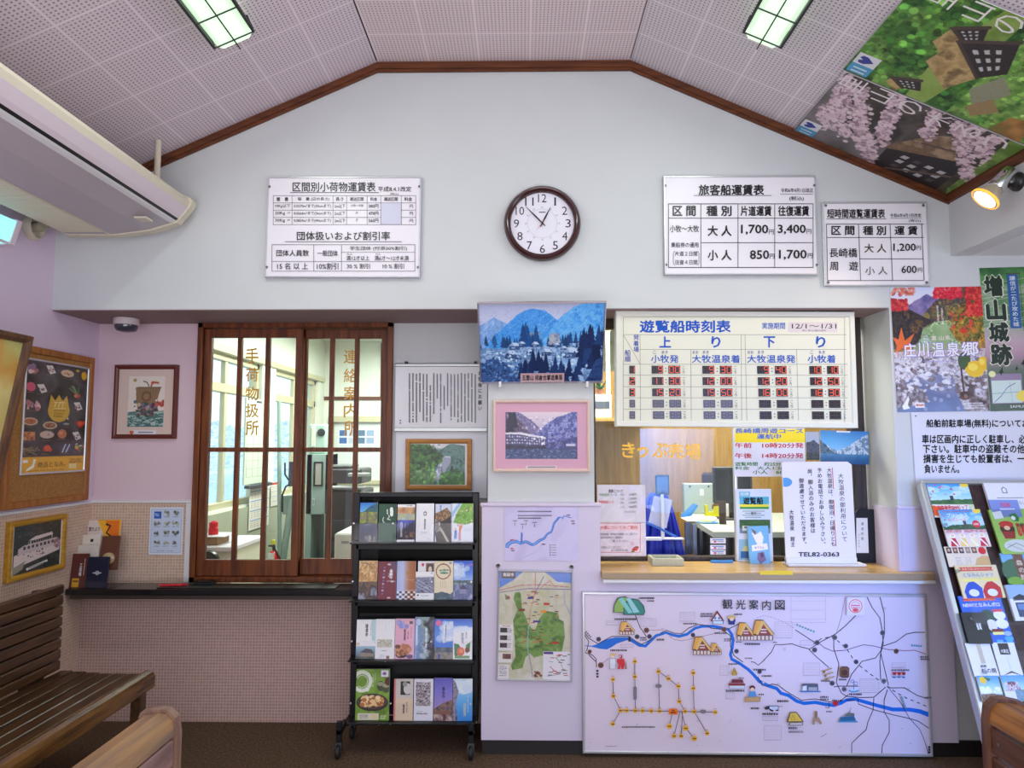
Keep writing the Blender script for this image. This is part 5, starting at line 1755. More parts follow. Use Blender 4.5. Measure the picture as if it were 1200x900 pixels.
# timetable with number displays, hung in the ticket window
TY = 3.47
FT = front(TY)
RTT = Rect.px(FT, [(722, 365.5), (999, 364.5), (1007, 503), (721.5, 498.5)])
root = thing('timetable_board', 'cream boat timetable board with blue writing and red number displays', 'sign', RTT.c - RTT.n * .05)
bf = mat('timetable_case', (232, 230, 220), .45, var=.02)
M().ring(RTT, [(0, -.07), (0, .004), (.003, .007), (.022, .007), (.026, .002), (.026, -.07)]).build('case', bf, root)
m = M().slab(RTT.inset(.022), .06, 0, 0, (232, 230, 214))
p = front(TY - .0005)
B1, LG = (28, 84, 190), (120, 118, 110)
m.frame(p, 730.3, 371.5, 990, 497, .4, LG)
m.text(p, '遊覧船時刻表', 750, 375.5, 856, 389.5, B1, .03)
m.text(p, '実施期間', 893, 378, 920, 385.5, B1, .012)
m.bar(p, 923.5, 377.5, 981, 389, (222, 210, 214))
m.text(p, '12/1～1/31', 928, 379.5, 980, 385, (40, 40, 56), .006)
m.text(p, '第2･第4火曜日運休', 940, 386.3, 968, 388.3, (60, 60, 70))
for y in (392, 409.3):
 m.bar(p, 750 if y > 400 else 730.5, y, 992, y + .4, LG)
ym = (426.7, 439.5, 453, 466, 479.5)
for y in ym:
 m.bar(p, 730.5, y, 993, y + .4, LG)
m.line(p, [(730.5, 392.3), (750, 426.5)], .4, LG)
for x, y0 in ((750, 392), (809.5, 409.5), (868.5, 392), (873, 392), (933.5, 409.5)):
 m.line(p, [(x, y0), (x + (.6 if x < 870 else 2.2), 493)], .4, LG)
m.vtext(p, '発着場', 745.5, 391.5, 413, 6.8, (44, 66, 170), .01)
m.text(p, '船', 732, 410, 739, 416.8, (44, 66, 170), .01)
m.text(p, '順', 732, 417.5, 739, 424.3, (44, 66, 170), .01)
for t, x0, x1 in (('上', 773, 786), ('り', 834, 844), ('下', 895, 908), ('り', 956.5, 967)):
 m.text(p, t, x0, 394.5, x1, 407, B1, .026)
for t, x0, x1 in (('小牧発', 763, 795), ('大牧温泉着', 811, 867), ('大牧温泉発', 875.5, 932), ('小牧着', 946.5, 979)):
 m.text(p, t, x0, 416, x1, 425.2, B1, .014)
for t, x in (('こ', 767), ('まき', 779), ('おお', 815), ('まき', 827), ('おお', 879.5), ('まき', 891.5), ('こ', 951), ('まき', 963)):
 m.text(p, t, x - len(t) * 1.8, 411, x + len(t) * 1.8, 414.5, (44, 66, 150), .006)
times = ((' 9:00', ' 9:30', ' 9:40', '10:10'), ('11:30', '12:00', '12:20', '12:50'), ('15:20', '15:50', '16:00', '16:30'), ('', '', '', ''), ('', '', '', ''))
rowy = (433.2, 446.5, 459.8, 473, 486.4)
colx = ((763.6, 777, 783.2, 797, 801), (823, 837, 843.5, 857.5, 861.5), (887.2, 901, 908, 921.5, 925.5), (948.5, 962.5, 969, 982.5, 986.5))
disp_cells = []
for r, row in enumerate(times):
 dy = .5 if r else 0
 disp_cells.append((737.5, 744.2, rowy[r] - 4.6, rowy[r] + 4.6, str(r + 1) if r < 3 else ''))
 for k, t in enumerate(row):
  a, b, c2, d2, e = (q + r * (.35 if k < 2 else .75) for q in colx[k])
  y = rowy[r] + .2 * k * .6
  disp_cells.append((a, b, y - 4.6, y + 4.6, t[:2]))
  disp_cells.append((c2, d2, y - 4.6, y + 4.6, t[3:]))
  for yy in (y - 1.6, y + 1.9):
   m.disc(p, (b + c2) / 2, yy, .7, .7, (50, 46, 50), n=8)
  m.vtext(p, 'ころ', e, y - 5, y + 5, 4.2, (50, 46, 60))
m.build('panel', paper, root)
dark = mat('display_window', (40, 28, 32), .25, var=.1)
dim = mat('display_window_faded', (110, 106, 124), .3, var=.1)
red = glow('red_segments', (255, 92, 56), .55)
unlit = mat('unlit_segments', (62, 40, 44), .4)
SEG = {'0': 'abcdef', '1': 'bc', '2': 'abged', '3': 'abgcd', '4': 'fgbc', '5': 'afgcd', '6': 'afgedc', '7': 'abc', '8': 'abcdefg', '9': 'abfgcd'}
for x0, x1, y0, y1, t in disp_cells:
 R = Rect.px(p, (x0, y0, x1, y1))
 m = M().slab(R.off(.0035), .003, .0006, 0)
 n = 1 if x1 - x0 < 9 else 2
 for i in range(n):
  ch = t[i] if len(t) > i else ' '
  q = R.off(.0032).sub((i + .14) / n, .08, (i + .9) / n, .92)
  w = .12
  for sname, (a, b2, c3, d3) in dict(a=(.14, 0, .86, .08), g=(.14, .46, .86, .54), d=(.14, .92, .86, 1), f=(0, .06, w, .48), b=(1 - w, .06, 1, .48), e=(0, .52, w, .94), c=(1 - w, .52, 1, .94)).items():
   on = sname in SEG.get(ch, '')
   m.bar(q, a, b2, c3, d3, (255, 255, 255), 1 if on else 2)
 m.build('number_display', [dark if t or x0 > 860 else dim, red, unlit], root)
for x in (797, 960):
 q = FT.at(x, 366)
 M().box(q[0] - .012, q[0] + .012, TY + .02, TY + .05, q[2] - .01, ZS - .002, .002).build('hanger', steel, root)

# ------------------------------------------------------------------ framed pictures and boards
def framed(name, label, cat, R, fw, fmat, d=.024, mount=None, img=None, win=None, extra=None, lip=.004, glass=True, ink=None):
 """frame moulding, backing with mount and the picture itself; win is the picture's uv box in R"""
 root = thing(name, label, cat, R.c - R.n * d)
 M().ring(R, [(0, -d), (0, 0), (.003, lip), (fw * .5, lip * 1.3), (fw - .003, lip * .4), (fw, -.004), (fw, -d)]).build('frame', fmat, root)
 q = R.inset(fw * .9).off(-.006)
 if win:
  M().slab(q, d * .5, 0, 0, mount or (230, 226, 230)).build('mount', paper, root)
  q2 = R.sub(*win).off(-.0055)
 else:
  q2 = q.off(.0005)
 m = M().slab(q2, .0008, 0, 0, (240, 238, 240))
 if img is not None:
  m.raster(q2, img)
 if extra:
  extra(m, q2, R)
 m.build('picture', ink or glazed, root)
 return root

oak = wood('oak_frame', (196, 138, 70), (176, 116, 54), 0, .45)
ywood = wood('yellow_frame', (196, 146, 44), (170, 120, 30), 1, .45)
redbrown = mat('red_brown_lacquer', (96, 38, 30), .22, var=.08, scale=20)
pinkframe = mat('pink_cream_frame', (226, 196, 184), .4)
silver = mat('silver_moulding', (206, 198, 206), .25, .85)
cork = mat('cork', (178, 128, 72), .9, scale=160, col2=(150, 100, 52), bump=.4, bscale=300)
board_wood = wood('board_wood', (176, 112, 52), (150, 90, 40), 2, .5)

# the big blue photograph, tipped forward at the top
tl, tr = front(3.19).at(558.5, 355), front(3.19).at(711.5, 353.5)
bl, br = front(P0 - .03).at(563, 449.5), front(P0 - .03).at(706, 449.5)
R = Rect((tl + tr + bl + br) / 4, (tr - tl), (tl + tr - bl - br) / 2, (np.linalg.norm(tr - tl) + np.linalg.norm(br - bl)) / 2, np.linalg.norm((tl + tr - bl - br) / 2))

def village_caption(m, q, R):
 q = q.off(.002)
 m.bar(q, .325, .885, .69, 1.0, (206, 170, 176))
 m.text(q, '五箇山 相倉合掌造集落', .34, .908, .675, .98, INK, .03)

framed('framed_photograph', 'large blue photograph of a snowy mountain village, tipped forward on top of the pillar', 'picture', R, .009, silver, .018, img=np.clip(pic_blue_village() * 1.22, 0, 1), extra=village_caption)
for x in (586, 688):
 q = front(P0 - .05).at(x, 450)
 o = thing('picture_hook', 'small white hook under the %s of the big blue photograph' % ('left end' if x < 600 else 'right end'), 'hook', (q[0], P0, q[2] - .01))
 M().box(q[0] - .006, q[0] + .006, P0 - .04, P0 - .0005, q[2] - .016, q[2] - .006, .002).box(q[0] - .006, q[0] + .006, P0 - .058, P0 - .05, q[2] - .016, q[2] + .012, .002).box(q[0] - .006, q[0] + .006, P0 - .056, P0 - .038, q[2] - .016, q[2] - .010, .002).build('bracket', white_paint, o)

def hotel_caption(m, q, R):
 q = R.off(-.0045)
 m.bar(q, .34, .915, .655, .952, (226, 206, 214))
 rng = np.random.default_rng(2)
 x = .36
 while x < .635:
  w = .008 + .008 * rng.random()
  m.bar(q, x, .924, x + w, .944, (90, 70, 90))
  x += w + .004

framed('framed_photograph', 'violet photograph of a riverside hotel in a pink mount and pale frame', 'picture', Rect.px(front(P0 - .022), (577.5, 468.5, 691.5, 553)), .016, pinkframe, .02, (214, 164, 186), pic_snow_hotel(), (.13, .17, .87, .82), hotel_caption)
framed('framed_photograph', 'green river valley photograph in a plain oak frame, above the black leaflet rack', 'picture', Rect.px(front(REC - .04), (475, 514.5, 552.5, 574)), .024, oak, .02, (232, 228, 230), pic_green_river(), (.07, .1, .9, .9))
framed('framed_print', 'treasure ship print in a rounded red brown frame on the recess wall', 'picture', Rect.px(front(REC - .02), (132.5, 427.5, 207, 514)), .024, redbrown, .02, (214, 190, 182), pic_treasure_ship(), (.23, .155, .795, .84),
    lambda m, q, R: (m.bar(R.off(-.005), .33, .885, .69, .94, (222, 220, 228)), m.bar(R.off(-.005), .41, .905, .64, .922, (140, 130, 150)), m.poly(R.off(-.005), [(.28, .89), (.34, .9), (.33, .93), (.3, .945), (.27, .92)], (190, 90, 50))))

# notice with columns of small writing
FN = front(REC - .03)

def notice_writing(m):
 p = front(REC - .0305)
 rng = np.random.default_rng(4)
 ends = (499, 495, 492, 494, 495, 495, 488, 492, 474, 480, 494, 466, 484, 495, 497, 493, 483, 498, 497, 495)
 for i in range(20):
  x = 557 - i * 4.05
  y, y1 = 437 + rng.random() * 2 + (14 if i in (9, 13) else 0), min(ends[i], 494)
  while y < y1:
   hgt = 1.2 + rng.random() * .7
   m.bar(p, x - .75, y, x + .75, y + hgt, (60, 56, 66) if i else (30, 28, 34))
   y += hgt + .55 + (1.6 if rng.random() < .08 else 0)
 m.vtext(p, 'お客様にお願い', 562.5, 434, 482, 4.6, (36, 34, 40), .02)
 for y in (492, 495):
  m.bar(p, 468.5, y, 470, y + 1.6, (80, 76, 84))

R = Rect.px(FN, (463, 428.5, 571, 503.5))
root = thing('notice_board', 'white notice with columns of small black writing, right of the baggage window', 'notice', R.c - R.n * .02)
m = M().slab(R, .012, .001, 0, (228, 226, 232))
notice_writing(m)
m.build('panel', board, root)
for v0, v1, nm in ((-.03, .015, 'top_rail'), (.965, 1.03, 'bottom_rail')):
 q = R.sub(-.005, v0, 1.002, v1)
 M().slab(q.off(.006), .02, .003).build(nm, alu, root)
for x in (476, 557):
 q = FN.at(x, 427)
 M().box(q[0] - .007, q[0] + .007, REC - .034, REC - .001, q[2], q[2] + .016, .002).build('clip', mat('black_clip', (40, 38, 42), .4), root)
# the white board below it
R = Rect.px(front(REC - .018), (463, 505, 571, 584))
m = M().slab(R, .016, .003, 0, (222, 222, 230))
tag(m.build('display_board', board), 'plain white board carrying the oak framed river photograph', 'board')

# cork board with the products poster on the left wall
PLW = side(LW + .03)
ya, yb = side(LW + .02).at(106, 500)[1], 3.13
zt, zb = side(LW + .02).at(106, 419)[2], side(LW + .02).at(98, 586)[2]
R = Rect((LW + .026, (ya + yb) / 2, (zt + zb) / 2), (0, 1, 0), (0, 0, 1), ya - yb, zt - zb)
root = thing('pin_board', 'cork pin board in a brown wooden frame, on the left wall', 'board', R.c - R.n * .022)
M().ring(R, [(0, -.022), (0, 0), (.004, .004), (.03, .004), (.034, -.004), (.034, -.022)]).build('frame', board_wood, root)
M().slab(R.inset(.03).off(-.006), .014).build('cork_sheet', cork, root)
q = R.off(-.0045)
u1, u0 = .93, .15
R2 = q.sub(u0, .075, u1, .8)
root2 = thing('poster', 'dark local products poster with a yellow flame emblem, pinned to the cork board', 'poster', R2.c - R2.n * .001)
m = M().slab(R2.inset(.008).off(.003), .002, 0, 0, (60, 50, 50)).raster(R2.inset(.008).off(.003), pic_products())
pq = R2.inset(.008).off(.0035)
m.text(pq, '絶品となみ。', .24, .905, .68, .955, (96, 56, 20), .0)
m.build('print', glazed, root2)
M().ring(R2.off(.004), [(0, -.004), (0, .002), (.002, .004), (.008, .004), (.01, 0), (.01, -.004)]).build('frame', steel, root2)

# boat photograph on the mosaic
pl = side(LW + .024)
ya, yb = pl.at(77, 640)[1], pl.at(10, 648)[1]
zt, zb = pl.at(77, 602)[2], pl.at(71, 667)[2]
R = Rect((LW + .024, (ya + yb) / 2, (zt + zb) / 2), (0, 1, 0), (0, 0, 1), ya - yb, zt - zb)

def boat_caption(m, q, R):
 q = q.off(.001)
 x = .32
 while x < .68:
  m.poly(q, [(x, .9 - .14 * (x - .3)), (x + .015, .9 - .14 * (x - .3)), (x + .015, .925 - .14 * (x - .3)), (x, .925 - .14 * (x - .3))], (90, 86, 90))
  x += .024

framed('framed_photograph', 'photograph of a white excursion boat in a yellow wooden frame, on the mosaic wall', 'picture', R, .026, ywood, .02, (226, 216, 216), pic_boat(), (.09, .09, .91, .91), boat_caption)

# big brown frame leaning out from the left wall
a = side(-2.02).at(37, 394)
yy = 2.93
a = front(yy).at(37.5, 394)
b = front(yy).at(2, 548)
d = (b - a) / np.linalg.norm(b - a)
ln = (a[0] - (LW + .03)) / -d[0]
b = a + d * ln
R = Rect((a + b) / 2 + np.array([0, -.35, 0]), (0, 1, 0), a - b, .7, ln)
framed('framed_painting', 'large yellow and teal painting in dark carved wood, tipped out from left wall', 'picture', R, .036, wood('carved_frame', (112, 74, 42), (76, 46, 26), 2, .4), .035, img=pic_big_frame(), lip=.012)

# leaflet of drawings taped to the mosaic
R = Rect.px(front(REC - .010), [(176.5, 594.5), (215.5, 594.5), (213, 650), (173.5, 650)])
m = M().slab(R, .0015, 0, 0, (222, 226, 240)).raster(R, pic_icons_leaflet())
tag(m.build('taped_leaflet', paper), 'pale blue leaflet of small drawings taped on mosaic, left of the baggage window', 'leaflet')

# laminated river map on the dado
R = Rect.px(front(PW - .003), (591, 594.5, 678, 657))
root = thing('laminated_map', 'laminated lilac sheet with a blue lake and river drawing, on the pillar', 'map', R.c)
m = M().slab(R, .0015, 0, 0, (206, 196, 236))
p = front(PW - .0032)
rb = (60, 110, 206)
riv = [(594, 642), (595, 638), (600, 635), (606, 634.5), (610, 637), (616, 634.5), (620, 636.5), (624, 638.5), (629, 636), (633, 633), (638, 631), (641, 626), (646, 623.5), (648, 618), (649, 613.5), (653, 609), (655, 606)]
m.line(p, riv, [4.6, 5, 4.6, 4, 3.6, 3.4, 3.8, 3.6, 3.6, 3.4, 3.2, 2.8, 2.6, 2.6, 2.6, 3, 2.4], rb)
m.line(p, riv, [2.4, 3, 2.6, 2, 1.6, 1.4, 1.8, 1.6, 1.6, 1.4, 1.2, .8, .8, .8, .8, 1, .8], (96, 150, 230))
m.line(p, [(611, 636), (611.5, 624)], 2.4, rb)
m.line(p, [(654, 607), (657, 606), (659, 608), (661, 604.5), (666, 606), (672, 607)], [2, 1.4, 2, 1.4, 1, .4], rb)
m.line(p, [(609, 656), (618, 651), (626, 648), (633, 642), (634, 638)], .3, (110, 100, 130))
rng = np.random.default_rng(8)
for y, x0, x1, c in ((598.6, 607, 646, (90, 80, 110)), (603.4, 607, 647, (100, 90, 120)), (606.5, 607, 633, (60, 56, 80))):
 x = x0
 while x < x1:
  w = 1 + rng.random()
  m.bar(p, x, y, x + w, y + 1.5, c)
  x += w + .4
for k in range(5):
 m.bar(p, 644, 638 + 3 * k, 645.5, 639.3 + 3 * k, (70, 60, 90))
 m.bar(p, 647, 638.2 + 3 * k, 651.5, 639 + 3 * k, (120, 110, 140))
for x, y in ((603, 612), (616, 612), (612, 616), (626, 614)):
 m.bar(p, x, y, x + .8, y + 4, (90, 80, 110))
 m.bar(p, x - 2, y - 2.4, x + 3, y - 1.2, (120, 110, 140))
for x, y, c in ((598, 632, (190, 60, 90)), (598, 642, (190, 50, 80)), (635, 637, (40, 40, 60)), (599, 644.5, (90, 80, 110)), (669, 610, (120, 50, 60)), (670, 613, (80, 60, 80)), (664, 603, (80, 70, 100))):
 m.bar(p, x, y, x + 4, y + 1.4, c)
m.build('sheet', paper, root)
film = clear('laminating_film', (255, 255, 255), 1.45, .05, .4)
wv = []
q = R.off(.0012)
nx, ny = 26, 18
for j in range(ny + 1):
 for i in range(nx + 1):
  u, v = i / nx, j / ny
  wv.append(q.to3([(u, v)])[0] + q.n * .0016 * (1 + math.sin(u * 9 + 3 * v) * math.sin(v * 7 + 4 * u) + .6 * math.sin(u * 23 + v * 5)))
fs = [(j * (nx + 1) + i, j * (nx + 1) + i + nx + 1, j * (nx + 1) + i + nx + 2, j * (nx + 1) + i + 1) for j in range(ny) for i in range(nx)]
M().add(wv, fs).build('film', film, root, smooth=80)

# town map in an aluminium frame
R = Rect.px(front(PW - .014), [(583.5, 668), (671, 669), (670.5, 799.5), (581.5, 797)])

def town_title(m, q, R):
 q = q.off(.0006)
 m.text(q, '南砺市', .05, .012, .2, .046, (236, 230, 232), .02)

framed('town_map', 'green town map in a slim silver frame, low on the pillar', 'map', R, .009, steel, .012, img=pic_town_map(), extra=town_title)
for u in (.0, .985):
 q = R.to3([(u, -.035)])[0]
 o = thing('wall_hook', 'small ring hook above the %s corner of the green town map' % ('left' if u < .5 else 'right'), 'hook', (q[0], PW, q[2] - .01))
 M().lathe((q[0], PW - .001, q[2]), (0, -1, 0), [(.012, 0), (.012, .002), (.009, .003), (.009, 0)], 20).build('plate', steel, o)
 M().tube([(q[0] + .006 * math.cos(t), PW - .006, q[2] - .006 + .006 * math.sin(t)) for t in np.linspace(0, 2 * math.pi, 14)], .0012, 6).build('ring', steel, o)

# ------------------------------------------------------------------ the large sightseeing map on the dado
FM = front(PW - .0165)
R = Rect.px(front(PW - .016), [(682.5, 693), (1085.5, 697), (1092.5, 886), (682.5, 883)])
root = thing('sightseeing_map', 'wide white sightseeing map board with a blue river, under the ticket counter', 'map', R.c - R.n * .016)
M().ring(R, [(0, -.015), (0, .004), (.002, .006), (.009, .006), (.012, .002), (.012, -.015)]).build('frame', steel, root)
m = M().slab(R.inset(.01), .012, 0, 0, (226, 210, 230))
p = FM
BLUE, ROAD, BR, PUR = (28, 110, 216), (52, 44, 60), (150, 92, 92), (96, 56, 120)
riv = [(683.6, 756.7, .6), (693.9, 757.3, 1.2), (702, 757.2, 6), (709.7, 755.8, 11), (716, 753, 10), (722, 750.5, 7.5), (735, 748.6, 3.2), (740, 750.3, 3.6), (749.3, 756.2, 3.6), (756.3, 757, 3.8), (762, 751.5, 3.4), (769, 744.8, 3.4), (775, 743.2, 3), (780.5, 741.2, 3), (787.5, 743.9, 3.2),
    (795.7, 745.7, 3.4), (805, 743.3, 3.4), (814.3, 736.3, 3.2), (822.5, 734, 3.2), (835.3, 733.8, 3.2), (845.8, 735.7, 3), (853.4, 737.5, 3.2), (857.5, 743.3, 3.4), (859.2, 750.3, 3.4), (858, 759.7, 3.4), (855.9, 766.7, 3.6), (857.5, 772.5, 3.6), (865.6, 776.6, 3.4), (877.3, 784.9, 3.6), (883.4, 791, 3.6), (889.6, 798.3, 4),
    (899.3, 803.2, 4), (910.3, 806.9, 4), (915.2, 812.4, 4), (923.8, 814.8, 4), (933.6, 821.6, 4), (942, 824.2, 4.2), (955.6, 823, 4), (967.8, 825.4, 4.2), (977.6, 826.5, 4.2), (986, 823.6, 4), (992.2, 820.3, 4), (1002, 819.3, 4), (1014.2, 822.8, 4.2), (1029, 827, 4.2), (1046, 831.3, 4.6), (1065.6, 831.5, 4.6), (1077.8, 833.5, 5), (1089.6, 838, 5.6)]
m.line(p, [q[:2] for q in riv], [q[2] for q in riv], BLUE)

def road(pts, col=ROAD, w=.95, dash=None):
 m.line(p, pts, w, col, dash=dash)

for pts in (
  [(684, 739.5), (690, 748), (701, 754.5), (706, 751.5), (717, 745.8), (737, 745.8), (746, 752), (752, 755), (758, 752), (765, 748)], [(684, 742), (690, 752), (688, 761), (686, 765), (694, 767.5), (698.5, 772), (699, 782)],
  [(690, 767.5), (698, 775)], [(744.5, 721), (750, 735), (757.5, 746)], [(774, 742), (781, 738.5), (790, 742), (799, 742.5), (807, 736), (818, 731.8), (829, 733), (833, 736), (846, 737.5), (856, 745), (856, 757), (860, 768), (871, 776)],
  [(853, 737.5), (866, 731)], [(880, 775.5), (884, 776), (888.5, 779.5), (894, 775), (904, 764), (908, 755.5), (918, 755.3), (928, 754.4), (938, 758), (949, 760.5), (962, 752), (979, 743), (990, 734)], [(932, 738), (955, 753)],
  [(948, 761), (956, 769), (971, 782)], [(977, 747), (977, 760), (983, 778), (980, 800), (986, 812), (992, 816), (1010, 817.5), (1024, 817), (1038, 805)], [(888, 793), (893, 803), (899, 804), (905, 801.5), (912, 803), (922, 810.5), (939, 820.5), (955, 819), (975, 823), (984, 822), (994, 814)],
  [(990, 734), (1001, 723), (1003, 720.5)], [(1016, 699.5), (1022, 712), (1031, 724), (1034, 740), (1035, 755), (1032, 765), (1038, 790), (1041, 803)], [(1031, 699.5), (1036, 718), (1036.5, 742), (1033, 758), (1031, 775), (1032, 797)],
  [(1035, 757), (1050, 752), (1062, 743), (1072, 741), (1085, 741)], [(1034, 760), (1026, 771), (1010, 775), (998, 790), (992, 804)], [(1040, 806), (1060, 806), (1075, 815), (1089, 819.5)], [(1005, 818), (1006, 825), (1025, 832), (1046, 837.5), (1066, 842), (1076, 845), (1090, 854.5)],
  [(1024, 818), (1023, 832), (1017, 846), (1015, 855), (1006, 863), (998, 871), (998, 884)], [(1040, 808), (1036, 820), (1036, 834), (1042, 844), (1042, 858), (1034, 873), (1033, 884)], [(971.5, 823.5), (971.5, 829.5), (967, 829)], [(977, 805), (983, 804)], [(983, 804), (1006, 804)]):
 road(pts)
for pts in ([(784, 745), (789, 749), (799, 751), (812, 748), (835, 743), (846, 739)], [(760, 738.5), (776, 738)], [(705, 778), (709, 775), (713, 771)]):
 road(pts, BR, .5)
road([(958, 752), (966, 759), (976, 763), (990, 762), (1012, 755.5), (1024, 757), (1040, 761)], PUR, .8)
road([(1040, 761), (1060, 762.5), (1072, 762), (1089, 768)], (160, 84, 100), .9)
road([(1042, 807), (1055, 823), (1066, 842), (1078, 855), (1084, 870), (1088, 884)], PUR, .8)
road([(953, 755), (963, 748), (976, 746), (992, 760), (1002, 776), (1020, 790), (1037, 802), (1048, 810), (1062, 818), (1080, 825), (1090, 830)], (40, 36, 50), 1.0, 4.0)
road([(990, 700.5), (986, 722), (980, 742)], (150, 130, 110), .5)
road([(887, 724), (896, 721), (906, 724), (918, 728.5), (930, 736)], (60, 56, 80), .4, 1.6)
for x, y, r, c in ((701.5, 749, 2.8, (84, 78, 96)), (691, 763.5, 2.4, (120, 70, 60)), (704, 779.5, 3.4, (120, 70, 60)), (746.5, 746, 2.8, (84, 78, 96)), (757.5, 738.5, 3.2, (120, 76, 70)), (761, 745.8, 2.8, (84, 78, 96)), (812, 744, 2.6, (84, 78, 96)), (848.5, 737.5, 3, (140, 90, 70)), (863, 763, 2.8, (96, 92, 110)), (890, 787, 2.6, (84, 84, 106)),
       (954.5, 761.5, 3, (96, 94, 112)), (957.5, 753, 3, (96, 94, 112)), (978, 747, 3, (110, 106, 120)), (991, 757, 2.8, (96, 94, 112)), (1003, 775.5, 2.8, (90, 88, 106)), (1034, 741.5, 3, (96, 94, 112)), (1035.5, 798, 3, (130, 128, 140)), (1050, 763, 3, (120, 84, 70)), (975, 800.5, 3, (96, 94, 112)), (989, 807.5, 3, (120, 118, 136))):
 m.disc(p, x, y, r, r, c)
 m.bar(p, x - r * .6, y - .9, x + r * .6, y - .2, (36, 30, 40))
 m.bar(p, x - r * .5, y + .3, x + r * .5, y + .9, (36, 30, 40))
m.disc(p, 979, 824, 3, 3.2, (206, 40, 60))
m.bar(p, 736.4, 746, 739, 751.8, (30, 28, 36))

rng = np.random.default_rng(6)

def scrib(x0, y0, x1, n=1, h=1.5, col=(50, 44, 60), gap=.5):
 for k in range(n):
  x = x0
  while x < x1:
   w = .6 + .9 * rng.random()
   m.bar(p, x, y0 + k * h * 1.5, x + w, y0 + k * h * 1.5 + h, col)
   x += w + gap * (.6 + rng.random())

def table(x0, y0, x1, y1, n):
 m.frame(p, x0, y0, x1, y1, .25, (160, 146, 160))
 for k in range(n):
  y = y0 + (y1 - y0) * (k + .6) / n
  scrib(x0 + 1, y, x1 - 1.5, 1, .5, (190, 176, 190), .9)

for t in ((710, 727.5, 725, 732.5, 2), (750.5, 724.5, 769, 734, 5), (796.5, 717, 814, 728, 5), (907.5, 728.5, 928, 747.5, 7), (937, 750, 953, 756, 2), (940.5, 776.5, 960, 791.5, 5), (1007, 795, 1029.5, 811.5, 7), (895, 849.5, 915, 867, 6), (727, 754.5, 742, 758.5, 2), (843, 779.5, 853.5, 791, 4), (850, 811, 860, 818.5, 3), (893, 838.5, 911, 844, 3), (1044, 776, 1060, 782, 2), (926, 697.5, 967, 729, 3)):
 table(*t)
for t in ((749, 699.5, 767, 1, 2), (758, 703, 766, 1, 1.6), (720, 724, 744, 1, 2.2), (750, 746, 757, 2, 1.6), (769, 748, 778, 1, 2), (715, 760.5, 733, 1, 2), (820, 718, 834, 2, 1.8), (860, 718.5, 869, 1, 1.8), (800, 729.5, 815, 1, 1.6), (837, 740.5, 850, 1, 1.8), (862, 751, 868, 1, 1.2), (872, 753, 890, 1, 2.2), (848, 747.5, 855, 2, 1.4),
    (853, 776.5, 864, 1, 1.8), (872, 770, 880, 1, 1.4), (850, 807.5, 871, 1, 2.2), (882, 783, 897, 1, 2), (892, 790.5, 903, 1, 1.8), (888, 812, 893, 1, 1.8), (879, 828, 888, 1, 2.2), (910, 819.5, 923, 1, 2.4), (892.5, 834.5, 911, 1, 2.4), (923, 851, 932.5, 1, 2.4), (923, 855.5, 940, 2, .8), (960, 815, 970, 2, 1.8), (974, 819, 986, 1, 1.8),
    (967, 832, 974, 1, 1.6), (961, 796, 972, 1, 2), (982, 794.5, 990, 1, 1.8), (993.5, 811.5, 1007, 1, 2.2), (991, 818.5, 1000, 1, 1.6), (1043, 783.5, 1063, 1, 1.8), (1077, 768, 1086, 2, 1.8), (1082, 815.5, 1089, 1, 1.8), (728.5, 850, 767, 1, 1.6), (708.5, 873, 722, 1, .6), (864.5, 793, 871, 1, 1.4), (905, 751.5, 909, 1, 1)):
 scrib(*t)
for i in range(4):
 m.bar(p, 686 + i * 1.6, 739 + i * 1.9, 687.4 + i * 1.6, 740.6 + i * 1.9, (40, 36, 50))
for i in range(3):
 m.bar(p, 698.5, 784 + i * 3.4, 701, 786.2 + i * 3.4, (40, 36, 50))
 m.bar(p, 1086, 873 + i * 3, 1088.5, 875.4 + i * 3, (40, 36, 50))
for (x, y, n, c, dx) in ((932, 730.5, 7, (90, 170, 180), 3.2), (1066, 754.5, 5, (80, 150, 170), 2.6)):
 for i in range(n):
  m.bar(p, x + i * dx, y + i * (1.3 if n == 7 else .2), x + i * dx + 2, y + i * (1.3 if n == 7 else .2) + 2, c)
for i in range(6):
 m.bar(p, 1053.5 + i * .9, 815 + i * 2.4, 1056 + i * .9, 817 + i * 2.4, (120, 160, 180))
for ch, x0, x1, y0 in (('観', 845.8, 857.5, 701.5), ('光', 861.6, 872.6, 702), ('案', 877, 887.6, 702.2), ('内', 892.2, 902.2, 702.8), ('図', 907, 918.3, 702.8)):
 m.text(p, ch, x0, y0, x1, y0 + 11.4, (36, 30, 40), .01)

def gassho(x, y, w, h):
 """farmhouse with a steep thatched roof; x,y at the middle of its foot"""
 o, t = (60, 40, 36), (226, 186, 110)
 m.poly(p, [(x - w * .36, y - h), (x - w * .02, y - h), (x + w * .5, y - h * .3), (x + w * .3, y - h * .24), (x - w * .26, y - h * .2), (x - w * .5, y - h * .3)], o)
 m.poly(p, [(x - w * .34, y - h * .96), (x - w * .05, y - h * .96), (x - w * .22, y - h * .3), (x - w * .48, y - h * .32)], (232, 166, 80))
 m.poly(p, [(x - w * .1, y - h * .96), (x + .0, y - h * .96), (x + w * .47, y - h * .3), (x + w * .36, y - h * .26), (x + w * .0, y - h * .78), (x - w * .24, y - h * .26), (x - w * .34, y - h * .3)], t)
 m.poly(p, [(x + w * .0, y - h * .76), (x + w * .34, y - h * .26), (x - w * .22, y - h * .26)], (150, 72, 72))
 for k in (.42, .56):
  m.bar(p, x - w * .12, y - h * k, x + w * .14, y - h * k + h * .06, (232, 214, 214))
 m.bar(p, x - w * .46, y - h * .26, x + w * .44, y, (120, 90, 84))
 for k in range(5):
  m.bar(p, x - w * .43 + k * w * .175, y - h * .22, x - w * .31 + k * w * .175, y - h * .03, (226, 206, 200))

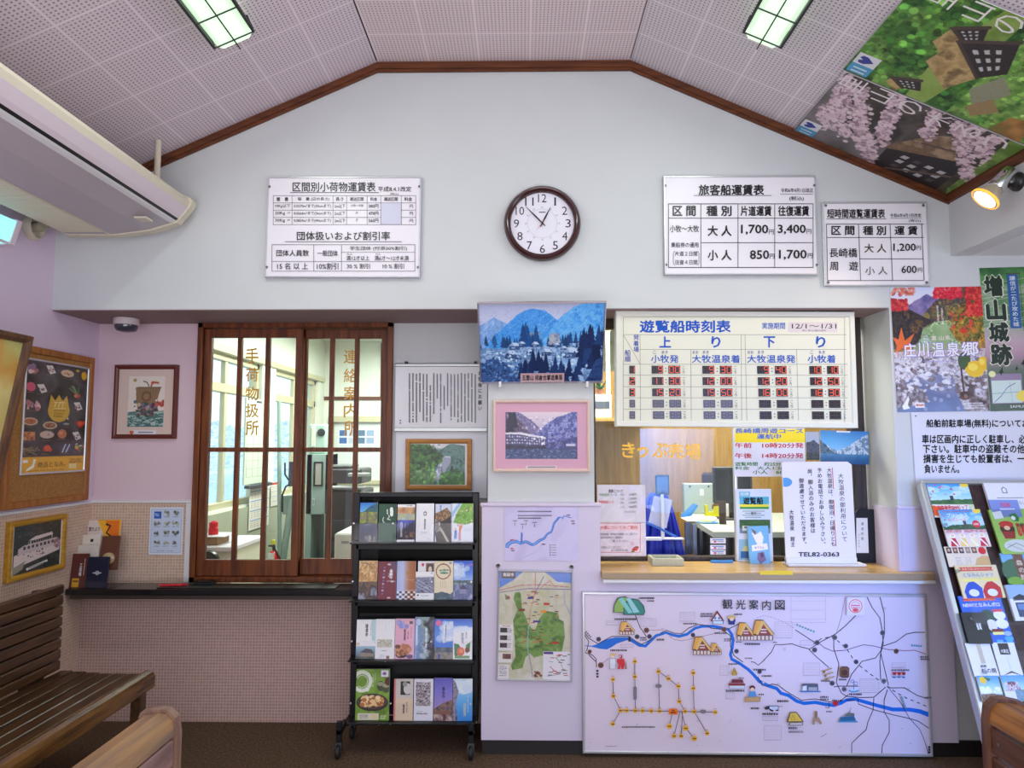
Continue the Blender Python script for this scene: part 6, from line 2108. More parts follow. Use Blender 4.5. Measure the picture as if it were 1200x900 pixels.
gassho(734.5, 743, 19, 15.5)
gassho(822, 766.5, 23, 21.5)
gassho(838.5, 766.5, 14, 14)
gassho(873, 749.5, 22, 21)
gassho(893.5, 749.5, 26, 24)
m.poly(p, [(718, 717), (719, 708), (723, 700), (732, 698), (738, 701), (738, 717.5)], (40, 60, 60)).poly(p, [(719, 716.5), (720, 708), (724, 701), (732, 699), (737, 702), (737, 716.5)], (140, 176, 90))
m.poly(p, [(730, 719.8), (730, 712), (733, 704), (740, 700.5), (748, 702), (754, 709), (755.5, 716), (754, 720)], (30, 60, 64)).poly(p, [(731, 719), (731, 712), (734, 705), (740, 701.5), (748, 703), (753, 709.5), (754.5, 716), (753.4, 719)], (52, 134, 124))
m.poly(p, [(724, 701), (729, 699.4), (741, 717), (736, 718)], (130, 200, 196)).poly(p, [(733, 700), (738, 700), (749, 716.5), (742, 717.5)], (150, 206, 214))
m.poly(p, [(839.5, 714.5), (848, 727), (831.5, 727)], (130, 50, 60)).poly(p, [(839.5, 718), (845, 726), (834, 726)], (226, 226, 240)).bar(p, 834, 726, 847, 730.5, (100, 130, 170)).bar(p, 835, 727, 846, 730, (214, 226, 240))
for a in (836, 840.5):
 m.bar(p, a, 722, a + 2.4, 725, (110, 140, 190))
m.disc(p, 856.5, 726, 4.4, 4.6, (44, 60, 130)).disc(p, 856.5, 722.5, 5, 2.2, (216, 180, 110)).disc(p, 856.5, 724.8, 2.4, 2, (236, 206, 180)).bar(p, 853, 728, 860, 731, (40, 56, 120))
m.poly(p, [(714, 765), (722, 765), (720, 768), (716, 768)], (226, 190, 120)).disc(p, 717.5, 769, 1.8, 1.8, (236, 214, 200)).poly(p, [(714, 770.5), (721, 770.5), (722, 777), (713, 777)], (232, 232, 246)).bar(p, 714.5, 777, 720.5, 783, (226, 226, 240)).frame(p, 714, 770.5, 721, 783, .35, (70, 70, 120))
m.disc(p, 727, 768.5, 2, 2.2, (200, 44, 54)).poly(p, [(723, 771), (731, 771), (732, 777), (730, 783), (727.6, 783), (727, 778), (726, 783), (723.4, 783), (724.6, 777), (722.4, 775)], (214, 50, 60)).poly(p, [(733, 772), (734, 783), (731.6, 783)], (150, 120, 100)).line(p, [(724.5, 766), (726, 767.4)], .6, (150, 30, 40)).line(p, [(729.5, 766), (728, 767.4)], .6, (150, 30, 40))
m.poly(p, [(859.5, 781), (863.5, 788), (862, 790.5), (857, 790.5), (855.5, 788)], (196, 160, 90)).line(p, [(859.5, 782), (857, 790)], .4, (120, 84, 50)).line(p, [(859.5, 782), (862, 790)], .4, (120, 84, 50))
m.poly(p, [(857, 795), (869, 795), (870.5, 799), (855.5, 799)], (120, 50, 66)).poly(p, [(853, 799.5), (871.5, 799.5), (872.5, 802), (852.4, 802)], (150, 60, 70)).bar(p, 853.5, 802, 871.5, 805.6, (214, 216, 232)).frame(p, 853.5, 802, 871.5, 805.6, .3, (80, 76, 110))
m.disc(p, 880.5, 805, 3.4, 3, (90, 36, 40)).disc(p, 880.5, 806.6, 2.4, 2.2, (240, 210, 196)).poly(p, [(877, 809), (884, 809), (885.6, 815.5), (876.4, 815.5)], (90, 150, 210)).poly(p, [(872, 815.5), (890.5, 815), (889.5, 821), (871, 821.5)], (196, 160, 116)).frame(p, 872.5, 815.5, 889.6, 821, .3, (90, 66, 50))
m.poly(p, [(900, 826), (911, 825.6), (911, 832), (908, 831.6), (906.5, 830), (904, 832.6), (901, 831.4), (900, 829.6), (896, 830.4), (894, 828.4), (897, 826.6)], (60, 56, 80)).poly(p, [(900.6, 826.6), (910.4, 826.2), (910.4, 830), (905, 831), (900.6, 829)], (206, 212, 236)).line(p, [(911, 826.8), (916, 826.4)], .5, (50, 46, 60))
m.poly(p, [(924.5, 833.5), (932, 833), (936, 838), (940.5, 844.5), (920.5, 844.5), (923, 838)], (60, 46, 40)).poly(p, [(925, 834.3), (931.6, 833.8), (935, 838.4), (939, 843.8), (922, 843.8), (924, 838)], (226, 192, 84)).line(p, [(927.6, 836.6), (925.6, 842), (930.4, 842), (928, 836.6)], .4, (90, 66, 40)).bar(p, 923, 845, 939.5, 848.6, (130, 110, 110)).bar(p, 924.5, 846, 938.5, 847.6, (226, 220, 226))
m.bar(p, 953, 832, 956.4, 840, (150, 120, 100)).poly(p, [(952, 840), (958.4, 839.6), (961.5, 846), (960, 848), (957, 844), (953.6, 843.4), (953, 848), (950.4, 847.6)], (170, 140, 116))
m.poly(p, [(938, 801), (940, 800), (957, 800), (957.5, 808), (939, 808)], (90, 96, 120)).poly(p, [(939, 803), (944, 802), (944, 808), (939, 808)], (222, 226, 240)).bar(p, 946, 804, 956, 808, (170, 174, 190)).bar(p, 936, 808.4, 960, 809.8, (60, 130, 206))
for k in range(3):
 m.line(p, [(963.5 + k * 1.6, 786 + k * 4.6), (973.5 + k * 1.6, 782 + k * 4.6)], 1.4, (190, 160, 120))
 m.disc(p, 964 + k * 1.6, 786 + k * 4.6, 1.6, 1.8, (150, 120, 80))
m.bar(p, 982.5, 781, 993.5, 792, (120, 84, 66)).bar(p, 984.4, 779.8, 991.8, 781.2, (96, 66, 54)).disc(p, 988, 787, 3.6, 3.4, (84, 56, 46)).bar(p, 984, 792, 992.5, 793, (60, 46, 44))
m.disc(p, 998.8, 808, 6, 1.8, (90, 160, 214)).disc(p, 998.8, 807, 4.6, 1.2, (206, 226, 244)).line(p, [(998.8, 807), (998.8, 796)], .7, (60, 120, 190)).circ(p, 997, 797, 1.8, 1.6, .5, (60, 120, 190)).circ(p, 1001, 799.6, 2.2, 1.8, .5, (60, 120, 190))
m.poly(p, [(983, 839), (999, 837.6), (1001.5, 843), (982.4, 843.6)], (50, 110, 160)).poly(p, [(987, 837.4), (992, 834), (999.5, 834.4), (999.5, 838)], (110, 120, 120)).bar(p, 981, 843.4, 1003, 845, (60, 150, 206)).line(p, [(993, 834), (995.6, 828)], .5, (50, 46, 60))
for k in range(3):
 m.poly(p, [(1044 + k * 5.4, 786.6), (1048.6 + k * 5.4, 786.6), (1047.6 + k * 5.4, 790), (1045 + k * 5.4, 790)], (190, 40, 54)).disc(p, 1046 + k * 5.4, 792.4, 2, 1, (60, 130, 196))
for x, y in ((726, 767), (776, 735.5), (893.5, 797.5), (911.5, 799.5), (918, 758.5), (1035, 711), (1063, 805)):
 m.poly(p, [(x - 2, y), (x + 2, y), (x + .4, y + 2.6), (x - .4, y + 2.6)], (170, 160, 180))
 m.poly(p, [(x - 1.4, y + .4), (x + 1.4, y + .4), (x, y + 2)], (226, 212, 228))
# ship stops as a diagram of yellow discs
YN = [(717.8, 795), (718.4, 814.4), (726.7, 831.2), (733.7, 831.2), (717.6, 847), (743.3, 774), (743.3, 791.8), (744, 831.5), (752.4, 831.5), (762.4, 831.7), (772, 831.9), (771, 785.7), (782.6, 794), (794.1, 802.9), (795.2, 820.6), (801.7, 832.2), (812.5, 832.5), (811.5, 787.4), (811.6, 805.3), (837, 833.2), (783.6, 849.5), (789, 860.8), (797.3, 860.8), (802.7, 851.8), (812.6, 863.7), (827.6, 857.7)]
for a, b in ((0, 1), (1, 2), (2, 4), (2, 10), (5, 6), (6, 7), (11, 10), (11, 12), (12, 13), (13, 14), (14, 15), (10, 19), (17, 18), (18, 16), (16, 25), (23, 24)):
 m.line(p, [YN[a], YN[b]], .75, (80, 66, 76))
for a, b in (((787, 834), YN[20]), ((796, 833), YN[21]), ((799, 833), YN[22]), ((798, 833), YN[23])):
 m.line(p, [a, b], .7, (80, 66, 76))
m.disc(p, 743.6, 805, 2, 2, (130, 122, 136)).disc(p, 743.6, 817, 2, 2, (130, 122, 136)).bar(p, 741.6, 805, 745.6, 817, (130, 122, 136))
m.disc(p, 771, 802.6, 3.8, 2.4, (130, 122, 136)).disc(p, 823, 832.5, 3.8, 2.3, (130, 122, 136))
m.poly(p, [(784, 829), (792, 829), (793.6, 831), (793.6, 834.5), (791.8, 836), (784.4, 836), (782.8, 834.5), (782.8, 831)], (236, 120, 40))
m.bar(p, 786.4, 830.6, 790, 831.6, (90, 50, 30)).bar(p, 785, 832.8, 791.4, 834, (90, 50, 30))
for x, y in YN:
 r = 3.2 if (x, y) in (YN[20], YN[23], YN[24]) else 2.6
 m.disc(p, x, y, r, r, (240, 180, 50))
 m.bar(p, x - r * .62, y - .7, x + r * .62, y + .7, (110, 76, 40))
 m.bar(p, x - 1.4, y - r - 1.8, x + 1.6, y - r - 1.2, (190, 130, 110))
m.bar(p, 990.5, 699, 1011, 720, (226, 218, 236))
for r, w in ((7.6, .9), (5.2, .5)):
 m.circ(p, 1000.6, 709.4, r, r, w, (226, 84, 96))
m.bar(p, 996, 708, 1005, 709.2, (226, 84, 96)).bar(p, 997, 710.6, 1004, 711.6, (226, 84, 96)).disc(p, 1000.6, 714, 3.4, 2, (226, 84, 96))
for _ in range(26):
 x, y = 690 + 390 * rng.random(), 840 + 40 * rng.random()
 m.line(p, [(x, y), (x + rng.normal() * 1.4, y + rng.normal() * .8)], .3, (90, 80, 96))
m.line(p, [(960, 862), (967, 858)], .5, (110, 100, 120)).line(p, [(699, 881), (840, 880)], .2, (190, 176, 190))
m.build('panel', board, root)

# ------------------------------------------------------------------ posters on the right hand wall
R = Rect.px(front(P0 - .004), [(1043.5, 337.5), (1149.5, 335.5), (1160, 481.5), (1051, 483)])
m = M().slab(R, .003, 0, 0, (226, 222, 230)).raster(R, pic_autumn())
q = R.off(.0006)
for ch, x0, x1, y0, y1 in (('庄', .11, .24, .455, .56), ('川', .26, .38, .45, .56), ('温', .42, .55, .45, .56), ('泉', .58, .71, .45, .56), ('郷', .74, .92, .45, .56)):
 m.text(q, ch, x0 - .006, y0 - .004, x1 + .006, y1 + .004, (150, 130, 210), .03)
 m.text(q, ch, x0, y0, x1, y1, (248, 246, 252), .012)
for ch, x in zip('富山県', (.42, .5, .57)):
 m.text(q, ch, x, .395, x + .052, .43, (246, 226, 226), .012)
m.text(q, '富山県', .205, .936, .295, .956, (206, 90, 60), .01)
tag(m.build('poster', glossy), 'autumn hot spring poster with red maple leaves and yellow citrus fruits', 'poster')

R = Rect.px(front(P0 - .004), [(1148.5, 314), (1230, 312), (1242, 480), (1160, 482)])
m = M().slab(R, .003, 0, 0, (206, 214, 200)).raster(R, pic_castle_site())
q = R.off(.0006)
for ch, x0, x1, y0, y1 in (('増', .05, .3, .06, .2), ('山', .06, .32, .23, .37), ('城', .07, .34, .39, .52), ('跡', .07, .36, .54, .68)):
 m.text(q, ch, x0 - .01, y0 - .004, x1 + .01, y1 + .004, (226, 226, 206), .06)
 m.text(q, ch, x0, y0, x1, y1, (30, 48, 38), .045)
q2 = q.off(.0004)
m.bar(q, .38, .05, .54, .43, (44, 96, 160))
m.vtext(q2, '謙信が二たび攻めた城', .46, .06, .42, .09, (226, 232, 240), .01)
m.line(q, [(.36, .045), (.58, .045)], .006, (96, 76, 50)).line(q, [(.565, .03), (.565, .45)], .006, (70, 60, 50))
m.bar(q, .03, .745, .48, .95, (150, 130, 160)).bar(q, .04, .79, .46, .945, (206, 222, 216))
m.line(q2, [(.06, .94), (.16, .9), (.26, .84), (.38, .81)], .006, (130, 110, 170)).line(q2, [(.04, .88), (.46, .87)], .004, (120, 170, 170)).line(q2, [(.3, .8), (.32, .94)], .004, (120, 150, 190))
m.disc(q2, .06, .745, .05, .022, (232, 232, 170)).disc(q2, .5, .9, .12, .04, (240, 216, 90))
for x, y, k in ((.17, .73, .03), (.5, .67, .05), (.4, .71, .02)):
 m.poly(q2, [(x, y), (x + k, y - k * .7), (x + k * 1.6, y - k * 1.3), (x + k * 1.4, y - k * .3), (x + k * 2, y + k * .2), (x + k, y + k * .2), (x + k * .7, y + k), (x + k * .3, y + k * .3), (x - k * .4, y + k * .2)], (34, 44, 44))
m.text(q2, "SAMURAI'S", .28, .962, .62, .98, (226, 230, 226), .01)
tag(m.build('poster', glossy), 'tall green and pink castle site poster with bold black brush characters', 'poster')

R = Rect.px(front(P0 - .004), [(1067, 483.5), (1260, 481), (1268, 570), (1073, 571)])
m = M().slab(R, .003, 0, 0, (222, 220, 232))
p = front(P0 - .0045)
m.text(p, '船舶前駐車場(無料)についてお願い', 1085.5, 491.5, 1223, 502, (18, 18, 24), .03)
for t, x0, x1, y in (('車は区画内に正しく駐車し、必ず施錠して', 1080.5, 1245, 509.5), ('下さい。駐車中の盗難その他事故による', 1081.5, 1246, 521), ('損害を生じても設置者は、一切の責任を', 1082, 1246, 532.5), ('負いません。', 1083.5, 1124, 544.5)):
 m.text(p, t, x0, y, x1, y + 10, (18, 18, 24), .03)
m.text(p, '※有料駐車場のことは、お聞きください', 1093, 563, 1248, 573, (206, 60, 50), .03)
m.disc(p, 1073, 487.5, .9, .9, (60, 60, 66)).line(p, [(1067.2, 484), (1073.2, 571)], .4, (150, 150, 160))
tag(m.build('parking_notice', paper), 'white parking notice with bold black writing and a red bottom line', 'notice')

# ------------------------------------------------------------------ banners stretched under the right slope
CS = math.cos(math.atan(SL))
SS = math.sin(math.atan(SL))
un = np.array([-CS, 0, SS])

def banner(x0, x1, y0, y1, label, img, write):
 c0 = np.array([(x0 + x1) / 2, (y0 + y1) / 2, zr((x0 + x1) / 2)]) + np.array([-SS, 0, -CS]) * .014
 R = Rect(c0, (0, -1, 0), un, y1 - y0, (x1 - x0) / CS)
 m = M().slab(R, .004, .001, 0, (226, 222, 222)).raster(R, img)
 write(m, R.off(.0008))
 o = tag(m.build('ceiling_poster', printed('banner_print', .5, .3)), label, 'poster')
 return R

def logo(m, q, w):
 m.bar(q, .015, .01, .015 + .13 * w, .12, (84, 160, 200)).bar(q, .015 + .13 * w, .01, .015 + .28 * w, .12, (226, 226, 232))
 q = q.off(.0004)
 x = .015 + .2 * w
 m.poly(q, [(x, .1), (x - .05 * w, .06), (x - .05 * w, .035), (x - .02 * w, .025), (x, .045), (x + .02 * w, .025), (x + .05 * w, .035), (x + .05 * w, .06)], (60, 70, 150))
 for k in range(2):
  m.bar(q, .03 + .05 * k * w, .03, .045 + .05 * k * w, .1, (206, 226, 240))

def cherry_words(m, q):
 logo(m, q, .8)
 for i, ch in enumerate('里山の木るつ'):
  m.text(q, ch, .83, .02 + i * .16, .99, .02 + i * .16 + .12, (236, 226, 228))

def village_words(m, q):
 logo(m, q, .8)
 for i, ch in enumerate('里山の暮らし'):
  m.text(q, ch, .85, .07 + i * .145, .99, .07 + i * .145 + .11, (240, 236, 230))

banner(1.345, 2.075, 2.845, 3.40, 'cherry blossom poster under the sloping ceiling, beside the gable wall', pic_cherry_banner(), cherry_words)
banner(1.335, 2.075, 2.25, 2.835, 'green thatched village poster under the sloping ceiling, nearer the viewer than the cherry blossoms', pic_village_banner(), village_words)

# ------------------------------------------------------------------ ticket counter
wood_top = wood('counter_wood', (226, 186, 120), (206, 160, 92), 0, .22)
edge = mat('speckled_edge', (190, 166, 136), .5, scale=700, col2=(140, 116, 90))
m = M().prism([(.37, 3.352, CZ - .032), (1.9, 3.352, CZ - .032), (1.9, 3.392, CZ - .032), (1.762, 3.392, CZ - .032), (1.762, 3.66, CZ - .032), (.37, 3.66, CZ - .032)], (0, 0, .032))
o = m.build('ticket_counter', wood_top)
tag(o, 'long light wood ticket counter with speckled front edge', 'counter')
M().box(.369, 1.899, 3.349, 3.3525, CZ - .030, CZ - .003, .001).build('front_edge', edge, o)
q = front(3.348).at(910, 672)
M().box(q[0] - .075, q[0] + .075, 3.3475, 3.349, q[2] - .006, q[2] + .012).build('yellow_tape', mat('yellow_tape', (240, 206, 40), .5), o)
m = M().box(.372, 1.905, PW - .05, PW - .001, CZ - .05, CZ - .034, .003)
tag(m.build('counter_ledge', white_paint), 'white ledge running under the wooden ticket counter', 'ledge')

# baggage counter
stone = mat('black_counter', (30, 27, 30), .18, scale=90, var=.25)
FYc = 3.62
zc = front(FYc).at(250, 691)[2]
m = M().box(LW + .008, -.17, FYc, REC - .032, zc - .03, zc, .004)
o = tag(m.build('baggage_counter', stone), 'black baggage counter shelf below the brown sash window', 'counter')
M().box(LW + .03, -.2, FYc + .006, FYc + .03, zc - .05, zc - .031).build('lip', mat('counter_lip', (70, 60, 56), .4, .3), o)

# ------------------------------------------------------------------ ceiling lights, air conditioner, lamps
slope_l = Plane((XL, 0, ZC - .078), (SS, 0, -CS))
slope_r = Plane((XR, 0, ZC - .078), (-SS, 0, -CS))
lamp_glow = glow('fluorescent_diffuser', (212, 244, 210), .95)
guard = mat('guard_wire', (26, 24, 28), .5)

def ceiling_light(label, pl, fl, fr, far_pts, sx):
 """fl, fr: photograph positions of the diffuser's far corners"""
 a, b = pl.to3([fl, fr])
 yf = (a[1] + b[1]) / 2
 xm = (a[0] + b[0]) / 2
 w = abs(b[0] - a[0]) / CS
 L = 1.25
 n = pl.n
 ax_s = np.array([1, 0, (SL if sx < 0 else -SL)]) * CS
 c = np.array([xm, yf - L / 2, 0])
 c[2] = ZC - .078 - SL * abs(xm - (XL if sx < 0 else XR))
 root = thing('ceiling_light', label, 'ceiling light', c - n * .08)
 axes = (ax_s, (0, 1, 0), n)
 m = M().obox(c - n * .036, axes, (w / 2, L / 2, .036), .02)
 m.build('diffuser', lamp_glow, root)
 M().obox(c - n * .074, axes, (w / 2 - .02, L / 2 - .03, .004), .001).build('base', white_paint, root)
 g = M()
 k = n * .012
 for s in (-1, 1):
  e = ax_s * (w / 2 + .008) * s
  g.tube([c + e - n * .07 + np.array([0, L / 2 - .05, 0]), c + e + k * .3 + np.array([0, L / 2 - .05, 0]), c + e + k * .3 - np.array([0, L / 2 - .05, 0]), c + e - n * .07 - np.array([0, L / 2 - .05, 0])], .006, 6)
  g.obox(c + e - n * .018, axes, (.004, L / 2 - .06, .016), .001)
 for t in np.linspace(-L / 2 + .05, L / 2 - .05, 8):
  o = np.array([0, t, 0])
  e = ax_s * (w / 2 + .008)
  g.tube([c + o - e + k * .3, c + o + e + k * .3], .003, 6)
 g.tube([c + k * .4 + np.array([0, L / 2 + .015, 0]), c + k * .4 - np.array([0, L / 2 + .015, 0])], .0032, 6)
 g.build('wire_guard', guard, root)

ceiling_light('long ceiling light in a black wire guard, on the left slope', slope_l, (258, 61), (301, 47), None, -1)
ceiling_light('long ceiling light in a black wire guard, on the right slope', slope_r, (869, 47), (909, 61), None, 1)

# air conditioner slung under the left slope
ac_w = mat('ac_panel', (222, 206, 216), .4, var=.02)
ac_c = mat('ac_cream', (214, 204, 184), .45, var=.03)
ac_d = mat('ac_slot', (20, 18, 20), .5)
ac_u = mat('ac_underside', (188, 178, 186), .5, var=.03)
prof = [(-2.19, 2.44), (-1.97, 2.437), (-1.80, 2.458), (-1.672, 2.498), (-1.655, 2.512), (-1.64, 2.528), (-1.612, 2.566), (-1.602, 2.59), (-1.612, 2.61), (-1.65, 2.626), (-2.19, 2.626)]
ya, yb = 1.55, 3.31
root = thing('air_conditioner', 'long cream air conditioner slung under the ceiling above the left wall', 'air conditioner', (-1.9, 2.4, 2.43))

def strip(i0, i1, col_m, name, d=.0, y0=ya, y1=yb):
 pts = prof[i0:i1 + 1]
 back = [(-1.95, 2.56)]
 M().prism([(x, y0, z) for x, z in pts + back], (0, y1 - y0, 0)).build(name, col_m, root)

strip(0, 3, ac_u, 'underside_panel')
strip(3, 4, ac_d, 'outlet_slot')
strip(4, 6, ac_w, 'front_panel')
strip(6, 10, ac_c, 'housing')
M().prism([(x * 1.0 + (-.012 if x < -2 else .012), yb, z + (-.006 if z < 2.5 else .006)) for x, z in prof], (0, .045, 0)).build('end_cap', ac_c, root)
g = M()
for i in range(100):
 y = ya + .02 + i * (yb - ya - .06) / 100
 g.box(-2.185, -1.985, y, y + .005, 2.4325, 2.4385)
g.box(-1.985, -1.978, ya, yb, 2.4325, 2.439)
o = g.build('intake_grille', ac_c, root)
p_ = M().prism([(-1.672, ya, 2.496), (-1.664, ya, 2.502), (-1.690, ya, 2.489)], (0, yb - ya, 0)).build('lip', white_paint, root)
q = Plane((-1.8, 0, 2.457), (0, 0, -1)).at(170, 257)
M().box(q[0] - .035, q[0] + .02, q[1] - .03, q[1] + .03, 2.4535, 2.462).build('badge', ac_c, root)
M().cyl((-1.745, 3.27, 2.62), (-1.745, 3.27, zl(-1.745) - .005), .014, n=14).box(-1.765, -1.725, 3.25, 3.29, 2.626, 2.64, .002).build('hanger_rod', ac_c, root, smooth=40)
o = thing('pipe_cover', 'round cream pipe cover on the left wall, under the air conditioner', 'pipe cover', (LW + .01, 3.24, 2.39))
M().lathe((LW + .001, 3.24, 2.45), (1, 0, 0), [(.06, 0), (.06, .02), (.05, .035), (.045, .03), (.04, .012)], 28).build('flange', ac_c, o, smooth=50)
M().tube([(LW + .012, 3.24, 2.45), (LW + .05, 3.235, 2.452), (LW + .08, 3.22, 2.458)], .024, 12).build('pipe', mat('pipe_lagging', (170, 164, 140), .7), o, smooth=60)

# wall light at the left edge
root = thing('wall_light', 'glowing bluish fluorescent wall light below the air conditioner', 'wall light', (LW + .06, 2.7, 2.30))
wl = [(LW + .002, 2.30), (LW + .085, 2.305), (LW + .115, 2.40), (LW + .002, 2.42)]
M().prism([(x, 2.25, z) for x, z in wl], (0, .74, 0)).build('diffuser', glow('wall_light_diffuser', (150, 240, 244), 1.0), root)
M().prism([(x + (.006 if x > LW + .05 else 0), 2.99, z + (.006 if z > 2.35 else -.006)) for x, z in wl], (0, .03, 0)).build('end_cap', ac_w, root)
M().prism([(LW + .08, 2.25, 2.298), (LW + .088, 2.25, 2.298), (LW + .088, 2.25, 2.308), (LW + .08, 2.25, 2.308)], (0, .74, 0)).build('edge_strip', ac_w, root)

# emergency lamp on the soffit
q = front(3.64).at(148.5, 372)
root = thing('emergency_lamp', 'small round emergency lamp with a dark dome under the soffit', 'lamp', (q[0], 3.64, ZS - .08))
M().lathe((q[0], 3.64, ZS - .005), (0, 0, -1), [(.05, 0), (.062, .002), (.062, .03), (.058, .036), (.02, .036)], 36).build('base', mat('lamp_base', (206, 190, 194), .5), root, smooth=50)
M().lathe((q[0], 3.64, ZS - .041), (0, 0, -1), [(.056, 0), (.054, .018), (.045, .03), (.02, .036), (.001, .037)], 36).build('dome', mat('smoked_dome', (58, 58, 76), .12, spec=.8), root, smooth=60)

# spotlight on the right wall
chrome = mat('chrome', (222, 224, 228), .12, 1.0, var=.02)
ys = 2.93
base = np.array([RW, ys, front(ys).at(1195, 213)[2]])
rear = front(2.95).at(1184, 203)
d = np.array([-.68, .12, -.72]) / np.linalg.norm([-.68, .12, -.72])
root = thing('spotlight', 'chrome spotlight with a lit warm reflector lamp, beside the cherry blossom poster', 'spotlight', base)
M().lathe(base - np.array([.001, 0, 0]), (-1, 0, 0), [(.04, 0), (.04, .012), (.032, .024), (.012, .028)], 28).build('wall_plate', mat('black_plate', (34, 32, 34), .35), root, smooth=50)
mid = rear + d * .05
M().tube([base - np.array([.02, 0, 0]), base - np.array([.05, 0, 0]), mid + np.array([.02, 0, 0])], .009, 10).obox(mid, np.eye(3), (.012, .02, .014), .003).build('arm', chrome, root, smooth=40)
M().lathe(rear, d, [(.012, -.012), (.034, -.008), (.036, 0), (.036, .085), (.034, .088), (.01, .088)], 36).build('housing', chrome, root, smooth=50)
M().lathe(rear, d, [(.03, .086), (.034, .1), (.056, .135), (.06, .146), (.054, .15)], 40).build('reflector_bulb', mat('bulb_glass', (232, 214, 190), .1, .3), root, smooth=60)
M().lathe(rear, d, [(.0605, .143), (.0605, .149), (.0555, .151), (.0555, .145)], 40).build('bulb_rim', glow('amber_rim', (255, 176, 60), 1.2), root)
M().lathe(rear, d, [(.054, .1485), (.03, .154), (.001, .156)], 36).build('bulb_face', glow('warm_bulb', (255, 238, 206), 6.0), root, smooth=60)
sd = bpy.data.lights.new('spotlight_beam', 'SPOT')
sd.energy = 14
sd.color = (1.0, .82, .58)
sd.spot_size = math.radians(95)
sd.spot_blend = .6
sd.shadow_soft_size = .05
so = bpy.data.objects.new('spotlight_beam', sd)
COL.objects.link(so)
so.location = Vector(rear + d * .17)
so.rotation_euler = Vector(d).to_track_quat('-Z', 'Y').to_euler()

# ------------------------------------------------------------------ benches
bench_wood = wood('bench_wood', (88, 58, 32), (52, 34, 20), 1, .32, spec=.6)
bench_dark = mat('bench_base', (36, 26, 22), .7)
root = thing('bench', 'long dark slatted wooden bench along the left wall', 'bench', (-1.95, 2.3, 0))
yb0, yb1 = .9, 3.24
for i in range(8):
 z = .424 + i * .0475
 x = -2.07
 M().box(x - .022, x, yb0, yb1, z, z + .0435, .006).build('back_slat', bench_wood, root)
for i in range(6):
 x = -2.07 + i * .0608
 M().box(x, x + .0565, yb0, yb1, .398 - .003 * min(i, 3), .42 - .004 * min(i, 3), .0025).build('seat_slat', bench_wood, root)
pts = [(-1.705, .41), (-1.69, .42), (-1.67, .424), (-1.652, .416), (-1.642, .40), (-1.642, .352), (-1.705, .352)]
M().prism([(x, yb0, z) for x, z in pts], (0, yb1 - yb0, 0)).build('front_rail', wood('worn_rail', (120, 80, 38), (70, 46, 24), 1, .25, spec=.7), root)
for y in (yb1 - .05, 2.2, 1.15):
 M().box(-1.70, -1.652, y - .045, y + .002, .0, .36, .005).build('leg', bench_wood, root)
 M().box(-2.2, -1.66, y - .04, y, .345, .395, .004).build('bearer', bench_wood, root)
 M().box(-2.15, -2.094, y - .06, y - .02, .0, .79, .005).build('leg', bench_wood, root)
M().box(-2.104, -2.094, yb0 + .02, yb1 - .02, .42, .79).build('back_board', bench_dark, root)
M().box(-2.09, -1.72, yb1 - .30, yb1 - .26, .0, .06).build('plinth', bench_dark, root)

pale_bench = wood('pale_bench_wood', (156, 122, 116), (124, 94, 88), 1, .4)
rail_top = wood('worn_top_rail', (168, 128, 84), (128, 102, 84), 1, .35)

def back_bench(label, x0, s, y1, zt, m_slat, m_top, m_end):
 """a bench seen from behind; x0 is the back face, s the side its seat is on (-1 left, 1 right), y1 its far end"""
 root = thing('bench', label, 'bench', (x0 + s * .25, y1 - .7, 0))
 y0 = y1 - 1.45
 prof_ = [(x0, zt - .04), (x0 + s * .006, zt - .018), (x0 + s * .02, zt - .003), (x0 + s * .04, zt), (x0 + s * .075, zt - .006), (x0 + s * .078, zt - .026), (x0 + s * .03, zt - .03), (x0 + s * .022, zt - .05), (x0 - s * .001, zt - .05)]
 M().prism([(x, y0, z) for x, z in prof_], (0, y1 - y0 - .026, 0)).build('top_rail', m_top, root)
 for i in range(4):
  z = zt - .121 - i * .071
  m = M().box(x0, x0 + s * .022, y0, y1 - .026, z, z + .062, .004)
  m.build('back_slat', m_slat, root)
  M().lathe((x0 + s * .0005, y1 - .055, z + .031), (-s, 0, 0), [(.004, 0), (.0035, .0012), (.001, .0014)], 8).build('screw', screwm, root)
 end = [(x0 - s * .008, .0), (x0 - s * .006, zt - .05), (x0 + s * .0, zt - .012), (x0 + s * .02, zt + .006), (x0 + s * .045, zt + .008), (x0 + s * .085, zt), (x0 + s * .088, zt - .012), (x0 + s * .05, zt - .014), (x0 + s * .03, zt - .02), (x0 + s * .018, zt - .05), (x0 + s * .02, 0)]
 for y in (y1 - .026, y0):
  M().prism([(x, y, z) for x, z in end], (0, .024, 0)).build('end_frame', m_end, root)
  M().box(x0 + s * .02, x0 + s * .5, y, y + .024, .36, .40, .003).build('seat_bearer', m_end, root)
  M().box(x0 + s * .44, x0 + s * .49, y, y + .024, 0, .36, .003).build('leg', m_end, root)
 for i in range(6):
  a = x0 + s * (.03 + i * .08)
  M().box(a, a + s * .07, y0, y1, .401, .422, .004).build('seat_slat', m_slat, root)

back_bench('pale slatted bench back in the left foreground, its curved top rail toward the camera', -.822, -1, 1.75, .80, pale_bench, rail_top, wood('end_frame_wood', (150, 116, 96), (120, 90, 76), 2, .45))
back_bench('dark brown slatted bench back at the lower right, below the leaning leaflet stand', 1.15, 1, 1.85, .80, wood('dark_slats', (104, 66, 50), (72, 44, 34), 1, .35), wood('amber_rail', (170, 112, 54), (112, 70, 36), 1, .3), wood('dark_end', (120, 80, 60), (84, 54, 42), 2, .4))

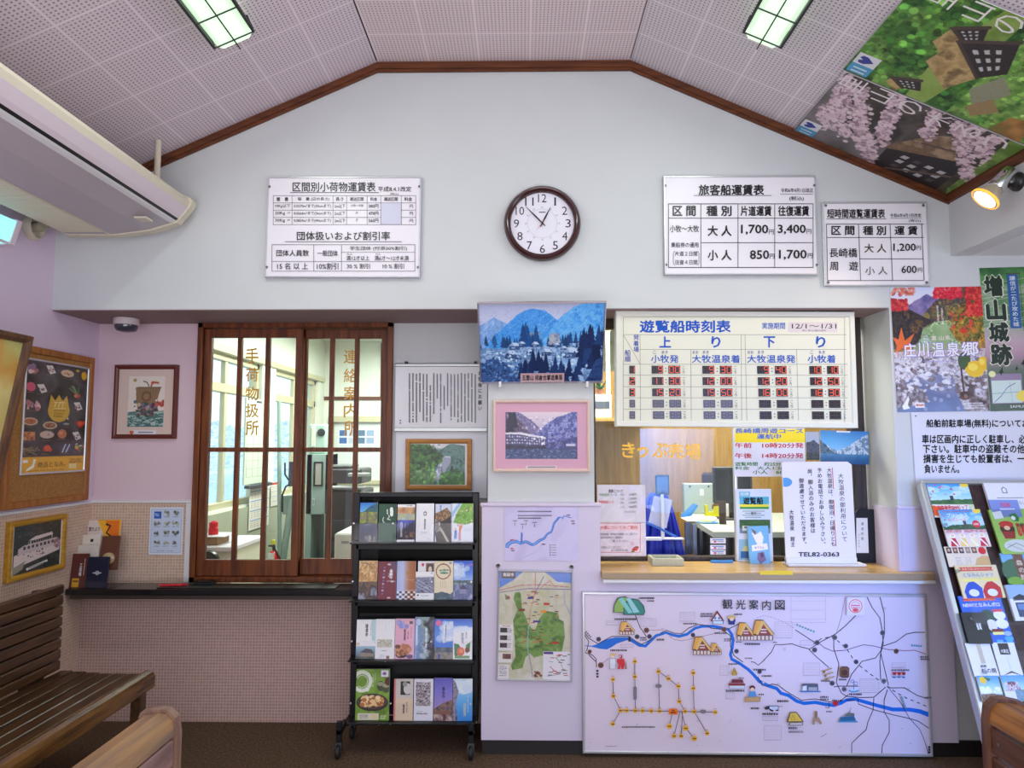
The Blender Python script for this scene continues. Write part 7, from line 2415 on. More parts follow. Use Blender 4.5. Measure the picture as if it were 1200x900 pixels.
# ------------------------------------------------------------------ leaflets: one builder for every folded or bound sheet
acrylic = clear('clear_acrylic', (254, 254, 255), 1.42, .04, .28)
rack_black = mat('rack_black', (24, 23, 27), .4, .3)
cover = printed('leaflet_cover', .32, .45)

def leaf(name, label, cat, pl, box, img=None, t=.004, group=None, write=None, paper_col=(236, 232, 236), mtl=None):
 R = box if isinstance(box, Rect) else Rect.px(pl, box)
 m = M().slab(R, t, .0004, 0, paper_col)
 if img is not None:
  m.raster(R, img)
 if write:
  write(m, R.off(.0004), pl)
 return tag(m.build(name, mtl or cover), label, cat, group)

# black rack on castors
RY = 3.465
xl, xr = front(RY).at(417, 700)[0], front(RY).at(557, 700)[0]
zt_ = front(RY).at(480, 577)[2]
root = thing('leaflet_rack', 'black four tier leaflet rack on castors, left of the white pillar', 'rack', ((xl + xr) / 2, RY, 0))
for x in (xl, xr):
 M().box(x - .016, x + .016, RY - .02, RY + .02, .13, zt_, .003).build('post', rack_black, root)
M().box(xl - .016, xr + .016, RY - .016, RY + .016, zt_ - .022, zt_, .003).build('top_bar', rack_black, root)
mesh_m = clear('perforated_steel', (96, 96, 102), 1.3, .4, .5)
M().box(xl + .016, xr - .016, RY + .004, RY + .007, .62, zt_ - .022).build('mesh_panel', mesh_m, root)
M().box(xl + .016, xr - .016, RY + .008, RY + .011, .15, .62).build('back_panel', rack_black, root)
rows = (635.5, 703.5, 773.5, 846.0)
for r, yy in enumerate(rows):
 z = front(3.37).at(485, yy)[2]
 h = M().box(xl - .008, xr + .008, 3.352, RY - .018, z - .007, z, .002).box(xl, xr, RY - .02, RY - .006, z - .045, z - .02, .002)
 o = h.build('shelf', rack_black, root)
 a = M().box(xl + .002, xr - .002, 3.346, 3.3495, z - .004, z + .092, .001)
 for x in (xl + .002, xr - .006):
  a.box(x, x + .003, 3.3495, RY - .02, z, z + .092)
 a.build('acrylic_lip', acrylic, o)
 for u in (.02, .34, .66, .98):
  x = xl + (xr - xl) * u
  M().cyl((x, 3.344, z + .09), (x, 3.350, z + .09), .004, n=10).build('pin', steel, o)
rubber = mat('castor_rubber', (20, 20, 22), .6)
for x, s in ((xl - .03, -1), (xr - .022, 1)):
 for yb_, k in ((3.36, 1), (3.58, 0)):
  foot = M().obox((x + s * .012 * k, (RY + yb_) / 2, .115), np.eye(3), (.012, abs(RY - yb_) / 2 + .012, .012), .003).box(x - .012 + s * .012 * k, x + .012 + s * .012 * k, yb_ - .012, yb_ + .012, .07, .16, .002)
  o = foot.build('foot', rack_black, root)
  xx = x + s * .012 * k
  M().lathe((xx - .011, yb_ - .012, .030), (1, 0, 0), [(.012, 0), (.027, .002), (.03, .006), (.03, .016), (.027, .02), (.012, .022)], 24).build('wheel', rubber, o, smooth=40)
  M().prism([(xx - .015, yb_ - .02, .03), (xx - .015, yb_ + .014, .03), (xx - .015, yb_ + .014, .07), (xx - .015, yb_ - .006, .07)], (.03, 0, 0)).build('fork', rack_black, o)

G1 = 'folded leaflets in the black rack'
ti = math.radians(6)

def row_plane(r):
 z = front(3.37).at(485, rows[r])[2]
 return Plane((0, 3.385, z), (0, -math.cos(ti), math.sin(ti)))

def words(items):
 def f(m, R, pl):
  for t, x, y0, y1, w, c in items:
   m.vtext(R, t, x, y0, y1, w, c, .012)
 return f

D, Wt, Nv = (50, 40, 50), (244, 244, 248), (40, 36, 90)
sets = (
 (0, 0, (421.5, 589, 442, 635), 'leaflet with blue mountains over green fields and a dark lower half, top tier leftmost', None),
 (0, 1, (443.5, 590.5, 464, 635), 'dark green leaflet with white brush writing, top tier', None),
 (0, 2, (465.5, 591, 486, 635), 'leaflet with a dusk lake below a wooden beam, top tier', None),
 (0, 3, (487.5, 590, 508.5, 635), 'plain white leaflet with a small grey emblem, top tier', words([('御菓子', .5, .4, .7, .1, (120, 116, 124))])),
 (0, 4, (510, 590.5, 529.5, 635), 'brown leaflet of a thatched farmhouse, top tier', None),
 (0, 5, (528.5, 590, 554.5, 635), 'broad leaflet with a drawn green tree map, top tier rightmost', None),
 (1, 6, (420.5, 657, 442, 703), 'tan leaflet of a golden wooden interior, second tier leftmost', None),
 (1, 7, (443, 658, 464, 703), 'crimson leaflet with white writing, second tier', words([('瑞願寺', .72, .22, .46, .2, Wt)])),
 (1, 8, (465, 657.5, 487, 703), 'half lilac half brown leaflet with a checked foot, second tier', None),
 (1, 9, (487, 670, 508.5, 703), 'white leaflet with a grey photograph of railway tracks, second tier', None),
 (1, 10, (509, 657.5, 531, 703), 'cream leaflet with a brown ring emblem, second tier', words([('湯の里', .52, .2, .34, .16, (60, 110, 100))])),
 (1, 11, (531.5, 657, 554, 703), 'blue sky leaflet with a small temple roof, second tier rightmost', None),
 (2, 12, (417.5, 726, 440, 773), 'white leaflet with a grey temple roof at its foot, third tier leftmost', words([('勝満寺', .53, .1, .44, .16, D)])),
 (2, 13, (440, 725.5, 462.5, 773), 'white leaflet with a small sepia map, third tier', None),
 (2, 14, (463, 725, 485.5, 773), 'pink leaflet with a bowl of brown food, third tier', words([('砺波菓', .5, .24, .54, .13, (84, 40, 66))])),
 (2, 15, (486, 723, 508.5, 773), 'bluish leaflet with a dark forest streak, third tier', words([('やすらぎの', .6, .24, .86, .16, Wt)])),
 (2, 16, (509, 725.5, 531, 773), 'deep blue sky leaflet with a pink badge, third tier', words([('いなみ瑞願', .52, .16, .6, .14, Wt)])),
 (2, 17, (531, 725.5, 553.5, 773), 'leaflet with a coral camellia on white below blue sky, third tier rightmost', words([('井波苑', .5, .34, .62, .14, (150, 150, 170))])),
 (3, 19, (461.5, 795.5, 484, 845), 'beige leaflet with a black and white portrait, bottom tier', words([('瑞泉寺', .52, .6, .84, .13, (60, 46, 50))])),
 (3, 20, (485, 795.5, 507.5, 845), 'white leaflet with a grey woven pattern picture, bottom tier', None),
 (3, 21, (508.5, 794.5, 530, 845), 'violet leaflet of an old wooden house at dusk, bottom tier', words([('喜光寺', .52, .2, .48, .2, Nv)])),
 (3, 22, (530.5, 795.5, 553.5, 845), 'bright blue leaflet with white clouds and a cliff, bottom tier rightmost', None),
)
for r, k, box, label, wr in sets:
 o = leaf('leaflet', label, 'leaflet', row_plane(r), box, bp(k), .005 + .002 * (k % 3), G1, wr)
p_ = row_plane(1)
p_.p = p_.p + np.array([0, .012, 0])

def peek(m, R, pl):
 m.disc(R, .28, .1, .08, .045, (206, 60, 110)).bar(R, .46, .06, .92, .44, (120, 84, 56)).bar(R, .56, .1, .84, .4, (60, 44, 40)).disc(R, .7, .24, .1, .1, (216, 206, 190))

leaf('leaflet', 'white leaflet with a pink dot and brown picture, tucked behind the railway one', 'leaflet', p_, (489.5, 657.5, 510, 700), None, .004, G1, peek)
leaf('brochure', 'large lime green food brochure with a noodle dish, bottom tier leftmost', 'brochure', row_plane(3), (417, 784, 456, 845), pic_noodles(), .012, None, None)
# a green pad behind the top tier
q = Rect.px(front(3.44), (427, 638, 456, 641))

# ------------------------------------------------------------------ leaning stand at the right
SP = np.array([0, 3.36, 1.24])
SN = np.array([0, -1.05, .41]) / np.linalg.norm([0, -1.05, .41])
SD = np.array([0, -.41, -1.05]) / np.linalg.norm([0, -.41, -1.05])
stand = Plane(SP, SN)
xs0, xs1 = stand.at(1079, 567)[0], 2.72
topc = stand.at(1079, 567)
L = (topc[2] - .015) / -SD[2]
mahog = wood('mahogany_board', (70, 44, 42), (50, 30, 30), 2, .4)
root = thing('leaflet_stand', 'leaning leaflet stand with silver sides and clear pockets, against the right wall', 'rack', (xs0, topc[1] + SD[1] * L, 0))

def on(x, s, d=0.0):
 """place on the stand: across, down from the top edge, out of the board"""
 return np.array([x, topc[1], topc[2]]) + SD * s + SN * d

axs = ((1, 0, 0), -SD, SN)
M().obox(on((xs0 + xs1) / 2, L / 2, -.012), axs, ((xs1 - xs0) / 2, L / 2, .006), .001).build('back_board', mahog, root)
for x in (xs0, xs1):
 M().obox(on(x, L / 2, -.002), axs, (.0125, L / 2, .022), .004).build('side_rail', alu, root)
M().obox(on((xs0 + xs1) / 2, -.004, -.002), axs, ((xs1 - xs0) / 2, .008, .018), .003).build('top_rail', alu, root)
M().obox(on((xs0 + xs1) / 2, L * .83, .02), axs, ((xs1 - xs0) / 2, .01, .02), .003).build('bottom_rail', alu, root)
for s, c0 in ((.235, 0), (.44, 0), (.64, 0), (.85, 0), (1.0, 0), (.235, 1), (.44, 1), (.64, 1), (.85, 1), (1.0, 1)):
 a, b = (xs0 + .05, xs0 + .36) if c0 == 0 else (xs0 + .40, xs0 + .71)
 m = M().obox(on((a + b) / 2, s - .06, .045), axs, ((b - a) / 2, .055, .0015), .001)
 m.obox(on((a + b) / 2, s, .022), axs, ((b - a) / 2, .0015, .022))
 for x in (a, b):
  m.obox(on(x, s - .06, .022), axs, (.0015, .06, .022))
 o = m.build('pocket', acrylic, root)
 for x in (a - .012, b + .012):
  M().cyl(on(x, s - .03, .004), on(x, s - .03, .05), .007, n=12).build('knob', clear('acrylic_knob', (226, 230, 236), 1.45, .1, 1.4), o)

G2 = 'leaflets in the leaning stand'

def sp(d):
 return Plane(np.array([0, topc[1], topc[2]]) + SN * d, SN)

def pic_tulips(k):
 p = Pic(110, 100 if k else 110, (90, 170, 230), 90 + k)
 p.sky([(60, 150, 226), (140, 206, 240), (200, 230, 244)], .5)
 p.blobs(12, (0, .1, 1, .4), .06, [(226, 240, 250)], 2, .5).ell(.9, .04, .1, .08, (250, 220, 80))
 if k == 0:
  p.hill([(0, .5), (1, .46)], [(50, 96, 60), (90, 130, 80)], .05, 8, 10, .62)
  p.rect(.48, .36, .56, .5, (60, 60, 66)).blobs(16, (0, .02, .6, .5), .016, [(226, 60, 110)], 1.4)
  p.trect(0, .62, 1, 1, [(236, 232, 230), (206, 216, 170), (240, 236, 240)], 12).rect(.1, .64, .85, .8, (240, 236, 236)).greek((.12, .66, .85, .78), 1, (206, 40, 70), fill=.9, al=1).greek((.3, .84, .86, .9), 1, (220, 90, 110))
  p.blobs(8, (0, .72, .2, 1), .08, [(240, 180, 40), (230, 90, 40), (206, 50, 90)], 1)
 else:
  p.greek((.06, .03, .84, .08), 1, (220, 70, 80)).blobs(6, (0, .1, .1, .3), .016, [(220, 60, 110)])
  p.hill([(0, .46), (.4, .4), (1, .44)], [(44, 80, 60), (80, 120, 80)], .06, 8, 10, .56).rect(.5, .3, .57, .5, (90, 90, 84)).trect(0, .54, 1, .66, [(226, 216, 216), (206, 120, 130), (240, 236, 236)], 12)
  p.rect(0, .66, 1, 1, (236, 220, 212)).rect(0, .62, 1, .68, (226, 206, 210))
  for i, c in enumerate(((200, 44, 60), (240, 206, 120), (246, 226, 180), (206, 40, 70))):
   x = .16 + i * .23
   p.ell(x, .7, .07, .06, (246, 238, 230)).poly([(x - .1, .98), (x - .05, .76), (x + .05, .76), (x + .1, .98)], c).ell(x, .69, .04, .04, (236, 200, 176)).line([(x - .05, .8), (x + .06, .96)], .04, (246, 240, 240))
  p.ell(.8, .4, .09, .1, (230, 60, 70))
 return p.grain(.02).a

def w_tulip(m, R, pl):
 m.text(R, 'となみチューリップ', .14, .64, .84, .78, (206, 36, 70), .03)

leaf('brochure', 'flower park brochure with red writing over white tulips, top left of the leaning stand', 'brochure', sp(.012), [(1087, 567), (1137, 567), (1142, 606), (1094, 606)], pic_tulips(0), .006, G2, w_tulip)

def w_prin(m, R, pl):
 m.text(R, 'プリンセス', .16, .1, .66, .2, (246, 236, 246), .03)
 m.text(R, '＆パレード', .16, .22, .6, .32, (246, 150, 170), .03)
 m.text(R, '出演者', .74, .37, .86, .43, (250, 240, 236), .02)

leaf('brochure', 'blue sky brochure with red dressed figures and a red round badge', 'brochure', sp(.026), [(1104, 598), (1153, 597), (1157, 640), (1108, 641)], pic_tulips(1), .008, G2, w_prin)

def pic_strip():
 p = Pic(110, 56, (232, 216, 196), 95)
 for i, c in enumerate(((60, 40, 44), (110, 70, 56), (50, 44, 66), (150, 130, 120), (120, 80, 60))):
  p.rect(.04 + i * .15, .06, .15 + i * .15, .34, c).ell(.095 + i * .15, .18, .03, .08, (206, 170, 150))
 p.ell(.88, .22, .09, .18, (214, 40, 54)).poly([(.6, 1), (.7, .6), (.85, .46), (1, .5), (1, 1)], (216, 176, 120))
 p.greek((.2, .5, .36, .9), 3, (190, 180, 180)).greek((.42, .5, .56, .9), 3, (200, 190, 180), True)
 return p.a

leaf('brochure', 'tan flyer with a row of small portraits below the blue sky brochure', 'brochure', sp(.018), [(1108, 641), (1157, 640), (1160, 664), (1111, 664)], pic_strip(), .006, G2)

def w_dress(m, R, pl):
 m.poly(R, [(.08, .06), (.9, .06), (.86, .12), (.9, .18), (.08, .18), (.12, .12)], (220, 80, 50))
 m.text(R, 'おもてなしキャンペーン', .16, .09, .82, .15, (250, 240, 230), .01)
 m.text(R, 'となみんシャツ', .14, .24, .86, .36, (100, 150, 206), .02)
 m.bar(R, .06, .42, .46, .5, (240, 226, 130)).bar(R, .52, .4, .94, .48, (240, 226, 130))
 for x, c in ((.28, (36, 80, 190)), (.72, (196, 40, 50))):
  m.poly(R, [(x - .22, .8), (x - .14, .62), (x - .06, .52), (x + .06, .5), (x + .14, .58), (x + .22, .7), (x + .2, 1), (x - .2, 1)], c)
  m.disc(R, x, .84, .12, .11, (226, 226, 236))

leaf('brochure', 'cream shirt campaign flyer with a blue and a red garment, below the portraits flyer', 'brochure', sp(.03), [(1122, 663), (1171, 662), (1175, 700), (1126, 701)], None, .008, G2, w_dress, (232, 214, 170))

def w_new(m, R, pl):
 m.poly(R, [(.08, .03), (.88, .03), (.84, .07), (.88, .11), (.08, .11), (.12, .07)], (230, 90, 50))
 m.text(R, 'NEW!となみんポロ', .06, .15, .92, .24, (240, 236, 246), .02)
 m.poly(R, [(.36, .4), (.5, .3), (.62, .3), (.78, .42), (.74, .54), (.68, .52), (.7, .78), (.42, .78), (.44, .5), (.38, .52)], (30, 70, 50))
 m.disc(R, .84, .42, .14, .1, (240, 240, 246)).disc(R, .84, .6, .15, .1, (240, 240, 246)).disc(R, .6, .62, .12, .12, (232, 226, 236))
 m.bar(R, .56, .7, .82, .76, (120, 40, 40)).bar(R, .56, .76, .82, .82, (236, 226, 140)).bar(R, .7, .3, .94, .35, (220, 60, 60))
 m.poly(R, [(.78, .9), (.84, .86), (.98, .86), (1.0, .92), (.96, .93), (.96, .99), (.82, .99), (.82, .92)], (70, 170, 236))
 m.disc(R, .9, .8, .09, .05, (150, 180, 236)).bar(R, .6, .92, .74, .99, (80, 170, 230))

leaf('brochure', 'bright blue shirt flyer with an orange ribbon heading', 'brochure', sp(.026), [(1129, 699), (1178, 698), (1183, 753), (1132, 755)], None, .008, G2, w_new, (36, 96, 206))
leaf('leaflet', 'black leaflet with a small white crest, over the bright blue flyer', 'leaflet', sp(.04), [(1129, 718), (1158, 718), (1160, 754), (1132, 754)], None, .004, G2, lambda m, R, pl: (m.text(R, '雀城', .5, .34, .7, .56, (232, 232, 236), .02),), (30, 30, 34))
leaf('leaflet', 'white leaflet with a beige vertical band, lower left of the leaning stand', 'leaflet', sp(.03), [(1135, 754), (1164, 753), (1167, 792), (1138, 793)], None, .006, G2, lambda m, R, pl: (m.bar(R, .42, .02, .6, .62, (206, 190, 170)), m.text(R, '杉の館', .34, .76, .92, .9, D, .02), m.text(R, '旅館', .34, .66, .58, .73, D, .02)), (232, 228, 238))
leaf('leaflet', 'white leaflet with a black title box and drawn roof, lower right pair', 'leaflet', sp(.03), [(1166, 753.5), (1193, 753.5), (1195, 792), (1169, 792)], None, .006, G2,
  lambda m, R, pl: (m.bar(R, .24, .02, .7, .36, (44, 36, 40)), m.text(R.off(.0004), '大家庄', .3, .2, .64, .31, (236, 232, 236), .02), m.poly(R, [(.1, .98), (.52, .84), (.95, .98), (.52, .9)], (60, 56, 66)), m.bar(R, .5, .4, .515, .8, (170, 170, 180))), (232, 230, 240))

def pic_low(k):
 p = Pic(60, 60, (120, 180, 236), 97 + k)
 p.sky([(70, 150, 230), (150, 200, 240), (226, 236, 246)], .7)
 if k == 0:
  p.ell(.25, .18, .15, .14, (240, 196, 40)).poly([(.3, .05), (.62, .12), (.5, .24)], (60, 120, 60)).blobs(9, (.1, .5, .9, .62), .08, [(236, 242, 250)])
  p.hill([(0, .74), (.5, .68), (1, .74)], [(80, 70, 66), (150, 110, 84)], .04, 6, 8)
 else:
  p.blobs(40, (.1, .3, .7, .6), .05, [(206, 170, 190), (226, 200, 210), (120, 80, 90)]).rect(0, .6, .45, 1, (226, 226, 240)).trect(.45, .55, 1, 1, [(80, 130, 90), (120, 150, 200)], 5)
 return p.grain(.02).a

leaf('leaflet', 'blue leaflet with a yellow citrus at its corner, bottom row of the leaning stand', 'leaflet', sp(.034), [(1146, 792), (1171, 792), (1176, 822), (1150, 822)], pic_low(0), .008, G2)
leaf('leaflet', 'blue leaflet with pink blossoms beside a white block, bottom row', 'leaflet', sp(.034), [(1174, 792), (1202, 791), (1206, 822), (1178, 822)], pic_low(1), .008, G2)
leaf('leaflet', 'white guide leaflet with a small house emblem, top right of the leaning stand', 'leaflet', sp(.016), [(1154, 566), (1206, 566), (1212, 596), (1160, 597)], None, .014, G2,
  lambda m, R, pl: (m.poly(R, [(.36, .22), (.42, .14), (.48, .22), (.48, .4), (.36, .4)], (130, 130, 140)), m.poly(R, [(.38, .24), (.42, .18), (.46, .24), (.46, .37), (.38, .37)], (236, 232, 236)), m.text(R, '砺波の歴史と暮らし', .12, .68, .8, .84, (130, 130, 140), .01), m.bar(R, .2, .56, .8, .59, (150, 150, 160))), (234, 232, 240))
leaf('leaflet', 'pale violet leaflet with pink writing below the white guide leaflet', 'leaflet', sp(.026), [(1160, 586), (1194, 586), (1197, 606), (1163, 606)], None, .006, G2, lambda m, R, pl: (m.text(R, '花回廊', .34, .16, .68, .42, (220, 90, 130), .02), m.bar(R, .3, .5, .8, .56, (226, 226, 240))), (130, 150, 214))

def w_green(m, R, pl):
 m.poly(R, [(.06, .06), (.28, .03), (.3, .2), (.08, .22)], (214, 216, 210))
 m.disc(R, .3, .44, .17, .14, (70, 40, 34)).disc(R, .3, .34, .17, .08, (190, 50, 40)).disc(R, .3, .42, .07, .05, (230, 190, 150)).poly(R, [(.14, .5), (.46, .5), (.42, .66), (.18, .66)], (150, 50, 44))
 m.poly(R, [(.44, .12), (.6, .08), (.66, .2), (.62, .28), (.48, .26)], (40, 120, 60)).disc(R, .52, .2, .05, .05, (232, 226, 220))
 m.text(R, '忍者', .52, .32, .7, .6, (206, 40, 50), .05)
 m.disc(R, .44, .82, .34, .14, (206, 210, 206)).line(R, [(.16, .86), (.4, .76), (.6, .86), (.76, .78)], .015, (120, 124, 120)).line(R, [(.2, .78), (.5, .92)], .012, (140, 140, 140))

leaf('brochure', 'lime green brochure with a dark red cartoon figure, right column of the leaning stand', 'brochure', sp(.026), [(1164, 598), (1214, 597), (1219, 648), (1169, 649)], None, .01, G2, w_green, (150, 190, 90))
leaf('brochure', 'dark green forest brochure with a brown signpost, right column of the leaning stand', 'brochure', sp(.02), [(1175, 649), (1222, 648), (1226, 684), (1178, 684)], None, .01, G2,
  lambda m, R, pl: (m.bar(R, .0, .0, 1, .3, (110, 170, 226)), m.disc(R, .3, .6, .36, .42, (44, 96, 60)), m.bar(R, .3, .0, .55, 1, (110, 60, 40)), m.vtext(R.off(.0004), '森の館', .42, .2, .9, .16, (216, 200, 180), .02), m.disc(R, .2, .9, .2, .14, (120, 170, 60))), (60, 120, 76))
leaf('brochure', 'white and sky brochure with a dark train, right column below the forest one', 'brochure', sp(.03), [(1182, 686), (1228, 685), (1232, 726), (1186, 727)], None, .012, G2,
  lambda m, R, pl: (m.bar(R, .0, .0, 1, .4, (150, 180, 230)), m.poly(R, [(.1, .36), (.3, .26), (.5, .36), (.5, .44), (.1, .44)], (50, 46, 60)), m.bar(R, .12, .5, .9, .9, (30, 50, 90)), m.bar(R, .16, .54, .86, .7, (90, 130, 190))), (232, 230, 240))

# ------------------------------------------------------------------ baggage counter: leaflet holder and tray
zc_top = zc + .0005
root = thing('leaflet_holder', 'clear two step leaflet holder standing in the corner of the black counter', 'holder', (front(3.68).at(115, 680)[0], 3.7, zc))
hx0, hx1 = front(3.66).at(84, 680)[0], front(3.66).at(133, 680)[0]
a = M().box(hx0, hx1, 3.635, 3.76, zc_top, zc + .003).box(hx0, hx1, 3.635, 3.638, zc + .003, zc + .06)
for x in (hx0, hx1):
 a.prism([(x - .0015, 3.635, zc + .001), (x - .0015, 3.77, zc + .001), (x - .0015, 3.79, zc + .30), (x - .0015, 3.765, zc + .30), (x - .0015, 3.64, zc + .14)], (.003, 0, 0))
a.build('acrylic_body', acrylic, root)
G3 = 'leaflets in the clear holder on the black counter'

def hp(y):
 return Plane((0, y, zc), (0, -1, .14))

leaf('leaflet', 'brown leaflet with a gold box and white writing, front left of the clear holder', 'leaflet', hp(3.655), [(84, 649), (105, 648.5), (99, 691.5), (79, 691.5)], None, .01, G3, lambda m, R, pl: (m.bar(R, .2, .68, .6, .92, (226, 170, 50)), m.bar(R, .24, .74, .56, .78, (110, 60, 30)), m.vtext(R, '工芸館', .62, .26, .62, .16, Wt, .02), m.bar(R, .8, .14, .84, .6, (206, 180, 170))), (96, 44, 40))
leaf('leaflet', 'navy leaflet with a thin white emblem, front right of the clear holder', 'leaflet', hp(3.655), [(105, 652.5), (128.5, 652.5), (123, 692), (97, 692)], None, .012, G3, lambda m, R, pl: (m.bar(R, .3, .47, .72, .49, (226, 226, 236)), m.circ(R, .52, .48, .08, .05, .02, (226, 226, 236)), m.bar(R, 0, .74, 1, 1, (44, 46, 66))), (24, 26, 56))
leaf('leaflet', 'short white leaflet behind the brown one', 'leaflet', hp(3.69), [(91, 639), (117, 638), (113, 670), (88, 670)], None, .006, G3, None, (216, 206, 198))
leaf('leaflet', 'white leaflet with two black seals, in the second step of the clear holder', 'leaflet', hp(3.72), [(97, 627), (119, 625.5), (115, 660), (93, 660)], None, .006, G3, lambda m, R, pl: (m.bar(R, .46, .16, .62, .26, (44, 40, 44)), m.bar(R, .46, .36, .58, .42, (90, 86, 90)), m.bar(R, .46, .55, .58, .6, (150, 146, 150))), (226, 216, 206))
leaf('leaflet', 'brown leaflet with a pale woven bundle, right of the second step', 'leaflet', hp(3.70), [(121, 628.5), (141, 627.5), (137, 668), (115, 668)], None, .008, G3, lambda m, R, pl: (m.disc(R, .46, .66, .36, .17, (200, 170, 130)), m.line(R, [(.2, .7), (.5, .58), (.76, .66)], .05, (236, 216, 180)), m.line(R, [(.2, .62), (.6, .72)], .04, (120, 84, 50)), m.line(R, [(.34, .78), (.7, .6)], .04, (236, 216, 180))), (104, 60, 44))

def w_tall(m, R, pl):
 m.poly(R, [(.3, 0), (1, 0), (1, 1), (.9, 1), (.5, .3)], (240, 176, 50)).poly(R, [(.55, .02), (.95, .02), (.98, .9), (.7, .4)], (232, 120, 40))
 m.text(R, '旅たより', .08, .16, .4, .26, D, .02)
 m.text(R, '砺波', .08, .36, .26, .44, D, .02)
 m.line(R, [(.56, .1), (.7, .14), (.6, .3), (.76, .4), (.64, .6), (.78, .7)], .05, (40, 30, 34))
 for x, h in ((.12, .3), (.3, .34), (.66, .26)):
  m.bar(R, x, .64, x + .05, .64 + h, (90, 80, 90))

leaf('brochure', 'white and orange brochure standing tallest at the back of the clear holder', 'brochure', hp(3.755), [(100.5, 610), (142, 608.5), (138, 660), (98, 660)], None, .006, G3, w_tall, (222, 206, 200))
m = M().box(front(3.7).at(189, 688)[0], front(3.7).at(396, 688)[0], 3.645, 3.765, zc + .0005, zc + .004, .002)
tag(m.build('counter_mat', mat('green_black_mat', (40, 50, 46), .35, var=.15)), 'dark green mat lying on the black counter before the window', 'mat')
q = level(zc + .01).at(203, 686)
root = thing('red_pen', 'red pen lying at the left end of the dark mat', 'pen', (q[0], q[1], zc + .004))
M().cyl((q[0] - .07, q[1] + .0, zc + .0105), (q[0] + .04, q[1] + .012, zc + .0105), .006, n=12).build('barrel', mat('red_plastic', (206, 30, 44), .3), root, smooth=40)
M().cyl((q[0] + .04, q[1] + .012, zc + .0105), (q[0] + .07, q[1] + .015, zc + .0105), .0066, .005, n=12).build('cap', mat('pen_cap', (176, 20, 34), .25), root, smooth=40)
q = level(zc + .01).at(240, 683)
root = thing('stamp_pad', 'small black stamp pad by the foot of the window frame', 'stamp pad', (q[0], q[1], zc + .004))
M().box(q[0] - .05, q[0] + .05, q[1] - .03, q[1] + .03, zc + .0045, zc + .016, .003).build('case', mat('black_plastic', (26, 26, 30), .35), root)
M().box(q[0] - .046, q[0] + .046, q[1] - .026, q[1] + .026, zc + .0165, zc + .022, .003).build('lid', mat('black_plastic', (26, 26, 30), .35), root)

# ------------------------------------------------------------------ ticket counter: stands and notices
CT = CZ + .0005
# price notice and card notice in one clear stand
y0 = 3.61
pl = front(y0)
R1, R2 = Rect.px(pl, (700, 568, 756.5, 612)), Rect.px(pl, (700, 612.5, 757, 651.5))
root = thing('notice_stand', 'clear stand with two laminated sheets, fares above and a red bordered notice below', 'notice', (R1.c[0], y0 + .03, CZ))
M().box(R1.c[0] - R1.w / 2, R1.c[0] + R1.w / 2, y0 + .004, y0 + .007, CT, R1.c[2] + R1.h / 2).box(R1.c[0] - R1.w / 2, R1.c[0] + R1.w / 2, y0 - .02, y0 + .045, CT, CT + .003).build('acrylic_body', acrylic, root)
m = M().slab(R1, .001, 0, 0, (222, 214, 226))
m.text(pl, '運賃について', 713, 573.5, 730, 577.5, INK, .02)
m.text(pl, '大牧温泉コース', 702, 578, 723, 581.5, (60, 130, 80), .02)
m.text(pl, '長崎橋周遊コース', 701.5, 586.5, 719, 590, (214, 60, 70), .02)
for a, b, y in (('大人', '3,400円', 578), ('小人', '1,700円', 583), ('大人', '1,200円', 587.5), ('小人', '600円', 592.5)):
 m.text(pl, a, 727, y, 731.5, y + 3, INK, .01)
 m.text(pl, b, 737, y, 746, y + 3, INK, .01)
m.text(pl, '令和6年4月改定', 731, 598.5, 745, 601, (120, 116, 130))
m.build('fare_sheet', paper, root)
m = M().slab(R2, .001, 0, 0, (226, 212, 226))
m.frame(pl, 701, 613, 750.5, 647.5, .6, (190, 70, 80))
m.bar(pl, 701, 613.5, 750, 622, (236, 206, 216))
m.text(pl, 'JR線についてのご案内', 703, 616, 747, 621, (206, 70, 70), .02)
for t, x0, x1, y in (('電気自動車・新幹線の発着駅へのご案内です', 702, 747, 624.5), ('左記の発車時刻と運賃表を', 702, 730, 628.5), ('ご覧ください。', 714, 738, 632.5), ('おつり等がないようご協力ください', 702, 728, 640), ('庄川遊覧船(株)', 716, 736, 643.5)):
 m.text(pl, t, x0, y, x1, y + 2.9, (70, 60, 80), .01)
m.poly(pl, [(741, 643), (746, 639.5), (749, 641), (747, 645), (740, 647)], (206, 60, 60)).bar(pl, 743, 641, 748, 642, (40, 70, 60)).poly(pl, [(739, 647), (742, 645), (744, 647)], (60, 130, 70)).circ(pl, 741, 637, 1.4, 1.4, .5, (220, 100, 110))
m.build('card_sheet', paper, root)
wv, q = [], Rect((R1.c + R2.c) / 2, R1.r, R1.u, R1.w, R1.h + R2.h).off(.0012)
nx, ny = 18, 24
for j in range(ny + 1):
 for i in range(nx + 1):
  u, v = i / nx, j / ny
  wv.append(q.to3([(u, v)])[0] + q.n * .002 * (1 + math.sin(u * 8 + 5 * v) * math.sin(v * 13 + 3 * u) + .5 * math.sin(u * 21 + v * 9)))
fs = [(j * (nx + 1) + i, j * (nx + 1) + i + nx + 1, j * (nx + 1) + i + nx + 2, j * (nx + 1) + i + 1) for j in range(ny) for i in range(nx)]
M().add(wv, fs).build('film', film, root, smooth=80)

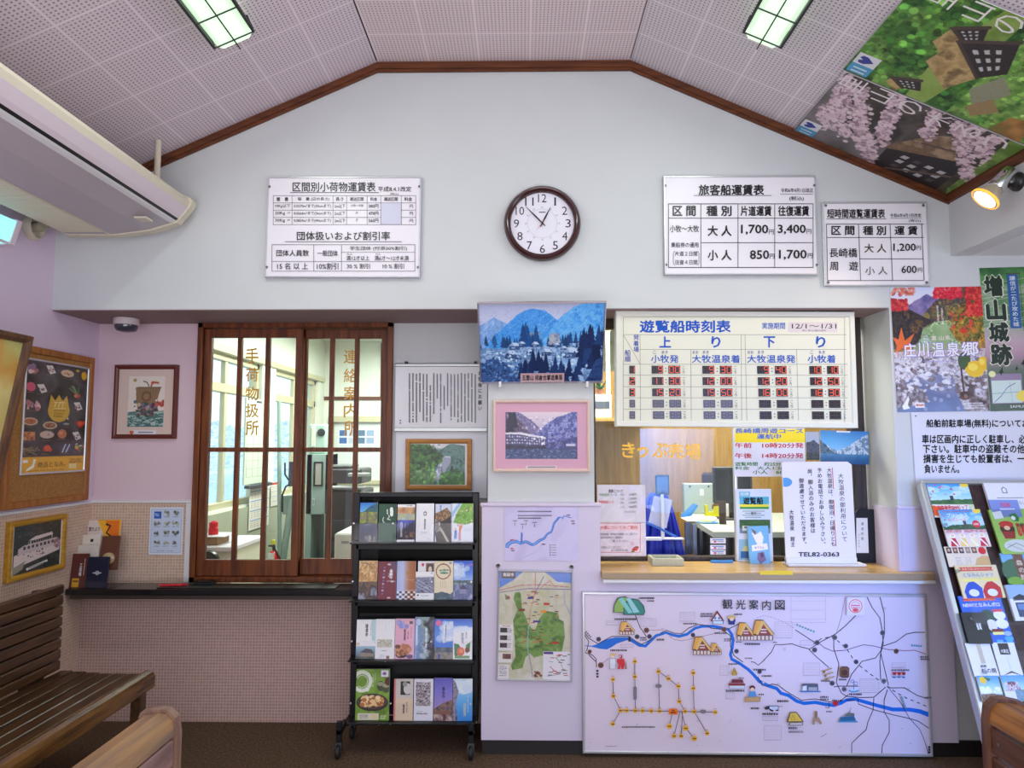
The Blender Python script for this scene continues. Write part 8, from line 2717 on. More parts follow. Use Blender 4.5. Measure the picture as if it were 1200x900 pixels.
# coin tray
a, b = front(3.53).at(764, 655), front(3.53).at(801, 661)
root = thing('coin_tray', 'shallow grey green coin tray on the wooden ticket counter', 'tray', ((a[0] + b[0]) / 2, 3.58, CZ))
tray = mat('tray_plastic', (176, 176, 156), .5, scale=120, var=.2)
m = M()
w2 = (b[0] - a[0]) / 2
cx = (a[0] + b[0]) / 2
R = Rect((cx, 3.585, CT + .034), (1, 0, 0), (0, 1, 0), w2 * 2, .13)
m.ring(R, [(0, -.034), (0, 0), (.004, .001), (.012, .001), (.016, -.006), (.02, -.02), (.02, -.034)])
m.build('rim', tray, root)
M().box(cx - w2 + .018, cx + w2 - .018, 3.54, 3.63, CT, CT + .012).build('mat', mat('tray_mat', (150, 156, 120), .8, scale=300, var=.2), root)
# card holder
pl = front(3.64)
R = Rect.px(pl, (831, 627, 855, 653))
root = thing('card_holder', 'small clear holder with three white cards, right of the coin tray', 'holder', (R.c[0], 3.65, CZ))
M().slab(R, .003).box(R.c[0] - R.w / 2 - .004, R.c[0] + R.w / 2 + .004, 3.62, 3.68, CT, CT + .004).slab(R.off(-.03), .003).build('acrylic_body', acrylic, root)
for i, (y0_, y1_) in enumerate(((631, 637), (639, 644), (645, 650))):
 q = Rect.px(pl, (833, y0_, 851, y1_)).off(-.008)
 m = M().slab(q, .002, 0, 0, (226, 224, 236)).bar(q.off(.0002), .12, .2, .88, .42, (90, 130, 190))
 m.disc(q.off(.0002), .3, .68, .1, .2, (206, 80, 80)).bar(q.off(.0002), .46, .58, .86, .76, (150, 150, 170))
 m.build('card', paper, root)
M().box(R.c[0] - R.w / 2, R.c[0] + R.w / 2 + .008, 3.612, 3.62, CT, CT + .014).build('blue_strip', mat('blue_plastic', (60, 140, 206), .4), root)
# yellow headed notice on the glass
pl = front(3.655)
R = Rect.px(pl, (859.5, 501, 943.5, 558.5))
m = M().slab(R, .002, .0005, 0, (228, 224, 236))
m.poly(pl, [(861, 503), (943, 503), (943, 518.5), (861, 518.5)], (248, 220, 50))
m.text(pl, '長崎橋周遊コース', 861.5, 502, 941, 507.8, (70, 110, 206), .03)
m.text(pl, '運航中', 887, 508.5, 915, 514.5, (70, 110, 206), .03)
m.text(pl, '午前　10時20分発', 861.5, 519, 941.5, 525, (196, 40, 50), .022)
m.text(pl, '午後　14時20分発', 861.5, 531, 941.5, 537, (196, 40, 50), .022)
gr = (70, 130, 70)
m.text(pl, '遊覧時間　約25分間です。', 861.5, 541.5, 938, 546, gr, .022)
m.text(pl, '料金　大人1.200円', 861.5, 546.5, 931, 550.5, gr, .022)
m.text(pl, '小人　600円', 882, 551, 931, 555.5, gr, .022)
o = m.build('boat_notice', paper)
tag(o, 'white boat departure notice with a yellow head and red times, on the ticket window', 'notice')
# photo cards taped to the glass
pl = front(3.652)
m = M().slab(Rect.px(pl, (944.5, 506, 960, 539)), .0015).raster(Rect.px(pl, (944.5, 506, 960, 539)), Pic(30, 60, (170, 176, 200), 3).hill([(0, .4), (.6, .3), (1, .45)], [(50, 56, 70), (80, 84, 100), (40, 44, 56)], .05, 5, 8).trect(0, .74, 1, 1, [(60, 66, 60), (40, 44, 40), (90, 84, 70)], 8).a)
tag(m.build('photo_card', glossy), 'narrow photo card of a dark hill, taped to the ticket window beside the yellow notice', 'photo card')
R = Rect.px(pl, [(961, 505.5), (1017.5, 504.5), (1019, 546), (961, 541.5)])
m = M().slab(R, .0015).raster(R, pic_snow_lake())
m.bar(R.off(.0004), .34, .0, .62, .05, (226, 226, 236))
tag(m.build('photo_card', glossy), 'blue photo card of a snowy lake, taped high on the right ticket window', 'photo card')
# cruise poster stand
pl = front(3.648)
R = Rect.px(pl, (863, 573, 905, 658))
root = thing('poster_stand', 'pale upright poster stand about the boat cruise, right of the steel post', 'sign', (R.c[0], 3.66, CZ))
m = M().slab(R, .004, .001, 0, (216, 222, 236))
m.bar(pl, 866, 576, 879, 584, (140, 190, 216)).bar(pl, 866.5, 582, 901, 591, (90, 176, 206))
m.bar(pl, 866.5, 591, 901, 594, (236, 222, 70)).bar(pl, 867, 594, 901, 596.5, (60, 150, 80))
m.text(pl, '遊覧船', 871, 583, 894, 591, (24, 24, 34), .04)
m.text(pl, '庄川峡', 868, 577, 877, 580.5, (236, 240, 246), .01)
for k in range(4):
 m.bar(pl, 870 + k % 2 * 3, 598.5 + k * 2.4, 896 - k % 2 * 4, 599.4 + k * 2.4, (130, 150, 150))
m.text(pl, '案内', 880, 600, 886, 603, (60, 60, 70), .02)
q = Rect.px(pl, (866.5, 609, 902.5, 625)).off(.0012)
m.raster(q, Pic(70, 36, (60, 90, 56), 7).hill([(0, .2), (1, .1)], [(40, 70, 36), (84, 120, 60), (60, 90, 50)], .1, 8, 9).rect(0, .6, 1, 1, (120, 140, 150)).rect(.1, .45, .7, .8, (226, 230, 236)).rect(.16, .5, .6, .6, (60, 70, 90)).a)
m.bar(pl, 866, 632, 884, 656, (150, 190, 206)).bar(pl, 868, 646, 882, 654, (70, 110, 160)).poly(pl, [(872, 640), (880, 640), (881, 646), (870, 646)], (216, 216, 150))
m.build('panel', paper, root)
M().box(R.c[0] - R.w / 2, R.c[0] + R.w / 2, 3.645, 3.665, CT, CT + .014, .002).build('foot', acrylic, root)
# small blue leaflets
R = Rect.px(front(3.60), [(875, 617), (899, 616), (904, 660.5), (880, 661.5)])
m = M().slab(R, .016, .001, 0, (140, 190, 226)).bar(R.off(.0002), 0, 0, 1, 1, (120, 180, 226))
q = R.off(.0006)
m.poly(q, [(.16, .16), (.4, .22), (.62, .14), (.74, .3), (.66, .5), (.46, .54), (.34, .4)], (236, 232, 230)).poly(q, [(.14, .04), (.34, .24), (.4, .14)], (120, 100, 90)).poly(q, [(.14, .5), (.9, .46), (.92, .62), (.14, .66)], (236, 232, 240))
m.text(q, 'ゆうらん', .28, .53, .74, .6, (150, 120, 160), .02)
m.poly(q, [(.4, .7), (.7, .68), (.8, .9), (.5, 1.0), (.36, .86)], (130, 110, 150)).poly(q, [(.5, .72), (.66, .7), (.7, .8), (.56, .84)], (90, 76, 110))
tag(m.build('leaflet_pack', paper), 'small pack of pale blue bird leaflets standing before the boat cruise poster', 'leaflet')
# the hot spring notice board
yN = 3.535
pl = front(yN)
root = thing('hot_spring_notice', 'white standing notice about the hot spring with columns of black writing', 'notice', (front(yN).at(962, 660)[0], yN + .02, CZ))
q = pl.to3([(916, 543), (917.5, 541), (993, 541), (998, 544.5), (1003.5, 655), (921, 655)])
M().prism(list(q + np.array([0, .006, 0])), (0, -.005, 0)).build('back', white_paint, root)
m = M()
m.poly(pl, [(916, 543), (917.5, 541), (993, 541), (998, 544.5), (1003.5, 655), (921, 655)], (230, 226, 238))
for t, x, ya_, yb_, w, sk in (('大牧温泉の御利用について', 985, 554.5, 635, 6.6, 5), ('大牧温泉は、御宿泊・日帰りとも', 971.5, 548, 640.5, 6, 5), ('予めお電話でお申し込み下さい。', 960, 548, 641, 6, 5), ('尚、御入浴のみのお客様は', 948.6, 549, 625, 6, 4), ('御遠慮させていただきます。', 938.6, 560, 641, 6, 4), ('大牧温泉　館主', 927, 597, 641, 5.6, 2)):
 m.vtext(pl, t, x, ya_, yb_, w, (28, 24, 30), .008, skew=sk)
for a in ((975, 548, 976.4, 573), (976.6, 586, 977.4, 605), (977.4, 609, 979.4, 640)):
 m.line(pl, [(a[0], a[1]), (a[2], a[3])], .7, (206, 50, 70))
m.text(pl, 'TEL82-0363', 935.5, 647, 983, 652, (30, 26, 32), .02)
m.poly(pl, [(917.3, 560)] + [(919 + 9 * math.cos(t), 565 + 5.6 * math.sin(t)) for t in np.linspace(-1.3, 1.3, 14)] + [(917.8, 570)], (90, 160, 226))
m.build('panel', paper, root)
q0, q1 = pl.at(921, 656), pl.at(1004, 656)
M().box(q0[0], q1[0], yN - .006, yN + .02, q0[2] - .018, q0[2] + .012, .003).box(q0[0] + .0, q1[0] + .035, yN - .03, yN + .05, CT, CT + .012, .003).box(q0[0], q1[0], yN - .002, yN + .016, CT + .01, q0[2], .002).build('foot', white_paint, root)
# black framed certificate in the corner
pl = front(3.62)
R = Rect.px(pl, (1003, 597, 1030, 661))
root = thing('framed_sign', 'small black mounted sign with a white slip, in the right corner of the ticket window', 'sign', (R.c[0], 3.63, CZ))
q = pl.to3([(1003, 601), (1006, 597), (1025.5, 597), (1032, 602), (1033, 655), (1029, 661), (1003, 661)])
M().prism(list(q), (0, .014, 0)).build('mount', mat('black_velvet', (22, 21, 26), .8), root)
m = M()
m.poly(pl, [(1003.5, 607), (1016.5, 607), (1018, 648), (1003.5, 648)], (222, 218, 216)).vtext(pl, '運送約款', 1010.6, 611, 634, 3.2, (70, 66, 70), .01).vtext(pl, '庄川遊覧船', 1006.6, 625, 642, 1.6, (120, 116, 120))
m.build('slip', paper, root)

# ------------------------------------------------------------------ inside the ticket booth
grey_top = mat('grey_laminate', (196, 204, 196), .45, var=.04)
dark_grey = mat('dark_grey_steel', (62, 66, 72), .5)
zd = .945
a, b = front(3.95).at(845, 620), front(4.75).at(800, 598)
root = thing('office_desk', 'grey topped office desk behind the ticket window', 'desk', (1.45, 4.4, 0))
dl, dr = front(4.0).at(806, 620)[0], 1.9
M().prism([(front(3.98).at(836, 636)[0], 3.98, zd - .03), (dr, 3.98, zd - .03), (dr, 5.06, zd - .03), (front(5.06).at(798, 605)[0], 5.06, zd - .03)], (0, 0, .03)).build('desk_top', grey_top, root)
for x, y in ((1.22, 4.1), (1.82, 4.1), (1.22, 5.0), (1.82, 5.0)):
 M().box(x - .02, x + .02, y - .02, y + .02, 0, zd - .03).build('leg', dark_grey, root)
M().box(1.2, 1.84, 5.02, 5.04, .3, zd - .04).build('modesty_panel', dark_grey, root)
ZD = zd + .0005

def stand_on_desk(px, py, z=ZD):
 q = level(z).at(px, py)
 return q

# grey document holder standing on the desk
R = Rect.px(front(4.97), (801.5, 566.5, 837, 602))
root = thing('letter_tray', 'upright grey steel file box on the office desk', 'file box', (R.c[0], 5.0, zd))
zb_ = R.c[2] - R.h / 2
M().box(R.c[0] - R.w / 2, R.c[0] + R.w / 2, 4.97, 5.04, ZD, R.c[2] + R.h / 2, .006).build('body', mat('grey_green_steel', (176, 188, 180), .45), root)
for u in (.2, .82):
 p3 = R.to3([(u, .1)])[0]
 M().cyl((p3[0], 4.9695, p3[2]), (p3[0], 4.966, p3[2]), .007, n=12).build('rivet', dark_grey, root)
M().slab(R.sub(.52, .18, .66, .4).off(.002), .0015).build('paper_label', white_paint, root)
# monitor and chair behind
root = thing('computer_monitor', 'dark computer monitor at the right rear of the office desk', 'monitor', (1.62, 4.6, zd))
R = Rect.px(front(4.6), (836, 547, 882, 590))
M().slab(R, .03, .006).build('screen_case', mat('monitor_case', (50, 52, 58), .4), root)
M().slab(R.sub(.06, .08, .94, .9).off(.002), .002).build('screen', mat('dark_screen', (40, 44, 54), .1), root)
M().box(R.c[0] - .02, R.c[0] + .02, 4.615, 4.64, ZD, R.c[2], .003).box(R.c[0] - .09, R.c[0] + .09, 4.56, 4.70, ZD, ZD + .012, .004).build('stand', mat('monitor_case', (50, 52, 58), .4), root)
root = thing('office_chair', 'brown office chair back beyond the desk', 'chair', (1.5, 5.33, 0))
R = Rect.px(front(5.3), (823.5, 553.5, 846, 600))
M().slab(R, .04, .02).build('backrest', mat('brown_vinyl', (66, 48, 42), .5), root)
M().box(R.c[0] - .2, R.c[0] + .2, 5.22, 5.42, .42, .48, .02).build('seat', mat('brown_vinyl', (66, 48, 42), .5), root)
M().cyl((R.c[0], 5.33, .05), (R.c[0], 5.33, .42), .025).box(R.c[0] - .22, R.c[0] + .22, 5.31, 5.35, 0, .06, .01).box(R.c[0] - .02, R.c[0] + .02, 5.23, 5.43, 0, .06, .01).cyl((R.c[0], 5.345, .45), (R.c[0], 5.345, 1.0), .015).build('pedestal', dark_grey, root)
# tape dispenser, glue, tube, folder
q = front(4.8).at(836, 600)
root = thing('tape_dispenser', 'yellow tape dispenser on the office desk', 'tape dispenser', (q[0], 4.8, zd))
x = q[0]
M().prism([(x - .055, 4.78, ZD), (x + .055, 4.78, ZD), (x + .055, 4.78, ZD + .05), (x + .03, 4.78, ZD + .07), (x - .0, 4.78, ZD + .065), (x - .005, 4.78, ZD + .03), (x - .035, 4.78, ZD + .03), (x - .04, 4.78, ZD + .075), (x - .055, 4.78, ZD + .075)], (0, .045, 0)).build('body', mat('yellow_plastic', (226, 220, 40), .4), root)
M().lathe((x + .022, 4.79, ZD + .062), (0, 1, 0), [(.012, 0), (.03, .001), (.03, .022), (.012, .023)], 24).build('tape_roll', mat('brown_tape', (120, 84, 50), .4), root)
q = front(4.85).at(851, 600)
root = thing('glue_bottle', 'small white bottle with a red cap beside the yellow tape dispenser', 'bottle', (q[0], 4.85, zd))
M().lathe((q[0], 4.85, ZD), (0, 0, 1), [(.024, 0), (.027, .01), (.027, .07), (.014, .095), (.012, .1)], 20).build('body', mat('white_plastic', (226, 226, 230), .4), root, smooth=50)
M().lathe((q[0], 4.85, ZD + .1), (0, 0, 1), [(.014, 0), (.014, .022), (.008, .028)], 16).build('cap', mat('red_plastic', (206, 30, 44), .3), root, smooth=50)
q = front(4.36).at(847, 612)
root = thing('pen_tube', 'brown cylindrical pen stand at the near edge of the office desk', 'pen stand', (q[0], 4.36, zd))
M().lathe((q[0], 4.36, ZD), (0, 0, 1), [(.02, 0), (.021, .002), (.021, .135), (.018, .14), (.017, .132), (.001, .132)], 20).build('tube', mat('brown_card', (70, 50, 44), .5), root, smooth=50)
q = front(4.75).at(803, 600)
root = thing('blue_folder', 'blue folder leaning open at the left of the office desk', 'folder', (q[0], 4.75, zd))
M().prism([(q[0] - .02, 4.7, ZD), (q[0] + .07, 4.7, ZD + .085), (q[0] + .075, 4.7, ZD + .08), (q[0] + .02, 4.7, ZD)], (0, .12, 0)).build('covers', mat('blue_folder_card', (50, 130, 206), .45), root)
q = front(4.6).at(820, 605)
m = M()
rr = random.Random(4)
for i in range(6):
 m.box(q[0] - .1 + .01 * i, q[0] + .06 + .008 * i, 4.5 + .012 * i, 4.7 - .01 * i, ZD + .003 * i, ZD + .003 * i + .0022)
tag(m.build('paper_pile', paper), 'loose pile of white papers in the middle of the office desk', 'papers', None, 'stuff')
root = thing('blue_dish', 'green sponge on a light blue dish on the office desk', 'dish', (front(4.42).at(829, 612)[0], 4.42, zd))
qx = front(4.42).at(829, 612)[0]
M().lathe((qx, 4.42, ZD), (0, 0, 1), [(.05, 0), (.065, .004), (.06, .006), (.01, .003)], 28).build('dish', mat('blue_plastic', (60, 140, 206), .4), root)
M().lathe((qx - .01, 4.42, ZD + .004), (0, 0, 1), [(.038, 0), (.036, .014), (.02, .022), (.001, .024)], 20).build('sponge', mat('pale_green_foam', (206, 220, 170), .9), root, smooth=60)
# blue jacket over a chair back, terminal on a white pole
jl, jr = front(4.15).at(748, 640)[0], front(4.15).at(804, 640)[0]
jt = front(4.15).at(775, 577)[2]
root = thing('draped_chair', 'royal blue jacket draped over a chair behind the ticket window', 'chair', ((jl + jr) / 2, 4.2, 0))
wv, fs = [], []
nx, ny = 40, 24
jc = (jl + jr) / 2
for j in range(ny + 1):
 v = j / ny
 half = (.045 + (jr - jl) / 2 * min(1, (v * 1.5) ** .75)) * (1 if v < .7 else 1 + .05 * (v - .7))
 for i in range(nx + 1):
  u = i / nx * 2 - 1
  fold = .016 * math.sin(u * 11 + v * 3) * min(1, v * 2) + .01 * math.sin(u * 23 + 2 * v)
  wv.append((jc + u * half, 4.15 + .10 * u * u + fold, jt - v * (jt - .34) - .012 * u * u))
for j in range(ny):
 for i in range(nx):
  fs.append((j * (nx + 1) + i, j * (nx + 1) + i + 1, (j + 1) * (nx + 1) + i + 1, (j + 1) * (nx + 1) + i))
m = M().add(wv, fs)
o = m.build('jacket', mat('royal_blue_cloth', (24, 46, 190), .7, var=.15, scale=14), root, smooth=80)
md = o.modifiers.new('thickness', 'SOLIDIFY')
md.thickness = .006
M().box(jc - .05, jc + .05, 4.27, 4.30, .45, jt - .05, .01).box(jc - .18, jc + .18, 4.27, 4.58, .42, .47, .02).build('seat_frame', dark_grey, root)
for x, y in ((jc - .15, 4.3), (jc + .15, 4.3), (jc - .15, 4.55), (jc + .15, 4.55)):
 M().cyl((x, y, 0), (x, y, .43), .012).build('leg', dark_grey, root)
yk = 3.80
pl = front(yk)
root = thing('card_terminal', 'black card terminal on a white pole with a perforated white panel', 'terminal', (pl.at(777, 640)[0], yk, CZ))
zs_ = pl.at(777, 638)[2]
R = Rect.px(pl, (768.5, 556.5, 784.5, 580))
M().slab(R, .022, .004).build('device', mat('black_device', (30, 30, 36), .35), root)
M().slab(R.sub(.1, .12, .9, .86).off(.001), .001).build('screen', mat('device_screen', (50, 50, 58), .15), root)
q0, q1 = pl.at(774.5, 580), pl.at(779, 631)
M().box(q0[0], q1[0], yk, yk + .02, q1[2], q0[2] + .02, .003).build('pole', white_paint, root)
m = M().slab(Rect.px(front(yk + .03), [(763, 583), (783, 583), (786, 622), (763, 612)]), .003, 0, 0, (214, 212, 236))
pq = front(yk + .0298)
for i in range(9):
 for j in range(13):
  m.disc(pq, 765 + i * 2.1, 586 + j * 2.4 + i * .2, .55, .55, (150, 150, 190), n=6)
m.build('perforated_panel', paper, root)
for a_ in ((750, 630.5, 776, 633.5), (776, 631, 802, 632.5)):
 e0, e1 = pl.at(a_[0], a_[1]), pl.at(a_[2], a_[3])
 M().box(e0[0], e1[0], yk, yk + .05, e1[2], e0[2], .001).build('clear_shelf', white_paint, root)
e0, e1 = pl.at(750, 609), pl.at(792, 629)
M().tube([(e0[0], yk - .008, e0[2]), ((e0[0] + e1[0]) / 2, yk - .008, (e0[2] + e1[2]) / 2 + .004), (e1[0], yk - .008, e1[2])], .006, 8).build('blue_strap', mat('blue_strap', (60, 120, 220), .4), root)
M().box(pl.at(752, 632)[0], pl.at(801, 632)[0], yk - .002, yk + .002, CZ + .022, pl.at(776, 632)[2]).build('clear_screen', acrylic, root)
m = M().box(.4, 1.7, 3.74, 3.86, CZ - .03, CZ - .0, .004)
tag(m.build('inner_shelf', dark_grey), 'dark inner ledge along the back of the ticket window', 'shelf')
# black stand with glossy strips between chair and desk
root = thing('ticket_rack', 'dark glossy ticket rack under the office desk front', 'rack', (front(3.9).at(813, 640)[0], 3.9, CZ))
for i, a_ in enumerate(((803, 612, 811, 650), (812, 614, 817, 650), (820, 622, 824, 650))):
 R = Rect.px(front(3.89), a_)
 M().slab(R, .02, .003).build('strip', mat('glossy_dark_%s' % 'abc'[i], ((70, 76, 90), (120, 130, 150), (50, 54, 64))[i], .1), root)
# back of the booth: pale cabinet, tube light, plant
R = Rect.px(front(4.9), (690, 462, 717, 490))
root = thing('white_printer', 'white printer standing on a shelf, glimpsed left of the timetable', 'printer', (R.c[0], 5.0, R.c[2] - R.h / 2))
M().slab(R, .1, .006).build('body', white_paint, root)
M().slab(R.sub(.1, .3, .9, .6).off(.003), .002).build('paper_slot', mat('printer_slot', (90, 100, 120), .3), root)
zsh = R.c[2] - R.h / 2
m = M().box(.1, .95, 4.84, 5.598, zsh - .025, zsh - .0005, .003)
tag(m.build('booth_shelf', wood('shelf_wood', (206, 170, 100), (186, 146, 80), 0, .4)), 'light wooden shelf high on the booth panelling', 'shelf')
qx = front(4.86).at(705, 461)
root = thing('potted_plant', 'small green plant in a pot on top of the white printer', 'plant', (qx[0], 4.95, R.c[2] + R.h / 2))
M().lathe((qx[0], 4.95, R.c[2] + R.h / 2 + .0005), (0, 0, 1), [(.02, 0), (.028, .035), (.024, .035), (.02, .03)], 18).build('pot', mat('clay_pot', (150, 96, 70), .7), root)
m = M()
for i in range(26):
 a_ = rr.random() * 6.28
 l = .03 + .03 * rr.random()
 c0 = np.array([qx[0], 4.95, R.c[2] + R.h / 2 + .03])
 dv = np.array([math.cos(a_), math.sin(a_), .6 + rr.random()])
 sv = np.array([-math.sin(a_), math.cos(a_), 0])
 m.add([c0, c0 + dv * l * .5 + sv * .01, c0 + dv * l, c0 + dv * l * .5 - sv * .01], [(0, 1, 2, 3)])
m.build('leaves', mat('plant_leaves', (50, 110, 50), .6, var=.2), root)
R = Rect.px(front(4.7), (709.5, 382, 715.5, 470))
root = thing('tube_light', 'upright pale tube light beside the timetable, inside the booth', 'light', (R.c[0], 4.7, R.c[2] - R.h / 2))
M().cyl((R.c[0], 4.7, R.c[2] - R.h / 2), (R.c[0], 4.7, R.c[2] + R.h / 2 - .04), .014, n=14).build('tube', glow('tube_glow', (220, 240, 214), .9), root, smooth=40)
M().cyl((R.c[0], 4.7, R.c[2] + R.h / 2 - .04), (R.c[0], 4.7, R.c[2] + R.h / 2 + .02), .02, n=14).box(R.c[0] - .012, R.c[0] + .012, 4.716, 4.73, R.c[2] - R.h / 2, 2.615).build('fitting', champagne, root)
# ------------------------------------------------------------------ inside the left office
green_steel = mat('green_grey_steel', (150, 174, 164), .45)
yq = 6.2
pl = front(yq)
x0, x1 = pl.at(358, 600)[0], pl.at(384, 600)[0]
zt2 = pl.at(370, 532)[2]
root = thing('control_cabinet', 'tall grey green control cabinet with a framed window, in the office', 'cabinet', ((x0 + x1) / 2, yq, 0))
M().box(x0, x0 + .05, yq, yq + .3, 0, zt2, .004).box(x0, x1, yq + .26, yq + .3, 0, zt2).box(x0, x1, yq, yq + .3, pl.at(370, 603)[2], zt2, .005).box(x1 - .03, x1, yq, yq + .3, 0, zt2, .004).build('housing', green_steel, root)
R = Rect.px(front(yq - .004), (367.5, 541, 378.5, 570))
M().ring(R, [(0, -.004), (0, .006), (.012, .006), (.016, 0), (.016, -.004)]).build('window_frame', mat('black_gasket', (30, 30, 32), .5), root)
M().slab(R.inset(.014).off(.001), .003).build('window_glass', mat('gauge_window', (170, 170, 160), .15), root)
M().tube([front(yq - .03).at(366.5, 585), front(yq - .03).at(368.5, 585), front(yq - .03).at(368.5, 592), front(yq - .03).at(366.5, 592)], .006, 8).build('handle', steel, root)
R = Rect.px(front(yq + .02), (362, 497, 381, 530))
root = thing('wall_telephone', 'pale green equipment box with a round dial on top of the control cabinet', 'telephone', (R.c[0], yq + .1, zt2))
M().box(R.c[0] - R.w / 2, R.c[0] + R.w / 2, yq + .02, yq + .18, zt2 + .0005, R.c[2] + R.h / 2, .01).build('body', mat('pale_green_box', (176, 206, 190), .4), root)
q = R.to3([(.76, .3)])[0]
M().lathe((q[0], yq + .019, q[2]), (0, -1, 0), [(.035, 0), (.034, .01), (.02, .014), (.001, .014)], 24).build('dial', mat('dark_dial', (44, 50, 50), .3), root, smooth=50)
M().box(R.c[0] - .05, R.c[0] - .01, yq + .005, yq + .019, R.c[2] - .08, R.c[2] + .1, .006).build('handset', mat('cream_handset', (222, 222, 206), .4), root)
pl = front(5.7)
x0, x1 = pl.at(381, 600)[0], pl.at(424, 600)[0]
zp = pl.at(400, 548)[2]
root = thing('copier', 'large black office copier with a grey feeder lid', 'copier', ((x0 + x1) / 2, 5.9, 0))
M().box(x0, x1, 5.7, 6.15, .04, zp - .18, .012).build('body', mat('copier_black', (28, 28, 32), .4), root)
M().box(x0 + .01, x1 - .01, 5.71, 6.1, zp - .13, zp - .01, .012).build('scanner', mat('copier_charcoal', (44, 44, 50), .4), root)
M().box(x0 + .02, x1 - .12, 5.74, 6.1, zp - .008, zp + .02, .01).build('feeder_lid', mat('feeder_grey', (90, 96, 90), .5), root)
M().box(x0 + .02, x1 + .02, 5.66, 5.72, zp - .16, zp - .145, .003).build('paper_tray', mat('tray_white', (214, 216, 220), .4), root)
M().box(x1 - .1, x1 + .06, 5.62, 5.74, zp - .07, zp - .04, .006).build('control_panel', mat('panel_grey', (150, 156, 150), .4), root)
for z in (.2, .36, .52, .68):
 M().box(x0 + .03, x1 - .03, 5.69, 5.70, z, z + .14, .004).build('drawer', mat('copier_charcoal', (44, 44, 50), .4), root)
pl = front(4.6)
x0, x1 = pl.at(391.5, 640)[0], pl.at(440, 640)[0]
zw = pl.at(400, 625)[2]
root = thing('white_cabinet', 'low white cabinet with a recessed grip, behind the right sash', 'cabinet', ((x0 + x1) / 2, 4.8, 0))
M().box(x0, x1, 4.6, 5.15, 0.0, zw, .01).build('body', mat('white_laminate', (218, 226, 214), .4), root)
R = Rect.px(front(4.597), (400, 634, 409, 637))
M().slab(R, .004, .001).build('grip', mat('grip_grey', (150, 156, 150), .4), root)
# schedule board and calendars on the window side
def side_rect(x, px0, px1, py0, py1):
 pl = side(x)
 a_, b_ = pl.at(px0, py0), pl.at(px1, py0)
 zt_, zb_ = pl.at((px0 + px1) / 2, py0)[2], pl.at((px0 + px1) / 2, py1)[2]
 return Rect((x, (a_[1] + b_[1]) / 2, (zt_ + zb_) / 2), (0, 1, 0), (0, 0, 1), b_[1] - a_[1], zt_ - zb_)

R = side_rect(-2.275, 289, 317, 468, 566)
root = thing('schedule_board', 'pale green schedule board with black grid lines, beside the office window', 'board', R.c - R.n * .02)
m = M().slab(R, .015, .002, 0, (206, 218, 196))
for i in range(10):
 m.bar(R, .06, .06 + i * .095, .94, .063 + i * .095, (120, 130, 120))
for u in (.06, .3, .52, .74, .94):
 m.bar(R, u, .06, u + .012, .92, (120, 130, 120))
m.bar(R, .4, .02, .62, .045, (60, 70, 70)).bar(R, .8, .5, .96, .52, (236, 210, 60))
m.build('panel', paper, root)
M().box(-2.275, -2.235, R.c[1] - R.w / 2, R.c[1] + R.w / 2, R.c[2] - R.h / 2 - .03, R.c[2] - R.h / 2 - .005, .004).build('ledge', dark_grey, root)
for nm, a_, b_, c_ in (('calendar', (293, 316, 566, 618), (60, 120, 206), 'calendar with a blue head hanging below the schedule board'), ('calendar', (318, 330, 565, 592), (206, 70, 60), 'calendar with a red head, right of the blue headed one')):
 R = side_rect(-2.29, *a_)
 m = M().slab(R, .004, 0, 0, (232, 226, 216))
 m.bar(R, 0, 0, 1, .1, b_)
 for i in range(4):
  m.bar(R, .04, .16 + i * .21, .96, .18 + i * .21, (110, 150, 206))
  for j in range(6):
   for k in range(3):
    m.bar(R, .08 + j * .15, .21 + i * .21 + k * .045, .16 + j * .15, .225 + i * .21 + k * .045, (190, 170, 150))
 tag(m.build(nm, paper), c_, 'calendar')
# fire extinguisher, pipe and cables
ye = 6.0
q = front(ye).at(320.5, 660)
root = thing('fire_extinguisher', 'red fire extinguisher standing near the office window', 'fire extinguisher', (q[0], ye, 0))
zt3 = front(ye).at(320, 645)[2]
M().lathe((q[0], ye, .28), (0, 0, 1), [(.04, 0), (.047, .01), (.047, zt3 - .28 - .05), (.03, zt3 - .28 - .01), (.014, zt3 - .28)], 24).build('cylinder', mat('extinguisher_red', (206, 24, 30), .25), root, smooth=50)
M().box(q[0] - .03, q[0] + .02, ye - .05, ye - .044, .42, .52).build('label', white_paint, root)
M().lathe((q[0], ye, zt3), (0, 0, 1), [(.012, 0), (.014, .03), (.006, .05)], 14).box(q[0] - .045, q[0] + .01, ye - .01, ye + .01, zt3 + .03, zt3 + .045).build('valve', mat('black_valve', (40, 40, 36), .4), root)
M().box(q[0] - .016, q[0] + .016, ye - .02, ye - .01, zt3 + .05, zt3 + .09, .004).build('safety_tag', mat('yellow_plastic', (226, 220, 40), .4), root)
M().tube([(q[0] + .012, ye - .02, zt3 + .02), (q[0] + .06, ye - .02, zt3 - .06), (q[0] + .055, ye - .03, zt3 - .2)], .007, 8).build('hose', mat('black_valve', (40, 40, 36), .4), root)
M().box(q[0] - .06, q[0] + .06, ye - .06, ye + .06, 0, .28, .01).build('stand', mat('grey_stand', (120, 126, 120), .5), root)
yv = 6.3
pl = front(yv)
root = thing('lever_arm', 'grey green machine arm with a dark screen and hanging cables, in the office', 'machine', (pl.at(338, 640)[0], yv, 0))
a_, b_ = pl.at(342, 585), pl.at(331, 660)
M().tube([a_, b_, (b_[0] - .05, yv, 0.02)], .03, 10).build('arm', green_steel, root, smooth=50)
M().slab(Rect.px(pl, (331, 581, 345, 603)), .1, .006).build('gear_box', green_steel, root)
M().slab(Rect.px(front(yv - .1), (338, 541, 350, 570)), .05, .006).build('monitor', mat('dark_screen', (40, 44, 54), .1), root)
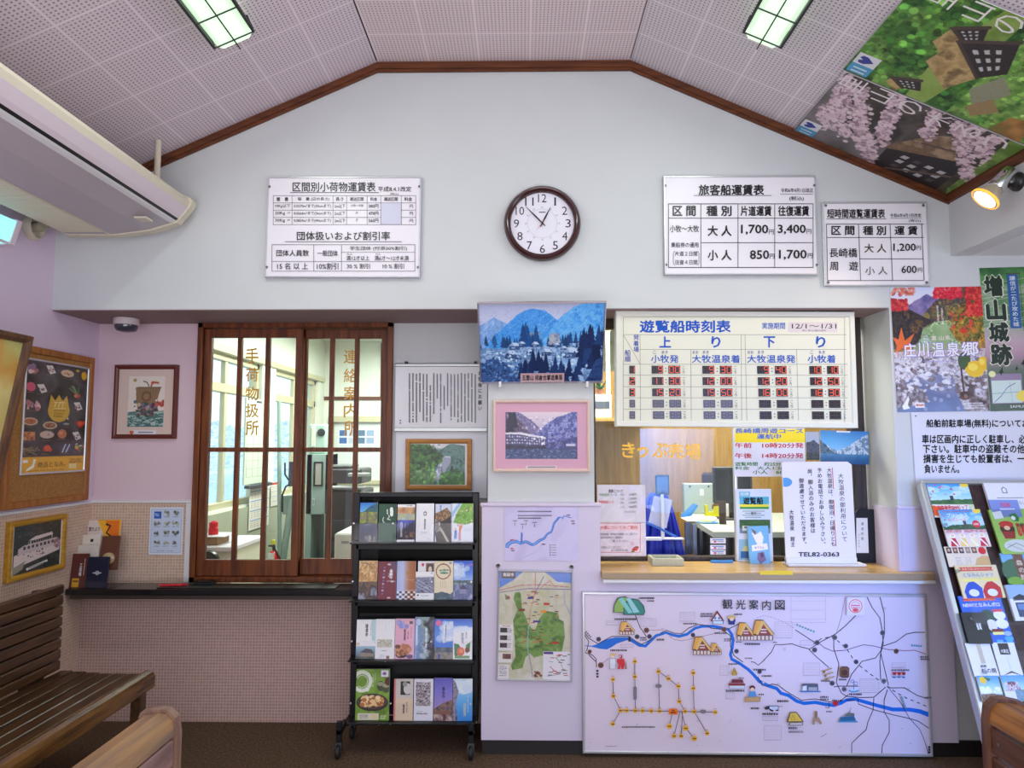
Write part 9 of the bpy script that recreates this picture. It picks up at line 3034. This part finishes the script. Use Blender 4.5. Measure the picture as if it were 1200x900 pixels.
M().tube([pl.at(334, 542), pl.at(334, 556), pl.at(338, 562), pl.at(342, 563)], .008, 6).tube([pl.at(342, 566), pl.at(335, 570), pl.at(331, 580), pl.at(331, 600)], .008, 6).build('cable', mat('black_valve', (40, 40, 36), .4), root)
M().cyl(pl.at(327, 470), pl.at(328, 700), .018, n=12).build('conduit', green_steel, root, smooth=40)
# far window photo sheets, desk by the sash
R = Rect.px(front(FY + .016), (396, 503, 440, 522))
m = M().slab(R, .003, 0, 0, (226, 230, 232))
for i in range(8):
 u, v = .04 + .24 * (i % 4), .06 + .46 * (i // 4)
 m.bar(R, u, v, u + .2, v + .36, ((70, 110, 170), (150, 170, 200), (90, 120, 150), (190, 196, 206))[(i * 3) % 4])
tag(m.build('photo_sheet', paper), 'sheet of small blue photographs on the far office window', 'photo sheet')
pl = front(4.35)
zdk = pl.at(255, 641)[2]
root = thing('side_desk', 'white topped desk corner at the lower left of the office window', 'desk', (-1.95, 4.6, 0))
xe = pl.at(272, 650)[0]
M().box(LW + .03, xe, 4.35, 4.9, zdk - .03, zdk, .004).build('desk_top', white_paint, root)
M().box(xe - .28, xe - .01, 4.37, 4.88, 0, zdk - .031, .004).build('drawer_unit', mat('cream_steel', (222, 220, 200), .45), root)
zpap = front(4.45).at(258, 628)[2]
q = front(4.45).at(252, 628)
root = thing('paper_stack', 'stack of boxes with white papers and a red cap on the desk corner', 'papers', (q[0], 4.45, zdk))
M().box(q[0] - .08, q[0] + .03, 4.42, 4.6, zdk + .0005, zpap - .004, .004).build('carton', mat('carton', (150, 120, 84), .8), root)
M().box(q[0] - .1, q[0] + .075, 4.4, 4.62, zpap - .003, zpap + .002).build('paper', white_paint, root)
q2 = front(4.47).at(248, 612)
M().lathe((q2[0], 4.5, zpap + .003), (0, 0, 1), [(.03, 0), (.03, .04), (.027, .042), (.027, .075), (.01, .085)], 20).build('red_cap', mat('red_plastic', (206, 30, 44), .3), root, smooth=50)
q = front(4.33).at(251, 655)
root = thing('desk_fan', 'round black desk fan seen edge on behind the left sash', 'fan', (q[0], 4.25, 0))
M().lathe((q[0], 4.28, q[2]), (0, -1, 0), [(.02, 0), (.06, .01), (.066, .03), (.06, .05), (.02, .06)], 28).build('guard', mat('black_plastic', (26, 26, 30), .35), root, smooth=50)
M().cyl((q[0], 4.25, .02), (q[0], 4.25, q[2] - .03), .012).cyl((q[0], 4.25, 0), (q[0], 4.25, .025), .07, n=24).build('neck', mat('black_plastic', (26, 26, 30), .35), root)
